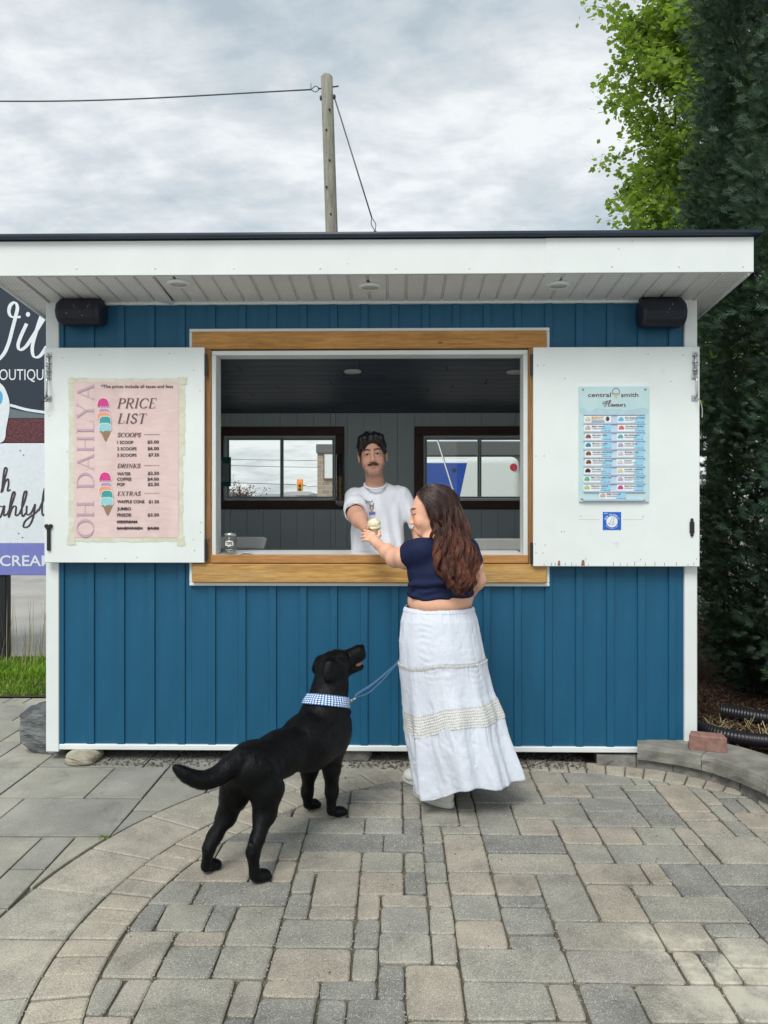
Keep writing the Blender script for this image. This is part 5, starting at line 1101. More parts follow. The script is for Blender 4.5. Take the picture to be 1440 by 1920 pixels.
mesh('lawn_soil', [(-5, 1.43, .004), (-2.12, 1.43, .004), (-2.12, 2.95, .004), (-5, 2.95, .004)], [(0, 1, 2, 3)], M('soil', (.06, .05, .03), rough=.95))['kind'] = 'structure'
blades('grass', gx, gy, RNG.uniform(.018, .05, n) * (1 + 1.0 * (gy > 1.95)), RNG.uniform(.003, .007, n), GRASS, 'bright green grass strip under the roadside sign', 'grass', .9)
STALK = M('dry_stalk', (.26, .24, .13), rough=.9, col2=(.42, .36, .20), bmp=0)
n = 60; blades('weeds', RNG.uniform(-3.75, -3.15, n), RNG.uniform(2.3, 2.9, n), RNG.uniform(.25, .75, n), np.full(n, .003), STALK, 'dry weed stalks standing in the grass by the corner post', 'weeds', .25)
n = 16; gx = np.full(n, G(194, 1572)[0]) + RNG.normal(0, .012, n); gy = np.full(n, G(194, 1572)[1]) + RNG.normal(0, .012, n)
blades('weed_sprout', gx, gy, RNG.uniform(.012, .026, n), np.full(n, .003), GRASS, 'tiny green weed in the joint by the border pavers', 'weed', .9)

# ------------------------------------------------------------------ roadside sign, left
SGY = 2.62; NAVY = plain('sign_navy', (.022, .034, .052), .4); SWT = plain('sign_white', (.74, .80, .84), .4); PUR = plain('sign_purple', (.20, .22, .56), .4); GREYB = plain('sign_grey', (.14, .18, .20), .4)
sg = empty('roadside_sign', (P(-60, 1000, SGY)[0], SGY, 0), 'tall roadside sign with navy, white and purple panels left of the stand', 'sign')
def sbox(name, py0, py1, mat, Y=SGY, x0=-330, x1=92): return pbox(name, x0, x1, py0, py1, Y, Y + .10, mat, sg, .004)
top_ = sbox('panel', 478, 784, NAVY); pic = sbox('panel', 784.6, 830.4, M('berry_print', (.03, .010, .015), rough=.5, col2=(.20, .06, .07), scale=55, bmp=0)); mid = sbox('panel', 831, 1018.6, SWT); low = sbox('panel', 1019.2, 1078, PUR)
sy = SGY - .002
sp_ = lambda nm, parts, mat, par, dy=0: print2d(nm, parts, sy - dy, mat, par)
scp = lambda x, y: (x / 3, 420 + y / 3)
vil = [[(-60, 800), (10, 745), (45, 680), (70, 590), (88, 520), (98, 470), (85, 442), (60, 455), (50, 490), (62, 520), (95, 524), (116, 522)], [(150, 560), (118, 630), (102, 680), (112, 708), (145, 690), (180, 640)], [(180, 640), (230, 560), (262, 505), (268, 470), (240, 500), (205, 600), (182, 690), (190, 745), (225, 742), (262, 690)]]
sp_('lettering', [stroke_shape(spline([scp(*q) for q in s], 8), 6.8, 3.2, nib=.35) for s in vil] + [disc2d(52.5, 589.5, 4, 4.6)], SWT, top_)
sp_('lettering', [text_shape('BOUTIQUE', -13, 93, 712.5, 21.5, .0)], SWT, top_)
sp_('print', [stroke_shape(spline([(-60, 758), (-10, 755), (20, 760), (50, 768), (90, 774)], 6), 5)], SWT, top_); sp_('print', [poly2d([(-60, 764), (0, 762), (40, 771), (91, 779), (91, 784), (-60, 784)])], GREYB, top_, .0005)
sp_('print', [poly2d(spline([(-40, 700), (0, 718), (14, 740), (18, 765), (12, 800), (4, 829), (-40, 829)], 6))], SWT, top_, .004); sp_('print', [disc2d(-4, 745, 9, 14)], plain('sky_blue', (.08, .42, .75), .5), top_, .006)
oh = [[(-40, 915), (-30, 885), (-14, 890), (-12, 915), (-28, 924), (-40, 912)], [(2, 924), (8, 900), (13, 880), (9, 878), (6, 895), (4, 922), (9, 905), (15, 898), (16, 908), (14, 920), (20, 918)]]
dah = [[(-70, 975), (-55, 930), (-30, 935), (-28, 965), (-62, 977)], [(6, 950), (-6, 950), (-10, 966), (0, 970), (8, 948), (7, 966), (13, 964)], [(13, 965), (22, 945), (28, 925), (24, 924), (19, 945), (16, 970), (23, 952), (30, 950), (29, 966), (36, 964)], [(36, 964), (46, 940), (50, 922), (45, 925), (41, 950), (42, 968), (50, 960)], [(50, 948), (50, 964), (58, 962), (66, 945)], [(66, 945), (62, 970), (54, 986), (44, 988), (48, 976), (66, 962), (72, 955)], [(72, 958), (82, 935), (88, 918), (83, 918), (79, 945), (80, 966), (90, 958)]]
sp_('lettering', [stroke_shape(spline(s, 8), 3.6, 2.2, nib=.3) for s in oh + dah], plain('charcoal_ink', (.055, .045, .05), .5), mid)
sp_('lettering', [text_shape('ICE CREAM', -54, 99, 1061, 20.5, .015)], SWT, low)
for (px, py) in ((38, 845), (44, 853), (35, 1000), (42, 1008)): sp_('smudge', [disc2d(px, py, 1.6, 1.3, 8)], GREYB, mid)
for px in (-2, -250):
    a = P(px - 14, 1078, SGY + .02); b = P(px + 13, 1078, SGY + .02); box('post', a[0], b[0], SGY + .02, SGY + .12, -.04, a[2] - .001, plain('post_black', (.012, .014, .018), .5), sg, .006)

# ------------------------------------------------------------------ utility pole, wires
POLEW = M('weathered_pole', (.20, .20, .165), rough=.9, col2=(.36, .36, .30), scale=4, stretch=(6, 6, .7), bmp=.6, bscale=20, bdist=.02, spots=(5, .66, .05, (.06, .055, .05)))
PYd = 7.6; pt = P(612.5, 145, PYd); pb = P(622, 437, PYd); dz = pt[2] - pb[2]; base = pb + (pb - pt) * (pb[2] / dz); pole = empty('utility_pole', (base[0], PYd, -.05), 'weathered wooden utility pole behind the stand roof', 'pole')
tz = np.linspace(0, 1, 14); pts = base[None] + (pt - base)[None] * tz[:, None]; rad = (22.5 / F * (PYd + CAMD)) / 2 * (1.12 - .14 * tz); pts = np.vstack([pts, pts[-1] + [0, 0, .035]]); rad = np.r_[rad, rad[-1] * .7]
tube_obj('shaft', pts, rad, POLEW, pole, 20)
r0 = rad[-2]
for (px, py) in ((618, 205), (612, 243), (618, 300), (612, 350), (620, 401)):
    q = P(px, py, PYd - r0 * 1.04); v, f = lathe([(.0001, -.02), (.015, -.016), (.018, .02)], (q[0], q[1], q[2]), 8, 1); mesh('bolt', v, f, BLACKM, pole)
q = P(626, 163, PYd); v, f = tube([q - [.02, 0, 0], q + [.075, 0, .012]], .012, 8); mesh('eye_bolt', v, f, BLACKM, pole); q = P(601, 166, PYd); v, f = tube([q + [.02, 0, 0], q - [.04, 0, 0]], .012, 8); mesh('eye_bolt', v, f, BLACKM, pole)
for (px, py) in ((602, 184), (627, 182)):
    q = P(px, py, PYd - .02); rock('bracket', q, (.022, .022, .04), BLACKM, 3, None, None, 2, parent=pole)
WIREM = M('steel_wire', (.10, .11, .115), rough=.5, metal=.3, bmp=0)
a = P(600, 166, PYd); b = P(583, 168, PYd); e = P(-300, 186, PYd - .3); mid_ = (b + e) / 2 + [0, 0, -.10]
parts = [tube(spline([b, mid_, e], 12), .013, 6), tube(spline([a, (a + b) / 2 + [0, 0, .045], b], 6), .008, 6), tube(spline([a, (a + b) / 2 - [0, 0, .045], b], 6), .008, 6), tube([b, b + [0, 0, .10]], .006, 5)]
v, f = join(parts); tag(mesh('service_wire', v, f, WIREM, None, True), 'dark wire running left from the utility pole top', 'wire')
a = P(628, 186, PYd - .05); k1 = P(697, 408, PYd - .5); k2 = P(703, 433, PYd - .55); g_ = P(862, 960, PYd - 1.6); 
parts = [tube([a, k1], .011, 6), tube(spline([k1, (k1 + k2) / 2 + [.035, 0, 0], k2], 6), .007, 6), tube(spline([k1, (k1 + k2) / 2 - [.03, 0, 0], k2], 6), .007, 6), tube([k2, k2 + (g_ - k2) * .08], .022, 6), tube([k2, k2 + (g_ - k2) * 1.05], .009, 6)]
v, f = join(parts); gw = tag(mesh('guy_wire', v, f, WIREM, None, True), 'steel guy wire slanting down right from the pole', 'wire')
a2 = P(812, 800, PYd - 1.35); v, f = tube([a2, g_, g_ + (g_ - a2) * .75], .0085, 6); mesh('guard', v, f, plain('guy_guard', (.55, .57, .57), .5), gw, True)

# ------------------------------------------------------------------ behind the stand, seen through its windows
VW = plain('van_white', (.62, .66, .65), .3); VB = plain('van_blue', (.02, .07, .33), .3); vy = 9.6
van = empty('panel_van', (P(800, 1000, vy)[0], vy + .9, -.05), 'white and blue panel van parked behind the stand, seen through the right window', 'van')
x0, x1 = P(690, 900, vy)[0], P(975, 900, vy)[0]; zt_ = P(850, 856, vy)[2]
bm = box_bm(x0, x1, vy, vy + 1.9, .30, zt_, .14, 4); body = from_bm('body', bm, VW, van, True)
dv = P(878, 858, vy)[0]; dv2 = P(861, 936, vy)[0]; zlo = P(850, 936, vy)[2]; sl_ = (dv - dv2) / (zt_ - zlo)
mesh('blue_wrap', [(x0 + .15, vy - .004, .45), (dv - sl_ * (zt_ - .45), vy - .004, .45), (dv - sl_ * .12, vy - .004, zt_ - .13), (x0 + .15, vy - .004, zt_ - .13)], [(0, 1, 2, 3)], VB, body)
mesh('blue_wrap', [(x0 + .14, vy - .004, zt_ - .129), (dv - sl_ * .12, vy - .004, zt_ - .129), (dv - .005, vy + .06, zt_ - .026), (x0 + .14, vy + .06, zt_ - .026)], [(0, 1, 2, 3)], VB, body)
q = P(963, 876, vy); v, f = lathe([(.0001, -.006), (.062, -.006), (.070, 0)], (q[0], vy - .002, q[2]), 20, 1); mesh('red_badge', v, f, plain('badge_red', (.42, .03, .05), .5), body)
q = P(851, 881, vy); v, f = lathe([(.0001, -.02), (.03, -.015), (.04, 0)], (q[0], vy - .005, q[2]), 12, 1); mesh('side_lamp', v, f, BLACKM, body)
for fx in (.2, .8):
    xx = x0 + (x1 - x0) * fx
    v, f = lathe([(.12, -.02), (.30, -.02), (.34, .03), (.34, .20), (.30, .22)], (xx, vy + .02, .30), 24, 1); w = mesh('wheel', v, f, plain('tyre', (.02, .02, .02), .8), van, True); v, f = lathe([(.0001, -.025), (.17, -.022), (.2, 0)], (xx, vy + .0, .30), 18, 1); mesh('rim', v, f, STEEL, w, True)
bx = empty('flat_roof_building', (3.5, 16, -.05), 'low building with dark flat roof behind the van', 'building'); by = 13.5
box('wall', P(770, 900, by)[0], P(1300, 900, by)[0], by, by + 4, -.05, P(850, 856, by)[2], M('stucco', (.42, .40, .35), rough=.9), bx, 0); box('roof', P(765, 900, by - .3)[0], P(1310, 900, by)[0], by - .3, by + 4.3, P(850, 856, by)[2] + .002, P(850, 829, by)[2], plain('dark_roof', (.10, .11, .11), .7), bx, .02)
wn = pbox('window', 1010, 1060, 870, 925, by - .03, by + .02, plain('dark_glass', (.03, .04, .05), .1), bx, .01)
for (a_, b_, c_, d_, mt) in ((560, 612, 905, 935, VW),): pass
# brick building, signal, far roofs, purple-leaved tree, wires
sb = 24.0; sbd = empty('stone_building', (P(640, 900, sb)[0], sb + 3, -.05), 'tan brick building with dark parapet seen through the left window', 'building')
def brick_mat():
    m = bpy.data.materials.new('tan_brick'); N, L, b = setup(m, .9, .2, 0); tb = N.new('ShaderNodeTexBrick'); mp = coords(N, L, (1, 1, 1)); cx = N.new('ShaderNodeSeparateXYZ'); cc = N.new('ShaderNodeCombineXYZ'); L.new(mp.outputs[0], cx.inputs[0]); L.new(cx.outputs[0], cc.inputs[0]); L.new(cx.outputs[2], cc.inputs[1]); L.new(cc.outputs[0], tb.inputs[0]); tb.inputs['Scale'].default_value = 1.6; tb.inputs['Color1'].default_value = (.36, .30, .22, 1); tb.inputs['Color2'].default_value = (.26, .21, .16, 1); tb.inputs['Mortar'].default_value = (.40, .37, .31, 1); L.new(tb.outputs[0], b.inputs['Base Color']); return m
box('wall', P(595, 900, sb)[0], P(720, 900, sb)[0], sb, sb + 6, -.05, P(600, 850, sb)[2], brick_mat(), sbd, 0); box('parapet', P(593, 900, sb)[0], P(722, 900, sb)[0], sb - .1, sb + 6.1, P(600, 850, sb)[2] + .002, P(600, 833, sb)[2], plain('parapet', (.11, .12, .12), .7), sbd, .02)
wn = pbox('window', 608, 640, 851, 897, sb - .06, sb + .05, plain('pane_pale', (.70, .74, .74), .2), sbd, .01); pbox('frame', 606.5, 642, 849.5, 851, sb - .08, sb, plain('maroon_frame', (.22, .08, .06), .6), wn, .005); pbox('frame', 606.5, 608, 851.2, 898, sb - .08, sb, plain('maroon_frame', (.22, .08, .06), .6), wn, .005); pbox('frame', 606.5, 642, 897.2, 899, sb - .08, sb, plain('maroon_frame', (.22, .08, .06), .6), wn, .005)
st = 60.0; q0 = P(562, 922, st); ts = empty('traffic_signal', (P(700, 920, st)[0], st, -.05), 'yellow traffic signal showing red on a long mast arm', 'traffic light')
a = P(556.5, 921, st); b = P(567.5, 898.5, st); hs = box('housing', a[0], b[0], st, st + .3, a[2], b[2], plain('signal_yellow', (.60, .34, .03), .5), ts, .04)
for k, (c_, em) in enumerate((((.9, .05, .02), 3.0), ((.10, .05, .03), 0), ((.08, .05, .04), 0))):
    q = P(562, 903.5 + 7 * k, st); v, f = lathe([(.0001, -.10), (.11, -.06), (.13, 0)], (q[0], st - .01, q[2]), 16, 1); mesh('lamp', v, f, plain('signal_lamp_%d' % k, c_, .4, emit=em), hs, True)
q = P(580, 911, st + .2); e = P(760, 907, st + .2); tube_obj('mast_arm', [P(562, 909, st + .2), q, e], [.05, .06, .10], STEEL, ts); tube_obj('mast', [(e[0], e[1], -.05), (e[0], e[1], e[2] + .4)], [.16, .12], STEEL, ts)
for k, (p0, p1, t0, t1, d, lb) in enumerate(((470, 540, 926, 936, 80, 'long low grey roof on the far side of the road'), (520, 585, 921, 936, 95, 'pale gabled house far beyond the traffic signal'), (575, 600, 925, 936, 70, 'dark low roof beside the brick building'), (380, 445, 922, 936, 90, 'far off pale building behind the purple tree'))):
    a = P(p0, 936, d); b = P(p1, t0, d); w = b[0] - a[0]; hb = empty('far_building', ((a[0] + b[0]) / 2, d + 4, -.05), lb, 'building', 'far buildings through the window'); zz = b[2]; ze = 1.55 + (zz - 1.55) * .45
    box('wall', a[0], b[0], d, d + 8, -.05, ze, plain('far_wall_%d' % k, [(.36, .36, .34), (.5, .48, .44), (.3, .3, .3), (.45, .42, .38)][k], .9), hb, 0)
    vs = [(a[0] - .3, d - .3, ze), (b[0] + .3, d - .3, ze), (b[0] + .3, d + 8.3, ze), (a[0] - .3, d + 8.3, ze), (a[0] + w * .15, d + 4, zz), (b[0] - w * .15, d + 4, zz)]; mesh('roof', vs, [(0, 1, 5, 4), (1, 2, 5), (2, 3, 4, 5), (3, 0, 4), (3, 2, 1, 0)], plain('far_roof_%d' % k, [(.26, .27, .28), (.34, .33, .32), (.12, .13, .14), (.3, .28, .26)][k], .9), hb)
    bw = box('window', a[0] + w * .3, a[0] + w * .45, d - .05, d + .02, 1.0, max(1.2, ze - .2), plain('dark_glass', (.03, .04, .05), .1), hb, 0)
pd = 18.0; pc = P(452, 918, pd); pr = empty('purple_tree', (pc[0], pd, -.05), 'small purple leaved tree seen through the left window', 'tree'); rr = np.random.default_rng(5)
tube_obj('trunk', [(pc[0], pd, -.05), (pc[0] + .03, pd, .9), (pc[0] - .05, pd, 1.9)], [.07, .05, .02], BARK, pr); bs = []; tp = []
for k in range(26):
    p0 = np.array([pc[0], pd, rr.uniform(.9, 1.7)]); p1 = p0 + [rr.normal(0, .34), rr.normal(0, .3), rr.uniform(.1, .55)]; c = spline([p0, (p0 + p1) / 2 + rr.normal(0, .04, 3), p1], 5); bs.append(tube(c, np.linspace(.014, .003, len(c)), 4, False)); tp.append(c)
v, f = join(bs); mesh('limbs', v, f, BARK, pr)['kind'] = 'stuff'; tp = np.vstack(tp); n = 1500; pos = tp[rr.integers(0, len(tp), n)] + rr.normal(0, .06, (n, 3)); v, f = sprays(pos, rr.normal(0, 1, (n, 3)), rr.uniform(.03, .06, n), MT[0], MT[1]); mesh('crown', v, f, M('purple_leaf', (.06, .03, .035), rough=.6, col2=(.16, .09, .09), bmp=0), pr)['kind'] = 'stuff'
for k, (ya, yb, d, lb) in enumerate(((859, 864, 45, 'upper power line crossing behind the stand'), (870, 877, 45, 'lower power line crossing behind the stand'), (900, 909, 58, 'span wire running to the traffic signal'))):
    a = P(300, ya - 2, d); b = P(640 if k < 2 else 556, yb, d); tube_obj('power_line', spline([a, (a + b) / 2 - [0, 0, .05], b], 8), .018 if k < 2 else .03, WIREM, None, 5); tag(bpy.data.objects['power_line' if k == 0 else 'power_line.%03d' % k], lb, 'wire', 'wires beyond the stand')
# ------------------------------------------------------------------ organic modelling: blended volumes turned into one smooth surface
class Field:
    def __init__(s, lo, hi, h):
        s.lo = np.asarray(lo, float); s.h = h; s.n = np.ceil((np.asarray(hi) - s.lo) / h).astype(int) + 1
        s.ax = [s.lo[k] + h * np.arange(s.n[k]) for k in range(3)]; s.f = np.full(s.n, 1.0, np.float32)
    def win(s, lo, hi):
        a = np.clip(np.floor((np.asarray(lo) - s.lo) / s.h).astype(int), 0, s.n); b = np.clip(np.ceil((np.asarray(hi) - s.lo) / s.h).astype(int) + 1, 0, s.n)
        sl = tuple(slice(i, j) for i, j in zip(a, b)); g = np.meshgrid(*[s.ax[k][sl[k]] for k in range(3)], indexing='ij', sparse=True); return sl, g
    def blend(s, sl, d, k, op):
        f = s.f[sl]; d = d.astype(np.float32)
        if f.size == 0: return
        if op == 'u': a, b, sg = f, d, 1
        elif op == 'd': a, b, sg = -f, d, -1          # cut d out of f
        elif op == 'i': a, b, sg = -f, -d, -1
        if k > 0:
            t = np.clip(.5 + .5 * (b - a) / k, 0, 1); r_ = b + (a - b) * t - k * t * (1 - t)
        else: r_ = np.minimum(a, b)
        s.f[sl] = sg * r_
    def cap(s, a, b, ra, rb=None, k=.02, op='u'):
        rb = ra if rb is None else rb; a, b = V(a), V(b); m = max(ra, rb) + k + 4 * s.h; sl, g = s.win(np.minimum(a, b) - m, np.maximum(a, b) + m)
        ba = b - a; L2 = ba.dot(ba) + 1e-12; t = np.clip(sum((g[i] - a[i]) * ba[i] for i in range(3)) / L2, 0, 1)
        d = np.sqrt(sum((g[i] - a[i] - t * ba[i]) ** 2 for i in range(3))) - (ra + (rb - ra) * t); s.blend(sl, d, k, op)
    def chain(s, pts, rad, k=.02):
        for i in range(len(pts) - 1): s.cap(pts[i], pts[i + 1], rad[i], rad[i + 1], k)
    def ell(s, c, r_, ax=None, k=.02, op='u'):
        c, r_ = V(c), V(r_); ax = np.eye(3) if ax is None else V(ax); m = max(r_) + k + 4 * s.h; sl, g = s.win(c - m, c + m)
        q = [sum((g[i] - c[i]) * ax[j][i] for i in range(3)) for j in range(3)]
        k0 = np.sqrt(sum((q[j] / r_[j]) ** 2 for j in range(3))); k1 = np.sqrt(sum((q[j] / r_[j] ** 2) ** 2 for j in range(3))) + 1e-9; s.blend(sl, k0 * (k0 - 1) / k1, k, op)
    def cut(s, p, n, k=0):
        """keep the side that n points away from"""
        p, n = V(p), V(n) / np.linalg.norm(n); g = np.meshgrid(*s.ax, indexing='ij', sparse=True); s.blend((slice(None),) * 3, sum((g[i] - p[i]) * n[i] for i in range(3)) + np.zeros(s.n, np.float32), k, 'i')
    def displace(s, fun, band=.03):
        i = np.nonzero(np.abs(s.f) < band); p = np.stack([s.ax[k][i[k]] for k in range(3)], 1); s.f[i] += fun(p).astype(np.float32)
    def at(s, p):
        q = (np.asarray(p) - s.lo) / s.h; i = np.clip(np.floor(q).astype(int), 0, s.n - 2); t = q - i; r_ = 0
        for dx in (0, 1):
            for dy in (0, 1):
                for dz in (0, 1):
                    w = (t[..., 0] if dx else 1 - t[..., 0]) * (t[..., 1] if dy else 1 - t[..., 1]) * (t[..., 2] if dz else 1 - t[..., 2]); r_ = r_ + w * s.f[i[..., 0] + dx, i[..., 1] + dy, i[..., 2] + dz]
        return r_
    def surface(s):
        f = s.f; ins = f < 0; nx, ny, nz = s.n; cnt = np.zeros((nx - 1, ny - 1, nz - 1), np.int8)
        for dx in (0, 1):
            for dy in (0, 1):
                for dz in (0, 1): cnt += ins[dx:nx - 1 + dx, dy:ny - 1 + dy, dz:nz - 1 + dz]
        act = (cnt > 0) & (cnt < 8); idx = np.argwhere(act); vid = np.full(act.shape, -1, np.int64); vid[act] = np.arange(len(idx))
        cor = [(0, 0, 0), (1, 0, 0), (0, 1, 0), (1, 1, 0), (0, 0, 1), (1, 0, 1), (0, 1, 1), (1, 1, 1)]; val = np.stack([f[idx[:, 0] + a, idx[:, 1] + b, idx[:, 2] + c] for a, b, c in cor], 1)
        acc = np.zeros((len(idx), 3)); n = np.zeros(len(idx))
        for i, j in ((0, 1), (2, 3), (4, 5), (6, 7), (0, 2), (1, 3), (4, 6), (5, 7), (0, 4), (1, 5), (2, 6), (3, 7)):
            a, b = val[:, i], val[:, j]; m = (a < 0) != (b < 0); t = np.where(m, a / np.where(m, a - b, 1), 0); p = np.array(cor[i]) + t[:, None] * (np.array(cor[j]) - np.array(cor[i])); acc[m] += p[m]; n[m] += 1
        vs = s.lo + s.h * (idx + acc / n[:, None]); fs = []
        for ax in range(3):
            o = [k for k in range(3) if k != ax]; A = [slice(None)] * 3; B = [slice(None)] * 3; A[ax] = slice(0, s.n[ax] - 1); B[ax] = slice(1, s.n[ax])
            for k in o: A[k] = B[k] = slice(1, s.n[k] - 1)
            e = ins[tuple(A)] != ins[tuple(B)]; q = np.argwhere(e); up = ins[tuple(A)][e]
            for k in o: q[:, k] += 1
            def cell(d0, d1):
                c = q.copy(); c[:, o[0]] -= d0; c[:, o[1]] -= d1; return vid[c[:, 0], c[:, 1], c[:, 2]]
            qd = np.stack([cell(1, 1), cell(0, 1), cell(0, 0), cell(1, 0)], 1); fl = up if ax != 1 else ~up; qd[~fl] = qd[~fl][:, ::-1]; fs.append(qd)
        fs = np.vstack(fs); return vs, fs[(fs >= 0).all(1)]
def relax(vs, fs, it=2, lam=.5):
    n = len(vs); e = np.vstack([fs[:, [0, 1]], fs[:, [1, 2]], fs[:, [2, 3]], fs[:, [3, 0]]]); e = np.vstack([e, e[:, ::-1]]); deg = np.bincount(e[:, 0], minlength=n)[:, None]
    for _ in range(it):
        acc = np.stack([np.bincount(e[:, 0], vs[e[:, 1], k], n) for k in range(3)], 1); vs = vs + lam * (acc / np.maximum(deg, 1) - vs)
    return vs
def vnoise(p, seed=0):
    """smooth 3-D value noise in about -1..1"""
    i = np.floor(p).astype(np.int64); t = p - i; t = t * t * (3 - 2 * t); r_ = 0
    for a in (0, 1):
        for b in (0, 1):
            for c in (0, 1):
                h = (i[:, 0] + a) * 374761393 + (i[:, 1] + b) * 668265263 + (i[:, 2] + c) * 2147483647 + seed * 974711; h = (h ^ (h >> 13)) * 1274126177; h = (h ^ (h >> 16)) & 0xffff
                r_ = r_ + (h / 32767.5 - 1) * (t[:, 0] if a else 1 - t[:, 0]) * (t[:, 1] if b else 1 - t[:, 1]) * (t[:, 2] if c else 1 - t[:, 2])
    return r_
def paint(o, cols):
    at = o.data.color_attributes.new('Col', 'FLOAT_COLOR', 'POINT'); c = np.ones((len(cols), 4), np.float32); c[:, :3] = cols; at.data.foreach_set('color', c.ravel())
def attr_mat(name, rough=.5, spec=.4, sss=0.0, fine=0.0, fscale=300, sheen=0.0, cvar=.06):
    m = bpy.data.materials.new(name); N, L, b = setup(m, rough, spec, 0); a = N.new('ShaderNodeAttribute'); a.attribute_name = 'Col'; mp = coords(N, L, (1, 1, 1)); t = noise(N, L, mp, 45, 4); r_ = ramp(N, L, t.outputs[0], [(.3, (1 - cvar,) * 3), (.7, (1 + cvar,) * 3)])
    L.new(mix(N, L, 1.0, a.outputs[0], r_.outputs[0], 'MULTIPLY'), b.inputs['Base Color'])
    if sss: b.inputs['Subsurface Weight'].default_value = sss; b.inputs['Subsurface Radius'].default_value = (.010, .004, .002); b.inputs['Subsurface Scale'].default_value = 1.0
    if fine: t2 = noise(N, L, mp, fscale, 3); bump(N, L, b, t2.outputs[0], fine, .002)
    if sheen: b.inputs['Sheen Weight'].default_value = sheen
    return m
SKIN = attr_mat('skin', .5, .35, .12, .08, 600); HAIRM = attr_mat('hair_strands', .36, .5)
def strands(paths, rad, n=3):
    """paths (S, M, 3), rad (M,) or (S, M): thin three-sided strands"""
    S, Mn, _ = paths.shape; rad = np.broadcast_to(rad, (S, Mn)); T = np.gradient(paths, axis=1); T /= np.linalg.norm(T, axis=2)[..., None] + 1e-9
    ref = np.array([.13, -.97, .2]); u = np.cross(T, ref); u /= np.linalg.norm(u, axis=2)[..., None] + 1e-9; w = np.cross(T, u); a = 2 * math.pi * np.arange(n) / n
    vs = paths[:, :, None] + rad[:, :, None, None] * (np.cos(a)[:, None] * u[:, :, None] + np.sin(a)[:, None] * w[:, :, None]); base = (np.arange(S) * Mn * n)[:, None, None]; i = np.arange(Mn - 1)[None, :, None]; k = np.arange(n)[None, None, :]
    q = np.stack(np.broadcast_arrays(base + i * n + k, base + i * n + (k + 1) % n, base + (i + 1) * n + (k + 1) % n, base + (i + 1) * n + k), -1); return vs.reshape(-1, 3), q.reshape(-1, 4)
def head_frame(c, fwd, up):
    f = V(fwd) / np.linalg.norm(fwd); r_ = np.cross(f, up); r_ /= np.linalg.norm(r_); u = np.cross(r_, f); return V(c), r_, f, u
def add_head(S, fr, sc=1.0, female=False, smile=.0):
    c, r_, f, u = fr; ax = np.array([r_, f, u]); W_ = lambda x, y, z: c + sc * (x * r_ + y * f + z * u); E = lambda p, rad, k=.012, op='u', a=ax: S.ell(W_(*p), V(rad) * sc, a, k * sc, op); K = lambda p, q, ra, rb=None, k=.01, op='u': S.cap(W_(*p), W_(*q), ra * sc, (rb if rb is not None else ra) * sc, k * sc, op)
    E((0, -.018, .030), (.074, .094, .084), .02); E((0, .028, -.030), (.061, .064, .088), .03); E((0, .055, -.095), (.030 if not female else .026, .030, .022), .03)
    for s in (-1, 1):
        E((s * .036, .048, -.044), (.028, .030, .030), .02); K((s * (.046 if female else .044), .0, -.060), (s * .020, .062, -.098), .019, .016, .025); K((s * .012, .086, .020), (s * .040, .074, .022), .010, .008, .014)
    for s in (-1, 1): E((s * .031, .099, .000), (.017, .016, .0105), .010, 'd')
    for s in (-1, 1): E((s * .031, .0735, .000), (.0145, .0135, .0135), .003); K((s * .018, .083, .009), (s * .044, .078, .008), .0042, .0035, .005); K((s * .020, .082, -.009), (s * .042, .078, -.008), .003, .003, .005)
    nf = .80 if female else 1.0; K((0, .088, .008), (0, .108 - (.004 if female else 0), -.036), .0075 * nf, .0115 * nf, .012); E((0, .110 - (.004 if female else 0), -.039), (.0125 * nf, .012 * nf, .010 * nf), .008)
    for s in (-1, 1): E((s * .0125, .098, -.044), (.0085, .011, .008), .006); E((s * .007, .105, -.053), (.0035, .006, .004), .003, 'd')
    K((-.016, .088, -.0655), (.016, .088, -.0655), .0062, None, .008); E((0, .094, -.0650), (.011, .007, .006), .008); K((-.014, .087, -.0785), (.014, .087, -.0785), .0072, None, .008); E((0, .091, -.078), (.012, .007, .007), .008)
    dz = .006 * smile
    K((-.021, .087, -.0712 + dz), (0, .1015, -.0722), .0024, .0020, .003, 'd'); K((.021, .087, -.0712 + dz), (0, .1015, -.0722), .0024, .0020, .003, 'd')
    for s in (-1, 1):
        ea = np.array([r_ + s * .35 * f * -1, f, u]); E((s * .084, -.010, -.008), (.009, .020, .034), .008); E((s * .093, -.002, -.006), (.006, .009, .018), .006, 'd')
    return W_
def head_local(fr, sc, vs):
    c, r_, f, u = fr; d = (vs - c) / sc; return np.c_[d @ r_, d @ f, d @ u]
def sstep(x, a, b): t = np.clip((x - a) / (b - a), 0, 1); return t * t * (3 - 2 * t)
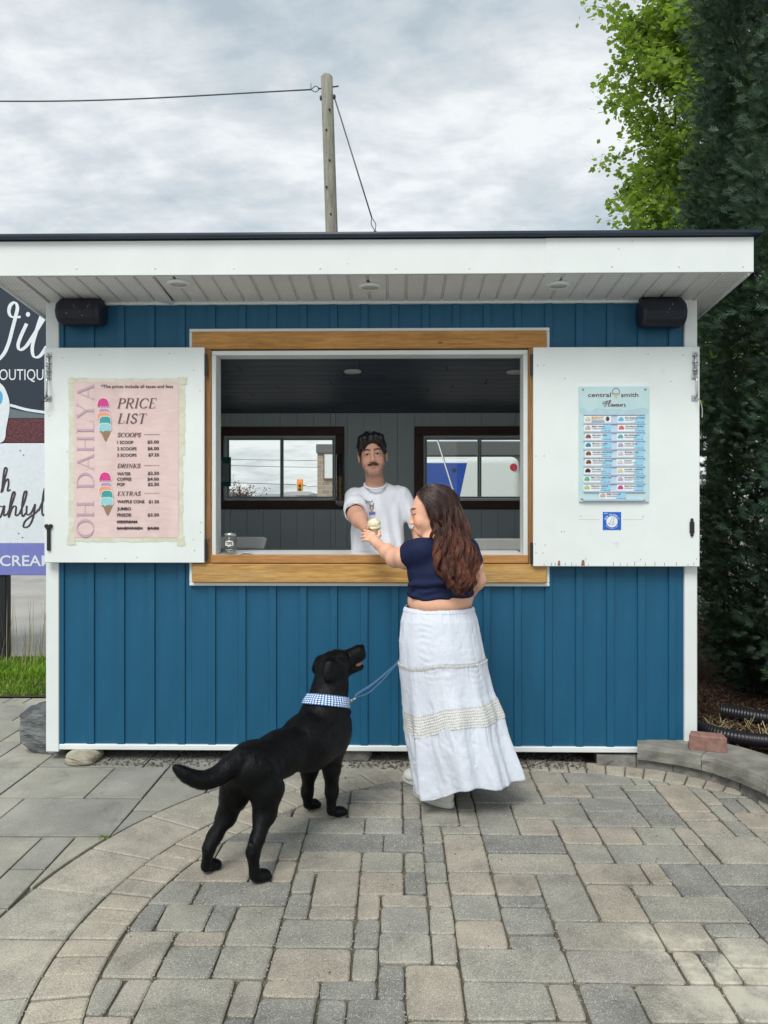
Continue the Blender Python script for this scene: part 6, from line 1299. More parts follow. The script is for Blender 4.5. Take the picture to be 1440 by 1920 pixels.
def paint_face(cols, q, lips, brow, iris, stubble=0.0, closed=False, smile=1.5, blush=(.0, .0, .0)):
    near = (np.abs(q[:, 0]) < .12) & (np.abs(q[:, 1]) < .13) & (np.abs(q[:, 2]) < .14); ix = np.nonzero(near)[0]; p = q[ix]; C = cols[ix].copy(); ax_ = np.abs(p[:, 0]); fr_ = p[:, 1] > .045
    def mixin(m, c): C[:] = C * (1 - m[:, None]) + np.array(c) * m[:, None]
    m = np.exp(-(((ax_ - .040) / .020) ** 2 + ((p[:, 2] + .040) / .020) ** 2)) * fr_; mixin(m * .45, C.mean(0) * [1.18, .82, .78])
    m = np.exp(-((ax_ / .014) ** 2 + ((p[:, 2] + .042) / .012) ** 2)) * (p[:, 1] > .09); mixin(m * .35, C.mean(0) * [1.15, .84, .80])
    m = (1 - sstep(((ax_ / .024) ** 2 + ((p[:, 2] + .072 - smile * .006 * (ax_ / .024) ** 2) / .0115) ** 2), .6, 1.0)) * (p[:, 1] > .07); mixin(m * .85, lips)
    yb = .030 - 2.2 * (ax_ - .030) ** 2 * 10 * .3; m = (1 - sstep(np.abs(p[:, 2] - np.interp(ax_, [.010, .022, .036, .050], [.0225, .0262, .0290, .0255])), .0034, .0062)) * (ax_ > .010) * (ax_ < .050) * (p[:, 1] > .06); mixin(m * .9, brow)
    if stubble:
        m = sstep(-p[:, 2], .075, .10) * (p[:, 1] > -.02) + .5 * sstep(-p[:, 2], .045, .075) * (ax_ > .03) * (p[:, 1] > -.01); mixin(np.clip(m, 0, 1) * stubble, (.13, .085, .07))
    ed = ((ax_ - .031) / .0155) ** 2 + (p[:, 2] / .0060) ** 2
    if not closed:
        m = (1 - sstep(ed, .8, 1.05)) * (p[:, 1] > .06); mixin(m, (.36, .33, .31)); m2 = (1 - sstep(((ax_ - .031) / .0082) ** 2 + ((p[:, 2] - .001) / .0075) ** 2, .75, 1.1)) * m; mixin(m2, iris); m = np.exp(-((np.sqrt(ed) - 1.0) / .13) ** 2) * (p[:, 2] > -.001) * (p[:, 1] > .055); mixin(m * .85, (.03, .02, .018))
    else:
        m = (1 - sstep(np.abs(p[:, 2] + .004 + ((ax_ - .031) / .0155) ** 2 * -.004), .0015, .004)) * (ax_ > .014) * (ax_ < .049) * (p[:, 1] > .05); mixin(m * .95, (.025, .014, .012)); m = (1 - sstep(((ax_ - .031) / .018) ** 2 + ((p[:, 2] - .007) / .009) ** 2, .4, 1.)) * (p[:, 1] > .05); mixin(m * .35, C.mean(0) * [.72, .60, .58])
    cols[ix] = C; return cols
def hand(S, wrist, palm, chains, thumb, rp=.030, k=.008, rf=.0088):
    """palm pad, four jointed fingers of unequal length and a thumb from the side of the palm"""
    S.cap(wrist, (wrist + palm) / 2, .026, .030, .015)
    for ch in chains: S.cap((wrist * .55 + palm * .45), ch[0], .016, .0115, .012)
    for i, ch in enumerate(chains):
        r0 = rf * (1, 1.04, .98, .84)[i]; S.chain(ch, [r0 * 1.08] + [r0 * (1 - .08 * j) for j in range(1, len(ch))], .004)
    S.cap(wrist * .6 + palm * .4, thumb[0], .017, .0135, .012); S.chain(thumb, [.0125, .0110, .0092][:len(thumb)], .005)
def skin_obj(name, S, mat, parent, it=2, lam=.5):
    vs, fs = S.surface(); vs = relax(vs, fs, it, lam)
    a, b, c = vs[fs[:, 0]], vs[fs[:, 1]], vs[fs[:, 2]]
    if np.einsum('ij,ij->i', a, np.cross(b, c)).sum() + np.einsum('ij,ij->i', a, np.cross(c, vs[fs[:, 3]])).sum() < 0: fs = fs[:, ::-1]
    return mesh(name, vs, np.ascontiguousarray(fs), mat, parent, True), vs
# ------------------------------------------------------------------ the black dog
def fur_mat():
    m = bpy.data.materials.new('black_fur'); N, L, b = setup(m, .40, .20, 0); mp = coords(N, L, (1, 1, 1)); t = noise(N, L, mp, 9, 4); t2 = noise(N, L, coords(N, L, (1, .45, .8)), 190, 3, .7, .6)
    c = ramp(N, L, t.outputs[0], [(.3, (.0008, .0011, .0016)), (.7, (.0022, .0027, .0036))]); L.new(c.outputs[0], b.inputs['Base Color']); bump(N, L, b, t2.outputs[0], .55, .004); return m
FUR = fur_mat()
dog = empty('dog', (-.52, -1.05, 0), 'black labrador in a checked bandana standing on the patio looking up at the counter', 'dog')
D_ = Field((-1.08, -1.62, -.02), (-.10, -.56, .96), .0055); p_ = P
rump, loin, rib, chest = p_(470, 1440, -1.32), p_(522, 1415, -1.14), p_(574, 1388, -.98), p_(610, 1370, -.86); hd = V([.453, .892, 0]); lt = V([.892, -.453, 0])
axb = np.array([lt, (rib - rump) / np.linalg.norm(rib - rump), np.cross(lt, (rib - rump) / np.linalg.norm(rib - rump))])
D_.chain([rump, loin, rib, chest], [.090, .092, .106, .110], .05)
D_.ell((rib + chest) / 2 - [0, 0, .022], (.108, .19, .135), axb, .05); D_.ell(rump + [0, 0, .01], (.092, .11, .092), axb, .05); D_.ell(chest + hd * .06 - [0, 0, .02], (.085, .085, .12), None, .05)
nb0, nb1, sk = p_(608, 1345, -.86), p_(619, 1290, -.80), p_(624, 1250, -.785)
D_.chain([chest + [0, 0, .03], nb0 + [0, 0, .02], nb1, sk], [.105, .096, .077, .068], .05)
# head: broad skull, stop, strong muzzle, lower jaw a little open
hf = V([.80, .42, .34]); hf /= np.linalg.norm(hf); hr = np.cross(hf, [0, 0, 1]); hr /= np.linalg.norm(hr); hu = np.cross(hr, hf); hax = np.array([hr, hf, hu])
D_.ell(sk, (.071, .082, .066), hax, .03); D_.ell(sk - hu * .012 - hr * .0 + hf * .01, (.078, .060, .048), hax, .03)
mz0, mz1 = sk + hf * .055 + hu * .002, sk + hf * .138 + hu * .004
D_.cap(mz0, mz1, .046, .037, .022); D_.ell(mz1 + hf * .016 + hu * .006, (.033, .026, .030), hax, .012); D_.ell(mz1 + hf * .004 - hu * .018, (.040, .036, .024), hax, .014); D_.ell(mz1 + hf * .038 + hu * .018, (.017, .011, .013), hax, .006)
D_.cap(sk + hf * .055 + hu * .035 + hr * .026, sk + hf * .045 + hu * .040 - hr * .026, .020, .020, .02)
jaw0, jaw1 = sk + hf * .035 - hu * .045, sk + hf * .122 - hu * .066; D_.cap(jaw0, jaw1, .030, .019, .02); D_.ell(jaw1 + hf * .008, (.022, .020, .014), hax, .01)
for s in (-1, 1): D_.ell(sk + hr * s * .030 + hf * .074 + hu * .024, (.014, .012, .011), hax, .006, 'd'); D_.ell(sk + hr * s * .030 + hf * .068 + hu * .023, (.011, .011, .010), hax, .003)
for s in (-1, 1):   # folded ears lying back along the skull
    e0 = sk + hr * s * .058 - hf * .028 + hu * .036; e1 = sk + hr * s * .074 - hf * .062 - hu * .012; ed = (e1 - e0) / np.linalg.norm(e1 - e0); en = np.cross(ed, hf); en /= np.linalg.norm(en); ew = np.cross(en, ed)
    D_.ell((e0 + e1) / 2 + hr * s * .008, (.046, .034, .013), np.array([ed, ew, en]), .024); D_.cap(e0, e0 + ed * .02, .022, .018, .02)
q = p_(592, 1250, -.80); D_.ell(q + [.01, 0, .005], (.018, .012, .024), None, .012)
def leg(pts, rad, k=.03): D_.chain([p_(*a) for a in pts], rad, k)
def paw(x, y, dx, s=.90):
    g = G(x, y); c = V([g[0], g[1], .024]); d = V([dx[0], dx[1], 0]) / np.hypot(*dx); l = V([-d[1], d[0], 0]); D_.ell(c + d * .005 * s, (.036 * s, .046 * s, .024), np.array([l, d, [0, 0, 1]]), .012)
    for t in (-1.5, -.5, .5, 1.5): D_.ell(c + d * (.040 - .006 * abs(t)) * s + l * t * .017 * s - [0, 0, .004], (.0115 * s, .020 * s, .017), np.array([l, d, [0, 0, 1]]), .004)
    return c
leg([(487, 1445, -1.33), (499, 1480, -1.33), (497, 1525, -1.34), (482, 1575, -1.41), (474, 1598, -1.435), (477, 1640, -1.437)], [.076, .069, .045, .0265, .0235, .0220]); paw(486, 1653, (.75, .66))
D_.cap(p_(476, 1592, -1.440), p_(470, 1585, -1.448), .014, .010, .02)
leg([(446, 1448, -1.31), (440, 1490, -1.30), (425, 1530, -1.30), (402, 1568, -1.345), (392, 1590, -1.365), (386, 1625, -1.362)], [.070, .059, .038, .026, .0228, .0212]); paw(393, 1632, (.75, .66))
leg([(622, 1388, -.82), (622, 1440, -.81), (622, 1485, -.81), (621, 1520, -.815)], [.072, .041, .028, .0235]); paw(633, 1531, (.75, .66)); leg([(592, 1400, -.76), (580, 1445, -.74), (576, 1485, -.735), (577, 1508, -.735)], [.066, .038, .0260, .0225]); paw(584, 1517, (.75, .66))
D_.cap(p_(621, 1447, -.835), p_(612, 1437, -.85), .03, .018, .025)
tl = [(452, 1418, -1.37), (428, 1440, -1.42), (402, 1458, -1.46), (374, 1462, -1.50), (348, 1452, -1.53), (328, 1438, -1.55)]; tc_ = spline([p_(*a) for a in tl], 4); D_.chain(tc_, np.interp(np.linspace(0, 5, len(tc_)), range(6), [.045, .039, .036, .032, .025, .011]), .012)
D_.displace(lambda q: .0020 * vnoise(q * [26, 14, 20], 2) + .0012 * vnoise(q * [90, 45, 70], 3), .02)
body, dvs = skin_obj('body', D_, FUR, dog, 2, .5)
# short coat: tiny hairs lying along the body
def coat():
    me = body.data; n = 48000; nv = len(me.vertices); no = np.empty(nv * 3, np.float32); me.vertices.foreach_get('normal', no); no = no.reshape(-1, 3); k = RNG.integers(0, nv, n); p = dvs[k]; nn = no[k]
    flow = np.array([-.35, -.55, -.75]) + RNG.normal(0, .22, (n, 3)); flow -= nn * np.einsum('ij,ij->i', flow, nn)[:, None]; flow /= np.linalg.norm(flow, axis=1)[:, None] + 1e-6; L_ = RNG.uniform(.006, .013, n)[:, None] * np.where(p[:, 2:3] < .12, .45, 1)
    d = flow * L_ + nn * L_ * RNG.uniform(.18, .55, (n, 1)); s = np.cross(flow, nn) * RNG.uniform(.0004, .0008, (n, 1)); vs = np.stack([p - s, p + s, p + d], 1).reshape(-1, 3); o = mesh('fur', vs, np.arange(3 * n).reshape(-1, 3), FUR, body); o['kind'] = 'stuff'
coat()
EYE = plain('dog_eye', (.03, .018, .010), .08, .6)
for s in (-1, 1):
    v, f = lathe([(.0002, -.0095), (.006, -.0072), (.0092, 0), (.006, .0072), (.0002, .0095)], (0, 0, 0), 14); c = sk + hr * s * .030 + hf * .0705 + hu * .0235; mesh('eye', [c + V(a) for a in v], f, EYE, body, True)
# mouth: gum line and tongue between the jaws
GUM = M('pink_gum', (.30, .10, .10), rough=.35, col2=(.42, .20, .20), scale=60, bmp=.2); c0 = sk + hf * .060 - hu * .040; T_ = Field(c0 - .12, c0 + .14, .0045); T_.cap(sk + hf * .05 - hu * .040, sk + hf * .128 - hu * .047, .018, .014, .01); T_.ell(sk + hf * .130 - hu * .050, (.018, .018, .009), hax, .008); skin_obj('tongue', T_, GUM, body)
# bandana, following the neck
def band(name, c, axis, up_, w, off, mat, k=72, rows=6, flare=.0, shift=0.0):
    axis = V(axis) / np.linalg.norm(axis); u = np.cross(axis, up_); u /= np.linalg.norm(u); v = np.cross(axis, u); vs = []; uv = []
    for j in range(rows + 1):
        t = j / rows - .5
        for i in range(k):
            a = 2 * math.pi * i / k; d = math.cos(a) * u + math.sin(a) * v; o = c + axis * (t * w + shift * math.sin(a)); rr = np.linspace(.02, .20, 90); q = o[None] + d[None] * rr[:, None]; s = D_.at(q); hit = np.nonzero(s > .0)[0]; r0 = rr[hit[0]] if len(hit) else .1
            vs.append(o + d * (r0 + off + flare * (.5 - abs(t)) + .0015 * math.sin(a * 9 + j))); uv.append((i / k, j / rows))
    fs = [(j * k + i, j * k + (i + 1) % k, (j + 1) * k + (i + 1) % k, (j + 1) * k + i) for j in range(rows) for i in range(k)]; o = mesh(name, vs, fs, mat, dog, True); ul = o.data.uv_layers.new(name='uv'); 
    for pl in o.data.polygons:
        for li in pl.loop_indices:
            vi = o.data.loops[li].vertex_index; uu, vv = uv[vi]; ul.data[li].uv = (1.0 if (uu == 0 and any(o.data.loops[x].vertex_index % k == k - 1 for x in pl.loop_indices)) else uu, vv)
    sm = o.modifiers.new('thick', 'SOLIDIFY'); sm.thickness = .003; sm.offset = 1; return o
def gingham():
    m = bpy.data.materials.new('gingham'); N, L, b = setup(m, .8, .2, 0); tc = N.new('ShaderNodeTexCoord'); mp = N.new('ShaderNodeMapping'); mp.inputs['Scale'].default_value = (52, 5.5, 1); mp.inputs['Rotation'].default_value = (0, 0, 0); L.new(tc.outputs['UV'], mp.inputs[0]); sx = N.new('ShaderNodeSeparateXYZ'); L.new(mp.outputs[0], sx.inputs[0]); o = []
    for a in (0, 1):
        fr = N.new('ShaderNodeMath'); fr.operation = 'FRACT'; L.new(sx.outputs[a], fr.inputs[0]); gt = N.new('ShaderNodeMath'); gt.operation = 'GREATER_THAN'; gt.inputs[1].default_value = .42; L.new(fr.outputs[0], gt.inputs[0]); o.append(gt)
    ad = N.new('ShaderNodeMath'); ad.operation = 'ADD'; L.new(o[0].outputs[0], ad.inputs[0]); L.new(o[1].outputs[0], ad.inputs[1]); dv_ = N.new('ShaderNodeMath'); dv_.operation = 'MULTIPLY'; dv_.inputs[1].default_value = .5; L.new(ad.outputs[0], dv_.inputs[0])
    c = ramp(N, L, dv_.outputs[0], [(.0, (.012, .045, .24)), (.5, (.13, .26, .50)), (1, (.74, .82, .88))]); c.color_ramp.interpolation = 'CONSTANT'; e = c.color_ramp.elements; e[1].position = .3; e[2].position = .8; L.new(c.outputs[0], b.inputs['Base Color']); return m
nc = p_(609, 1314, -.825); nax = p_(623, 1270, -.79) - p_(604, 1350, -.86)
band('bandana', nc, nax + V([-.02, 0, .05]), (0, 1, .2), .050, .004, gingham(), flare=.010)
COL_ = plain('collar_teal', (.012, .075, .085), .6); band('collar', nc + V([.012, .008, .004]), nax + V([-.02, 0, .05]), (0, 1, .2), .022, .0015, COL_, rows=2)
q = p_(648, 1322, -.77); v, f = lathe([(.0001, -.004), (.016, -.004), (.016, .004), (.0001, .004)], (q[0] + .012, q[1], q[2] - .035), 16, 1); mesh('tag', v, f, M('tag_dark', (.03, .03, .035), rough=.4, metal=.5), dog)
rg = [(q[0] + .010 + .011 * math.cos(a), q[1] + .002, q[2] - .008 + .011 * math.sin(a)) for a in np.linspace(0, 2 * math.pi, 18)]; v, f = tube(rg, .002, 6); mesh('ring', v, f, STEEL, dog, True)
# leash: a flat blue strap doubled back to the clip
ls = empty('leash', tuple(p_(652, 1312, -.76)), 'blue dog leash from the collar to the hidden hand of the woman', 'leash'); STRAP = M('blue_strap', (.045, .12, .24), rough=.6, col2=(.07, .16, .30), scale=80)
def strap(pts, w, name):
    c = spline(pts, 10); T = np.gradient(c, axis=0); T /= np.linalg.norm(T, axis=1)[:, None]; s = np.cross(T, [.3, -1, .1]); s /= np.linalg.norm(s, axis=1)[:, None]; n_ = np.cross(T, s) * .0012; m = len(c); vs = np.vstack([c + s * w + n_, c - s * w + n_, c - s * w - n_, c + s * w - n_]); fs = [(a * m + i, a * m + i + 1, b * m + i + 1, b * m + i) for a, b in ((0, 1), (1, 2), (2, 3), (3, 0)) for i in range(m - 1)]; mesh(name, vs, fs, STRAP, ls, True)
HANDR = p_(838, 1128, -.36)
strap([p_(666, 1309, -.755), p_(672, 1301, -.74), p_(700, 1283, -.68), p_(730, 1258, -.60), p_(750, 1238, -.54), p_(790, 1180, -.46), HANDR], .0085, 'strap'); strap([p_(670, 1307, -.755), p_(690, 1300, -.72), p_(715, 1278, -.66), p_(735, 1256, -.60), p_(750, 1240, -.545), p_(790, 1184, -.465), HANDR], .0035, 'strap')
a, b = p_(650, 1318, -.765), p_(667, 1309, -.755); parts = [tube([a, a + (b - a) * .35], .006, 8), tube([a + (b - a) * .35, a + (b - a) * .6], .0085, 8), tube([a + (b - a) * .6, b], .0055, 8)]; v, f = join(parts); mesh('clip', v, f, M('clip_brass', (.55, .52, .44), rough=.3, metal=.8), ls, True)
# ------------------------------------------------------------------ the woman at the counter
wo = empty('person', (.20, -.60, 0), 'woman in navy crop top and long white skirt reaching for an ice cream cone', 'person')
bfw = V([-.57, .82, 0]); brt = V([.82, .57, 0]); bax = np.array([brt, bfw, [0, 0, 1]])
S = Field((-.24, -.92, .02), (.50, -.06, 1.66), .0041)
hc = P(806, 958, -.60); hfr = head_frame(hc, (-.985, .12, -.20), (-.20, 0, .98)); HS = 1.02
Wh = add_head(S, hfr, HS, True, 2.0)
hips, waist, belly, chest_, shc = P(825, 1215, -.60), P(825, 1140, -.60), P(826, 1112, -.60), P(827, 1072, -.61), P(832, 1030, -.62)
S.ell(hips, (.150, .130, .12), bax, .05); S.ell(waist, (.158, .134, .085), bax, .05); S.ell(waist + [0, 0, .026], (.166, .142, .034), bax, .02); S.ell(belly, (.172, .14, .09), bax, .05); S.ell(chest_, (.172, .135, .12), bax, .05)
jl, jr = shc - brt * .150 - [0, 0, .005], shc + brt * .150 - [0, 0, .012]; S.cap(jl, jr, .052, .052, .05)
nb = P(822, 1004, -.615); S.cap(nb - [0, 0, .03], hc - hfr[2] * .025 - hfr[3] * .055, .056, .050, .03); S.cap(nb - [0, 0, .02], jl + brt * .05, .05, .045, .04); S.cap(nb - [0, 0, .02], jr - brt * .05, .05, .045, .04)
el, wr = P(741, 1046, -.56), P(709, 1021, -.275); S.chain([jl, (jl + el) / 2 - [0, 0, .004], el], [.054, .055, .046], .03); S.ell(el * .6 + jl * .4 - [0, 0, .014], (.050, .068, .050), None, .03); S.chain([el, (el * .55 + wr * .45), wr], [.045, .038, .0265], .03)
pm = P(697, 1008, -.205)
hand(S, wr, pm, [[P(700, 1001, -.195), P(690.5, 996, -.197), P(683.5, 994.5, -.178)], [P(697, 1005, -.20), P(685.5, 1000.5, -.203), P(678.5, 1000, -.182)], [P(694, 1009, -.208), P(684, 1006, -.210), P(677.5, 1007.5, -.192)], [P(691, 1013, -.215), P(684, 1012, -.216), P(679, 1014.5, -.202)]], [P(705.5, 1011, -.225), P(711.5, 1003, -.205), P(711, 996.5, -.18)])
er = P(893, 1088, -.50); S.chain([jr, (jr + er) / 2, er], [.060, .054, .045], .03); S.chain([er, P(872, 1122, -.40), HANDR], [.044, .036, .026], .03)
hand(S, HANDR + brt * .02, HANDR - brt * .05, [[HANDR - brt * .045 + V([0, .01, .03 - .02 * i]), HANDR - brt * .075 + V([0, .03, .028 - .02 * i]), HANDR - brt * .06 + V([0, .052, .026 - .02 * i])] for i in range(4)], [HANDR + V([-.01, .02, .035]), HANDR + V([-.035, .045, .04])])
for (hx, kx, ax_, fx) in ((-.085, -.08, V([.245, -.655, .09]), 0), (.085, .08, V([.17, -.47, .09]), 0)):
    h_ = hips + brt * hx - [0, 0, .05]; k_ = V([h_[0] * .5 + ax_[0] * .5, h_[1] * .5 + ax_[1] * .5, .47]); S.chain([h_, k_, ax_], [.095, .062, .04], .03)
SKC = V([.84, .475, .325])
wb, wvs = skin_obj('body', S, SKIN, wo, 2, .45)
cols = np.tile(SKC, (len(wvs), 1)); ql = head_local(hfr, HS, wvs); cols = paint_face(cols, ql, (.52, .15, .14), (.045, .022, .016), (.05, .03, .02), closed=True, smile=2.0)
m = (1 - sstep(((ql[:, 0]) / .016) ** 2 + ((ql[:, 2] + .0715 - .012 * (ql[:, 0] / .024) ** 2) / .0038) ** 2, .4, 1.)) * (ql[:, 1] > .078); cols = cols * (1 - m[:, None] * .7) + V([.75, .70, .66]) * m[:, None] * .7     # teeth showing in the smile
ul_ = np.exp(-((wvs - el) ** 2).sum(1) / .004)[:, None]; cols = cols * (1 - .12 * ul_) + V([.60, .24, .17]) * .12 * ul_; fd = np.exp(-((wvs - P(684, 1004, -.185)) ** 2).sum(1) / .0009)[:, None]; cols = cols * (1 - .35 * fd) + V([.62, .25, .19]) * .35 * fd
paint(wb, cols)
# navy crop top
def sleeve(F_, j, e, rad, t, r_arm, k=.03):
    """a tube round the upper arm, open and hollow at its end, joined into the garment"""
    d = (e - j) / np.linalg.norm(e - j); Q = Field(F_.lo, F_.lo + (F_.n - 1) * F_.h, F_.h); Q.chain([j, j + d * t * .6, j + d * (t + .05)], rad, .02); Q.cap(j + d * t * .75, j + d * (t + .12), r_arm, r_arm * 1.08, .004, 'd'); Q.cut(j + d * t, d, .002)
    m = np.minimum(Q.n, F_.n); sl = tuple(slice(0, a) for a in m); F_.blend(sl, Q.f[sl], k, 'u')
TOPM = M('navy_jersey', (.0075, .0125, .045), rough=.78, col2=(.011, .018, .062), scale=12, bmp=.35, bscale=420, bdist=.002, spec=.25)
T = Field((-.02, -.92, .98), (.50, -.30, 1.42), .0042); e_ = .008
T.ell(belly, (.172 + e_, .14 + e_, .09 + e_), bax, .045); T.ell(chest_, (.174 + e_, .137 + e_, .12 + e_), bax, .045); T.cap(jl, jr, .052 + e_, .052 + e_, .05); T.cap(nb - [0, 0, .05], jl + brt * .05, .054, .052, .04); T.cap(nb - [0, 0, .05], jr - brt * .05, .054, .052, .04)
sleeve(T, jl, el, [.060, .066, .070], .080, .054); sleeve(T, jr, er, [.062, .063, .058], .085, .048)
ad_ = (el - jl) / np.linalg.norm(el - jl); sl_, gg = T.win(jl - .25, jl + .25); 
def _unused_arm_cut(F_, j, e, t):
    d = (e - j) / np.linalg.norm(e - j); c = j + d * t; sl, g = F_.win(j + d * (t + .09) - .13, j + d * (t + .09) + .13); pl = sum((g[i] - c[i]) * d[i] for i in range(3)) + np.zeros([s.stop - s.start for s in sl], np.float32); r_ = np.sqrt(sum((g[i] - c[i]) ** 2 for i in range(3))) - .125; F_.blend(sl, np.maximum(-pl, r_), .002, 'd')
T.cap(nb + [0, 0, -.012], hc, .063, .060, .006, 'd')
hem = P(826, 1126, -.76)
T.cut(hem, (.10, -.12, -1.0), .002); T.displace(lambda q: .0026 * np.sin(q[:, 2] * 150 + 5 * vnoise(q * 9, 4) + 20 * q[:, 0]) * sstep(1.16 - q[:, 2], 0, .06) + .0030 * vnoise(q * [14, 14, 26], 5) + .0014 * vnoise(q * [30, 30, 22], 9), .02)
for (a, b, r_) in (((762, 1088, -.74), (812, 1078, -.80), .010), ((775, 1106, -.74), (850, 1100, -.80), .009), ((765, 1070, -.73), (790, 1055, -.78), .008), ((800, 1092, -.78), (875, 1088, -.74), .007)): T.cap(P(*a), P(*b), r_, r_ * .6, .012, 'd')
T.cap(P(768, 1096, -.72), P(830, 1093, -.775), .010, .008, .03); T.cap(P(772, 1117, -.72), P(870, 1113, -.74), .008, .008, .02)
skin_obj('crop_top', T, TOPM, wo, 2, .45)
# skirt: tiered cotton, gathered at each seam
def skirt_mat(name, c1, c2, lace=False):
    m = bpy.data.materials.new(name); N, L, b = setup(m, .85, .2, 0); mp = coords(N, L, (1, 1, 1)); t = noise(N, L, mp, 8, 4); c = ramp(N, L, t.outputs[0], [(.3, c1), (.7, c2)]); out = c.outputs[0]
    if lace:
        tc = N.new('ShaderNodeTexCoord'); mu = N.new('ShaderNodeMapping'); mu.inputs['Scale'].default_value = (150, 7, 1); L.new(tc.outputs['UV'], mu.inputs[0]); vo = N.new('ShaderNodeTexVoronoi'); vo.inputs['Scale'].default_value = 1; vo.inputs['Randomness'].default_value = .25; L.new(mu.outputs[0], vo.inputs[0])
        hl = ramp(N, L, vo.outputs['Distance'], [(.18, (1, 1, 1)), (.34, (0, 0, 0))]); hm = N.new('ShaderNodeMath'); hm.operation = 'MULTIPLY'; hm.inputs[1].default_value = .55; L.new(hl.outputs[0], hm.inputs[0]); out = mix(N, L, hm.outputs[0], out, (.42, .42, .36)); bump(N, L, b, vo.outputs['Distance'], .9, .006)
    else:
        t1 = noise(N, L, coords(N, L, (1, 1, .8)), 22, 5, .6, 2.2); t2 = noise(N, L, mp, 420, 2); ad = N.new('ShaderNodeMath'); ad.operation = 'MULTIPLY_ADD'; ad.inputs[1].default_value = .12; L.new(t2.outputs[0], ad.inputs[0]); L.new(t1.outputs[0], ad.inputs[2]); bump(N, L, b, ad.outputs[0], .32, .008)
    L.new(out, b.inputs['Base Color']); tr = N.new('ShaderNodeBsdfTranslucent'); tr.inputs[0].default_value = (.7, .72, .78, 1); mx = N.new('ShaderNodeMixShader'); mx.inputs[0].default_value = .12; L.new(b.outputs[0], mx.inputs[1]); L.new(tr.outputs[0], mx.inputs[2]); L.new(mx.outputs[0], N['Material Output'].inputs[0]); return m
COTTON = skirt_mat('white_cotton', (.74, .79, .89), (.79, .84, .93)); LACE = skirt_mat('crochet_lace', (.76, .77, .75), (.82, .83, .81), True)
prof_s = [(1138, 760, 886), (1148, 756, 890), (1162, 752, 895), (1200, 749, 902), (1255, 750, 913), (1300, 755, 922), (1340, 760, 936), (1380, 763, 943), (1420, 769, 955), (1460, 776, 968), (1510, 783, 976)]
YS = -.62; pz = np.array([P(820, a, YS)[2] for a, _, _ in prof_s]); pxl = np.array([P(b, a, YS)[0] for a, b, _ in prof_s]); pxr = np.array([P(c, a, YS)[0] for a, _, c in prof_s]); ZS = pz[::-1]; CXs = ((pxl + pxr) / 2)[::-1]; RXs = ((pxr - pxl) / 2)[::-1]
hem_a = np.radians([0, 40, 90, 140, 190, 215, 228, 245, 262, 275, 290, 315, 340, 360]); hem_z = np.array([.150, .09, .07, .07, .085, .080, .085, .115, .155, .165, .150, .145, .15, .150])
zt0 = pz[0]; Z1 = P(820, 1254, -.80)[2]; Z2a, Z2b = P(850, 1340, -.83)[2], P(850, 1376, -.83)[2]
def skirt_pt(th, t, off=0.0):
    """th angle, t 0 at the waist to 1 at the hem"""
    zh = np.interp(th % (2 * math.pi), hem_a, hem_z); z = zt0 + (zh - zt0) * t; zr = np.clip(zt0 + (.12 - zt0) * t, 0, 2)
    cx = np.interp(zr, ZS, CXs); rx = np.interp(zr, ZS, RXs); ry = rx * np.interp(zr, [.1, .5, .8, 1.02], [.80, .86, .90, .86]); lo = sstep(1 - zr, .25, .85)
    pl = .55 * np.cos(9 * th + 1.1 + 1.3 * t + .8 * np.sin(2 * th)) + .35 * np.cos(14 * th + 2.3 * t + .5 + np.sin(3 * th + 1)) + .25 * np.cos(5 * th + .7)
    gather = np.exp(-np.maximum(0, Z1 - zr) / .05) * (zr < Z1) + np.exp(-np.maximum(0, Z2b - zr) / .05) * (zr < Z2b) + .8 * np.exp(-np.maximum(0, zt0 - zr) / .025)
    fine = np.cos(46 * th + 3 * np.sin(5 * th) + 6 * t) * .5 + np.cos(71 * th + 2 * np.sin(7 * th)) * .4
    d = pl * (.003 + .030 * lo) + fine * .0030 * gather + .006 * ((zr < Z1) * np.exp(-(Z1 - zr) / .03)) + off
    k = 1 + d / rx; x = cx + rx * np.cos(th) * k; y = -.60 - .03 * lo + ry * np.sin(th) * k; return np.stack([x, y, z + 0 * x], -1)
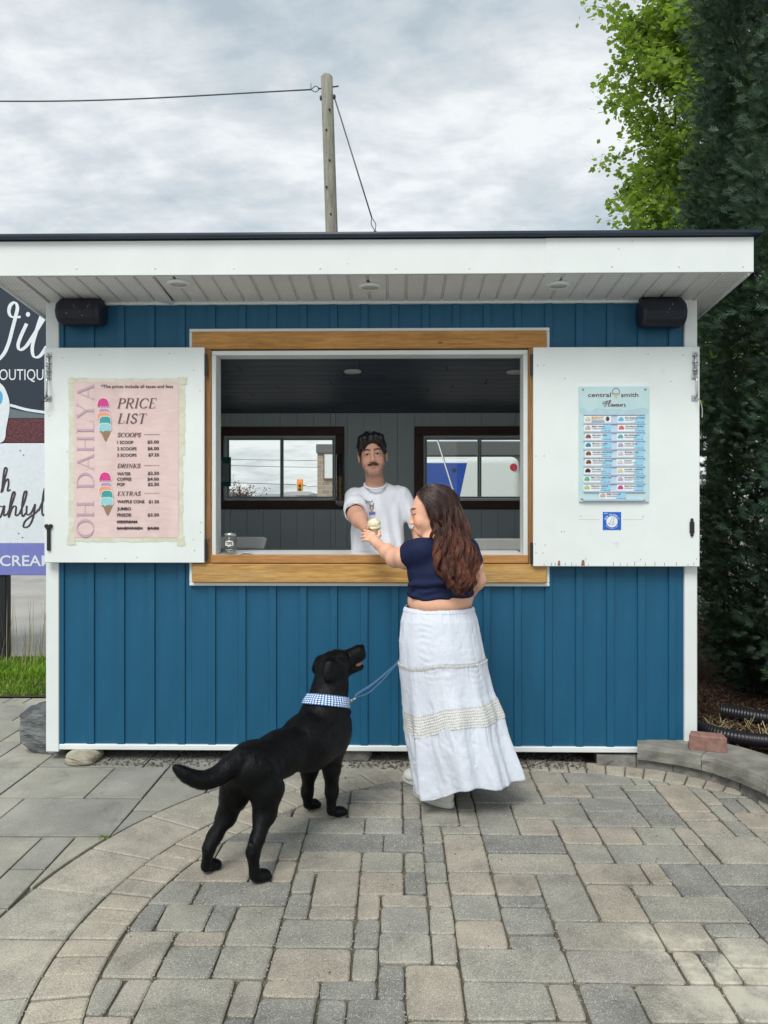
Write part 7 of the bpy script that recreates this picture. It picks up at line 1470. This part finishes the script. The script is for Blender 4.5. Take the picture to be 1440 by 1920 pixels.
def skirt_sheet(name, t0, t1, nt, mat, off=0.0, nth=420, scal=None, uv=False, wr=1.0, tf=None):
    th = np.linspace(0, 2 * math.pi, nth, endpoint=False); rows = []
    for j in range(nt + 1):
        t = t0 + (t1 - t0) * j / nt
        tt = t + np.zeros(nth)
        if tf is not None: tt = tf(th, t)
        if scal and j in (0, nt): tt = tt + scal * np.abs(np.sin(60 * th)) * (1 if j == nt else -1)
        rows.append(skirt_pt(th, tt, off))
    vs = np.array(rows).reshape(-1, 3)
    if wr:
        u = np.tile(th, nt + 1); q = np.c_[np.cos(u) * 3, np.sin(u) * 3, vs[:, 2] * 9]; w = vnoise(q * 2.2 + vnoise(q * 1.7, 3)[:, None] * 1.6, 7); up = sstep(vs[:, 2], .55, .75) * (1 - sstep(vs[:, 2], .92, .98)); lines = np.sin(vs[:, 2] * 210 + 5 * vnoise(q * .9, 8)) * up * sstep(vnoise(q * .8, 12), -.1, .5); lowm = 1 - sstep(vs[:, 2], .45, .6)
        crs = np.abs(vnoise(q * 1.6 + vnoise(q, 5)[:, None] * 2, 21)); crease = -np.exp(-(crs / .07) ** 2)
        q2 = np.c_[np.cos(u) * 9, np.sin(u) * 9, vs[:, 2] * 7]; soft = vnoise(q2 * .9 + vnoise(q2 * .6, 3)[:, None] * .8, 17); q3 = np.c_[np.cos(u) * 14, np.sin(u) * 14, vs[:, 2] * 30]; sm_ = vnoise(q3 + vnoise(q3 * .6, 4)[:, None] * 1.2, 31)
        d = wr * (.0014 * w + .0011 * lines + .0050 * soft * lowm + .0018 * soft + .0014 * sm_ * (.35 + lowm) + .0006 * crease); nrm = np.c_[np.cos(u), np.sin(u), np.zeros(len(u))]; vs = vs + nrm * d[:, None]
    i = np.arange(nth); j = np.arange(nt)[:, None]; fs = np.stack(np.broadcast_arrays(j * nth + i, (j + 1) * nth + i, (j + 1) * nth + (i + 1) % nth, j * nth + (i + 1) % nth), -1).reshape(-1, 4)
    o = mesh(name, vs, fs[:, ::-1].copy(), mat, skirt, True)
    if uv:
        ul = o.data.uv_layers.new(name='uv'); vi = np.empty(len(o.data.loops), np.int32); o.data.loops.foreach_get('vertex_index', vi); u = (vi % nth) / nth; pv = vi.reshape(-1, 4) % nth; wrap = (pv.max(1) == nth - 1) & (pv.min(1) == 0); u = u.reshape(-1, 4); u[wrap] = np.where(u[wrap] == 0, 1.0, u[wrap]); ul.data.foreach_set('uv', np.c_[u.ravel(), (vi // nth) / nt].astype(np.float32).ravel())
    return o
skirt = None
tz_ = lambda z: (zt0 - z) / (zt0 - .12)
T1, T2a, T2b = tz_(Z1), tz_(Z2a), tz_(Z2b); slope = lambda th, t: t - .018 * np.cos(th) * sstep(np.asarray(t) + 0 * th, .2, .5)
skirt = wo; sk_o = skirt_sheet('skirt', 0.0, 1.0, 200, COTTON, 0, 440, tf=lambda th, t: slope(th, t) if t < .97 else slope(th, .97) + (t - .97) * (1 - slope(th, .97)) / .03); skirt = sk_o
bm_ = sk_o.modifiers.new('thick', 'SOLIDIFY'); bm_.thickness = .0015
skirt_sheet('lace_band', T2a, T2b, 10, LACE, .0055, 520, .006, True, wr=.4, tf=slope); skirt_sheet('lace_trim', T1 - .008, T1 + .008, 4, LACE, .0045, 520, .003, True, wr=.4, tf=slope); skirt_sheet('waistband', .002, .020, 6, COTTON, .0045, 520, None, False, wr=.5)
# shoes
SHOE = M('white_leather', (.68, .69, .64), rough=.5, var=.05, bmp=.2, bscale=80); SOLE = M('white_rubber', (.66, .67, .62), rough=.6, var=.06)
def shoe(heel, d, name='shoe'):
    d = V([d[0], d[1], 0]) / np.hypot(*d); l = V([-d[1], d[0], 0]); h = V([heel[0], heel[1], 0]); ax = np.array([d, l, [0, 0, 1]]); c = h + d * .13
    F_ = Field(np.minimum(h, h + d * .27) - [.08, .08, .0], np.maximum(h, h + d * .27) + [.08, .08, .16], .004)
    F_.ell(h + d * .055 + [0, 0, .062], (.060, .040, .060), ax, .02); F_.cap(h + d * .05 + [0, 0, .085], h + d * .06 + [0, 0, .125], .036, .038, .02); F_.ell(h + d * .15 + [0, 0, .045], (.105, .042, .042), ax, .03); F_.ell(h + d * .20 + [0, 0, .042], (.055, .045, .032), ax, .02); F_.cap(h + d * .06 + [0, 0, .11], h + d * .07 + [0, 0, .20], .028, .028, .003, 'd'); F_.cut(h + [0, 0, .128], (-.2 * d[0], -.2 * d[1], 1), .004); F_.cut(h + [0, 0, .030], (0, 0, -1), .002)
    o, _ = skin_obj(name, F_, SHOE, wo); 
    pts = [h + d * (.13 + .138 * math.cos(a)) + l * (.046 - .006 * math.cos(a)) * math.sin(a) * (1.0 if True else 1) for a in np.linspace(0, 2 * math.pi, 40, endpoint=False)]; n = len(pts); pc_ = np.mean(pts, 0)
    lev = [(.004, .97), (.001 + .006, 1), (.030, 1.0), (.034, .97)]; vs = [tuple(pc_ + (p - pc_) * k + [0, 0, z]) for z, k in lev for p in pts]; fs = [(i * n + j, i * n + (j + 1) % n, (i + 1) * n + (j + 1) % n, (i + 1) * n + j) for i in range(3) for j in range(n)] + [tuple(range(n - 1, -1, -1)), tuple(range(3 * n, 4 * n))]; mesh('sole', vs, fs, SOLE, o, True)
    v, f = lathe([(.0001, -.003), (.012, -.002), (.014, .001)], (0, 0, 0), 14, 1); 
shoe((.272, -.672), (-.70, .72)); shoe((.262, -.43), (-.80, .45))
# long wavy hair: a dark mass under thousands of strands
HB = Field((.02, -.90, 1.02), (.46, -.48, 1.64), .006)
Lc = [(780, 925, -.64), (794, 945, -.675), (806, 968, -.688), (811, 990, -.690), (814, 1012, -.705), (816, 1042, -.765), (828, 1074, -.80), (842, 1096, -.80), (853, 1113, -.79)]
Rc = [(794, 913, -.60), (830, 909, -.575), (858, 932, -.555), (868, 965, -.565), (879, 1000, -.585), (891, 1035, -.60), (893, 1066, -.635), (888, 1092, -.68), (868, 1112, -.74)]
Lw = spline([P(*a) for a in Lc], 8); Rw = spline([P(*a) for a in Rc], 8); tw = np.linspace(0, 1, len(Lw))
HB.ell(hc - hfr[2] * .034 + hfr[3] * .030, (.080, .088, .083), np.array([hfr[1], hfr[2], hfr[3]]), .02)
for i in range(4, 58, 3):
    a, b = Lw[min(i + 2, 64)], Rw[min(i, 64)]; m_ = (a + b) / 2; k_ = .014 if i > 20 else .010; HB.cap(a * .72 + b * .28 + [0, .016, 0], m_ + [0, .004, 0], .016 if i < 48 else .008, .022 if i < 48 else .009, .03); HB.cap(m_ + [0, .004, 0], a * .25 + b * .75 + [0, .016, 0], .022 if i < 48 else .009, .017 if i < 48 else .008, .03)
c_, r__, f__, u__ = hfr
HB.ell(Wh(0, .085, -.045), (.12, .058, .085), np.array([r__, f__, u__]), .006, 'd'); HB.ell(Wh(-.06, .045, -.055), (.06, .055, .075), np.array([r__, f__, u__]), .006, 'd')
HB.displace(lambda q: .006 * vnoise(q * [40, 40, 12], 3), .02)
hb, hv = skin_obj('hair', HB, HAIRM, wo); tt = np.clip((1.58 - hv[:, 2]) / .5, 0, 1)[:, None]; paint(hb, V([.022, .010, .008]) * (1 - tt) + V([.035, .014, .010]) * tt)
def her_hair():
    S_n, Mn = 3500, 28; rr = np.random.default_rng(4); ncl = 28; s = rr.beta(1.15, 1.1, S_n); cl = np.clip((s * ncl).astype(int), 0, ncl - 1); t = np.linspace(0, 1, Mn); t0 = np.where(rr.random(S_n) < .45, 0, rr.uniform(0, .35, S_n)); t1 = np.clip(rr.normal(.90, .09, ncl)[cl] + rr.normal(0, .035, S_n), .6, 1.0); tt = t0[:, None] + (t1 - t0)[:, None] * t[None]
    cs = (cl + .5) / ncl; conv = sstep(tt, .30, .95) * .82; se = s[:, None] * (1 - conv) + cs[:, None] * conv
    L_ = np.stack([np.interp(tt, tw, Lw[:, k]) for k in range(3)], -1); R_ = np.stack([np.interp(tt, tw, Rw[:, k]) for k in range(3)], -1); p = L_ + (R_ - L_) * se[..., None]
    ly = rr.random(S_n); bul = np.interp(tt, [0, .12, .3, .5, .8, 1], [.0, .030, .050, .052, .040, .02]); p[..., 1] -= np.sin(np.clip(se, .02, .98) * math.pi) ** .7 * bul * (.55 + .6 * ly[:, None]) + .002
    ph = rr.uniform(0, 6.28, ncl)[cl] + rr.normal(0, .30, S_n); fq = rr.uniform(3.2, 4.6, ncl)[cl]; am = np.interp(tt, [0, .22, .45, 1], [0, .004, .016, .022]) * rr.uniform(.6, 1.3, ncl)[cl][:, None]; w = 2 * math.pi * fq[:, None] * tt + ph[:, None]
    p[..., 0] += am * np.sin(w); p[..., 1] += am * 1.1 * np.cos(w + .6); p[..., 2] += am * .35 * np.sin(w * .9 + 1)
    p += rr.normal(0, .0022, (S_n, 1, 3)) * sstep(tt, 0, .2)[..., None]; stray = rr.random(S_n) < .09; p += (rr.normal(0, .010, (S_n, 1, 3)) * stray[:, None, None]) * sstep(tt, .2, .9)[..., None]
    for _ in range(3):      # keep every strand just outside the dark under-mass
        q = p.reshape(-1, 3); s0 = HB.at(q); e = .004; g = np.stack([HB.at(q + e * np.eye(3)[k]) - HB.at(q - e * np.eye(3)[k]) for k in range(3)], 1); g /= np.linalg.norm(g, axis=1)[:, None] + 1e-6; p = (q + g * np.clip(.0035 + .004 * np.repeat(ly, Mn) - s0, 0, .02)[:, None] * (np.abs(s0) < .06)[:, None]).reshape(p.shape)
    rad = (.00085 + .0005 * rr.random(S_n))[:, None] * np.interp(t, [0, .1, .8, 1], [.7, 1, .9, .25])[None]; v, f = strands(p, rad); o = mesh('hair', v, f, HAIRM, wo, True); o['kind'] = 'stuff'
    tone = rr.uniform(.45, 1.5, ncl)[cl] * rr.uniform(.8, 1.2, S_n); warm = np.clip(sstep(tt, .15, .75) * tone[:, None], 0, 1.25)[..., None]; c = V([.040, .019, .015]) * (1 - np.minimum(warm, 1)) + V([.150, .052, .031]) * warm; c = c * rr.uniform(.75, 1.25, (S_n, 1, 1)); paint(o, np.repeat(c.reshape(-1, 3), 3, 0))
her_hair()
# ------------------------------------------------------------------ the man behind the counter
mn = empty('person', (P(708, 1000, .47)[0], .47, .2), 'man with moustache and white t-shirt handing over a cone across the counter', 'person')
S = Field((-.46, -.24, .88), (.16, .66, 2.02), .0036)
mc = P(698.5, 853.5, .40); mfr = head_frame(mc, (.02, -1, .02), (-.085, 0, 1)); MS = 1.06; Wm = add_head(S, mfr, MS, False, 1.6)
sh = P(711, 918, .46); jl_, jr_ = P(664, 934, .43), P(752, 930, .46); ch_ = P(708, 965, .46); be_ = P(708, 1040, .45)
S.ell(ch_, (.165, .115, .17), None, .05); S.ell(be_, (.150, .11, .17), None, .05); S.cap(jl_ + [.03, 0, 0], jr_ - [.03, 0, 0], .048, .048, .05); nk = P(704, 905, .45); S.cap(nk - [0, 0, .02], mc + V([0, .022, -.06]), .060, .055, .03); S.cap(nk - [0, 0, .045], jl_ + [.04, 0, 0], .040, .036, .04); S.cap(nk - [0, 0, .045], jr_ - [.04, 0, 0], .040, .036, .04)
e1, w1 = P(668, 966, .22), P(685.5, 991, -.045); S.chain([jl_, e1], [.055, .046], .03); S.chain([e1, e1 * .6 + w1 * .4, w1], [.046, .043, .027], .03); S.cap(e1, e1 * .7 + w1 * .3, .046, .045, .03)
pm = P(692, 993, -.105)
hand(S, w1, pm, [[P(689.5, 989.5, -.118), P(687.5, 986.5, -.150), P(690.5, 987, -.172)], [P(690.5, 993, -.12), P(687, 991.5, -.152), P(690, 991, -.176)], [P(692, 996.5, -.12), P(689, 996.5, -.15), P(692.5, 996.5, -.172)], [P(694, 1000, -.118), P(692, 1001, -.145), P(695.5, 1001, -.163)]], [P(694, 987, -.085), P(701, 989, -.075), P(708, 991.5, -.092)])
e2, w2 = P(784, 988, .46), P(786, 1048, .36); S.chain([jr_, e2], [.055, .045], .03); S.chain([e2, w2], [.044, .027], .03); hw = w2 + V([-.01, -.03, -.06]); hand(S, w2, hw, [[hw + V([-.03 + .02 * i, -.015, -.025]), hw + V([-.03 + .02 * i, -.03, -.05]), hw + V([-.028 + .02 * i, -.03, -.075])] for i in range(4)], [hw + V([-.04, -.02, .0]), hw + V([-.05, -.04, -.03])])
mb, mvs = skin_obj('body', S, SKIN, mn, 2, .4); SK2 = V([.62, .345, .245]); cols = np.tile(SK2, (len(mvs), 1)); ql = head_local(mfr, MS, mvs); cols = paint_face(cols, ql, (.36, .13, .12), (.018, .012, .011), (.03, .018, .012), .22)
fd = np.exp(-((mvs - P(691, 993, -.15)) ** 2).sum(1) / .0012)[:, None]; cols = cols * (1 - .25 * fd) + V([.55, .25, .19]) * .25 * fd; paint(mb, cols)
# moustache and hair
HC = V([.010, .0095, .011])
def strokes(name, paths, rad, col, parent, var=.3):
    v, f = strands(np.asarray(paths), rad); o = mesh(name, v, f, HAIRM, parent, True); n = len(paths); m = len(v) // n; o['kind'] = 'stuff'; paint(o, np.repeat(V(col)[None] * RNG.uniform(1 - var, 1 + var, (n, 1)), m, 0)); return o
MF = Field(Wm(0, .1, -.06) - .06, Wm(0, .1, -.06) + .06, .0026)
for s in (-1, 1): MF.chain([Wm(s * .002, .1005, -.0575), Wm(s * .014, .0985, -.0600), Wm(s * .026, .0900, -.0625), Wm(s * .034, .0805, -.0625)], [.0062 * MS, .0062 * MS, .0048 * MS, .0022 * MS], .006)
MF.displace(lambda q: .0010 * vnoise(q * [420, 200, 120], 4), .01); mo, v_ = skin_obj('moustache', MF, HAIRM, mn, 1, .4); paint(mo, np.tile(V([.035, .022, .018]), (len(v_), 1)))
HF = Field(Wm(0, 0, .05) - .17, Wm(0, 0, .05) + .17, .0038); c_, r_, f_, u_ = mfr; hax_ = np.array([r_, f_, u_]); E = lambda p, rad, k=.012, op='u': HF.ell(Wm(*p), V(rad) * MS, hax_, k, op)
E((0, -.022, .036), (.0785, .100, .088), .02); E((0, .015, .086), (.066, .070, .036), .03)
E((0, .108, -.012), (.062, .074, .096), .010, 'd')                           # the open face
for s in (-1, 1): E((s * .095, .005, -.040), (.040, .038, .050), .010, 'd')   # clear of the ears
E((0, -.03, -.13), (.12, .12, .075), .02, 'd')
for s in (-1, 1):                                                              # the two curtains parted over the brow
    HF.chain([Wm(s * .010, .066, .110), Wm(s * .036, .086, .098), Wm(s * .060, .072, .064), Wm(s * .072, .046, .028)], [.017 * MS, .017 * MS, .013 * MS, .008 * MS], .012); HF.chain([Wm(s * .020, .05, .118), Wm(s * .056, .068, .096), Wm(s * .074, .050, .050), Wm(s * .078, .030, .010)], [.022 * MS, .020 * MS, .014 * MS, .008 * MS], .014)
HF.cap(Wm(.050, .080, .078), Wm(.058, .074, .044), .012 * MS, .006 * MS, .01)
HF.displace(lambda q: .0035 * vnoise(q * [80, 80, 40], 4) + .0065 * vnoise(q * [34, 34, 26], 6), .02); hh, v_ = skin_obj('hair', HF, HAIRM, mn, 1, .4); paint(hh, np.tile(HC, (len(v_), 1)))
pa = []; rr = np.random.default_rng(3)
for k in range(900):
    s = rr.choice([-1, 1]); y0 = rr.uniform(-.10, .085); w = rr.uniform(.72, 1.0); z1 = rr.uniform(.0, .07); q0 = (s * .004, y0 * .9, .128 - abs(y0) * .12 + rr.normal(0, .003)); q1 = (s * .040 * w, y0 * 1.02 + .012, .124 - abs(y0) * .15); q2 = (s * .074 * w, y0 * .9, .082 - .2 * max(0, y0)); q3 = (s * .086 * w, y0 * .72, z1 + .01 + max(0, y0) * .25)
    pa.append(spline([Wm(*q0), Wm(*q1), Wm(*q2), Wm(*q3)], 4) + rr.normal(0, .0015, 3))
for k in range(6): a = Wm(rr.normal(0, .01), .03, .128); pa.append(spline([a, a + rr.normal(0, .004, 3) + u_ * .008, a + rr.normal(0, .008, 3) + u_ * .016, a + rr.normal(0, .008, 3) + u_ * .014], 4))
strokes('hair', pa, np.linspace(.0014, .0006, len(pa[0])), HC * 1.3, mn, .5)
for s in (-1, 1):    # brows as fine hairs
    bp = [spline([Wm(s * x, .0905 - abs(x - .02) * .32, np.interp(x, [.010, .022, .036, .050], [.0225, .0262, .0290, .0255]) + rr.normal(0, .0018)), Wm(s * (x + .004), .0895 - abs(x - .02) * .34, np.interp(x + .004, [.010, .022, .036, .050], [.0235, .0272, .0296, .0258])), Wm(s * (x + .009), .0875 - abs(x - .02) * .36, np.interp(x + .009, [.010, .022, .036, .050], [.0235, .0272, .0293, .0252]))], 3) for x in rr.uniform(.010, .044, 130)]; strokes('eyebrow', bp, np.linspace(.0011, .0004, len(bp[0])), V([.02, .013, .012]), mn)
# t-shirt
TEE = M('white_tee', (.76, .785, .85), rough=.85, var=.02, bmp=.25, bscale=350, bdist=.0015, spec=.2)
T = Field((-.46, .12, .90), (.16, .66, 1.76), .0042); e_ = .012
T.ell(ch_, (.178, .128, .18), None, .05); T.ell(P(708, 1005, .46), (.176, .128, .14), None, .06); T.ell(be_, (.176, .128, .17), None, .05); T.cap(jl_ + [.03, 0, 0], jr_ - [.03, 0, 0], .062, .062, .05); T.cap(nk - [0, 0, .042], jl_ + [.04, 0, 0], .054, .054, .04); T.cap(nk - [0, 0, .042], jr_ - [.04, 0, 0], .054, .054, .04)
sleeve(T, jl_, e1, [.062, .072, .080], np.linalg.norm(e1 - jl_) * .90, .058); sleeve(T, jr_, e2, [.062, .068, .070], .215, .052)
pass
T.cap(nk + [0, -.012, .0], mc, .066, .06, .005, 'd'); T.ell(nk + [0, -.085, .012], (.060, .05, .022), None, .006, 'd')
def folds(q):
    x, z = q[:, 0] - ch_[0], q[:, 2]; drape = np.sin((x * 1.0 + .18 * (z - 1.3)) * 75 + 3 * vnoise(q * 5, 2)) * sstep(1.58 - z, 0, .14); return .0065 * drape * sstep(x, -.06, .06) + .0085 * vnoise(q * [16, 12, 6], 5) + .0045 * vnoise(q * [34, 30, 14] + vnoise(q * 9, 2)[:, None], 6)
T.displace(folds, .025)
for (a, b, r_) in (((742, 905, .36), (752, 1010, .34), .007), ((731, 912, .34), (738, 1020, .33), .008), ((722, 925, .33), (722, 1025, .32), .007), ((690, 918, .34), (712, 935, .33), .006), ((662, 925, .33), (690, 962, .32), .006), ((700, 1000, .33), (655, 1030, .34), .008), ((720, 1015, .33), (668, 1035, .34), .007), ((649, 935, .37), (672, 945, .30), .006), ((648, 955, .36), (672, 958, .28), .006)): T.cap(P(*a), P(*b), r_, r_ * .7, .014, 'd')
tee, tv = skin_obj('t_shirt', T, TEE, mn, 2, .45)
cr = [nk + V([.070 * math.cos(a), -.012 + .064 * math.sin(a) - (.034 if math.sin(a) < 0 else 0) * -math.sin(a), -.008 - .034 * max(0, -math.sin(a)) + .012 * max(0, math.sin(a))]) for a in np.linspace(0, 2 * math.pi, 40)]
v, f = tube(cr, .0075, 8); mesh('collar', v, f, TEE, tee, True)
from mathutils.bvhtree import BVHTree
bv = BVHTree.FromPolygons([tuple(a) for a in tv], [tuple(p.vertices) for p in tee.data.polygons])
def on_tee(name, parts, mat, lift=.0035):
    v, f = join2d(parts); out = []
    for x, y in v:
        d = Vector(ray(x, y)).normalized(); h = bv.ray_cast(Vector(_C), d); q = h[0] if h[0] is not None else Vector(P(x, y, .32)); out.append(tuple(q - d * lift))
    return mesh(name, out, f, mat, tee)
TI = plain('tee_ink', (.05, .05, .07), .7); on_tee('lettering', [stroke_shape(spline(s, 6), .9, .6) for s in ([(688, 939), (686, 937.5), (685.5, 940), (688, 941), (687, 943.5), (685, 943)], [(689, 940), (689.5, 942.5), (691, 940), (691.5, 942)], [(693.5, 939.5), (692, 941.5), (694, 941.5), (694, 944.5), (692, 945)], [(695, 940), (696, 941.5), (697.5, 939.5), (697.5, 941.5)], [(698.6, 937.6), (698.3, 938.8)])], TI)
on_tee('print', [poly2d([(693, 947), (690.5, 943.8), (691.5, 943.4), (695, 946.4), (699, 946.4), (700.2, 942.4), (701.2, 942.6), (700.8, 948), (701, 953), (698.6, 957), (697.6, 960), (695.8, 960), (694.6, 956), (693, 952)])], plain('print_brown', (.26, .15, .10), .7)); on_tee('print', [poly2d([(695, 951), (696.4, 958), (697.6, 958), (698.8, 951), (697, 949)])], plain('print_cream', (.6, .5, .42), .7), .0045); on_tee('print', [poly2d([(687.6, 961), (703.6, 959.2), (704, 965), (688, 966.4)])], plain('print_lilac', (.26, .24, .55), .7))
# ------------------------------------------------------------------ the cone between their hands
ic = P(701, 995, -.135); sc_c = P(701.5, 982.5, -.135); cone = empty('ice_cream_cone', tuple(ic), 'pale vanilla ice cream scoop in a wafer cone held between their hands', 'ice cream')
I_ = Field(sc_c - .065, sc_c + .065, .0026); I_.ell(sc_c, (.036, .036, .034), None, .01); I_.ell(sc_c + V([.020, -.012, -.018]), (.018, .016, .012), None, .012); I_.ell(sc_c + V([-.022, -.010, -.016]), (.014, .014, .012), None, .012); I_.ell(sc_c + V([0, 0, -.024]), (.037, .037, .010), None, .008); I_.displace(lambda q: .0035 * vnoise(q * 75, 3) + .0016 * vnoise(q * 190, 4), .012); skin_obj('scoop', I_, M('vanilla', (.78, .74, .50), rough=.55, col2=(.84, .81, .60), scale=40, bmp=.3, bscale=200), cone, 1, .4)
zr = P(701, 991, -.135)[2]; v, f = lathe([(.014, zr - .085), (.026, zr - .020), (.031, zr - .012), (.033, zr + .004), (.030, zr + .004), (.0001, zr - .002)], (ic[0], ic[1], 0), 26); mesh('wafer', v, f, M('wafer_gold', (.55, .34, .11), rough=.7, col2=(.66, .44, .17), scale=80, bmp=.4, bscale=150), cone, True)
v, f = lathe([(.0155, zr - .088), (.0285, zr - .022), (.0335, zr - .012), (.0345, zr - .010), (.0325, zr - .014)], (ic[0], ic[1], 0), 22); mesh('paper_wrap', v, f[:-2], plain('white_paper', (.76, .78, .80), .7), cone, True)
print('PAVERS', N_PAV[0], 'OBJECTS', len(bpy.data.objects), 'TRIS', sum(len(m.loops) - 2 * len(m.polygons) for m in bpy.data.meshes))
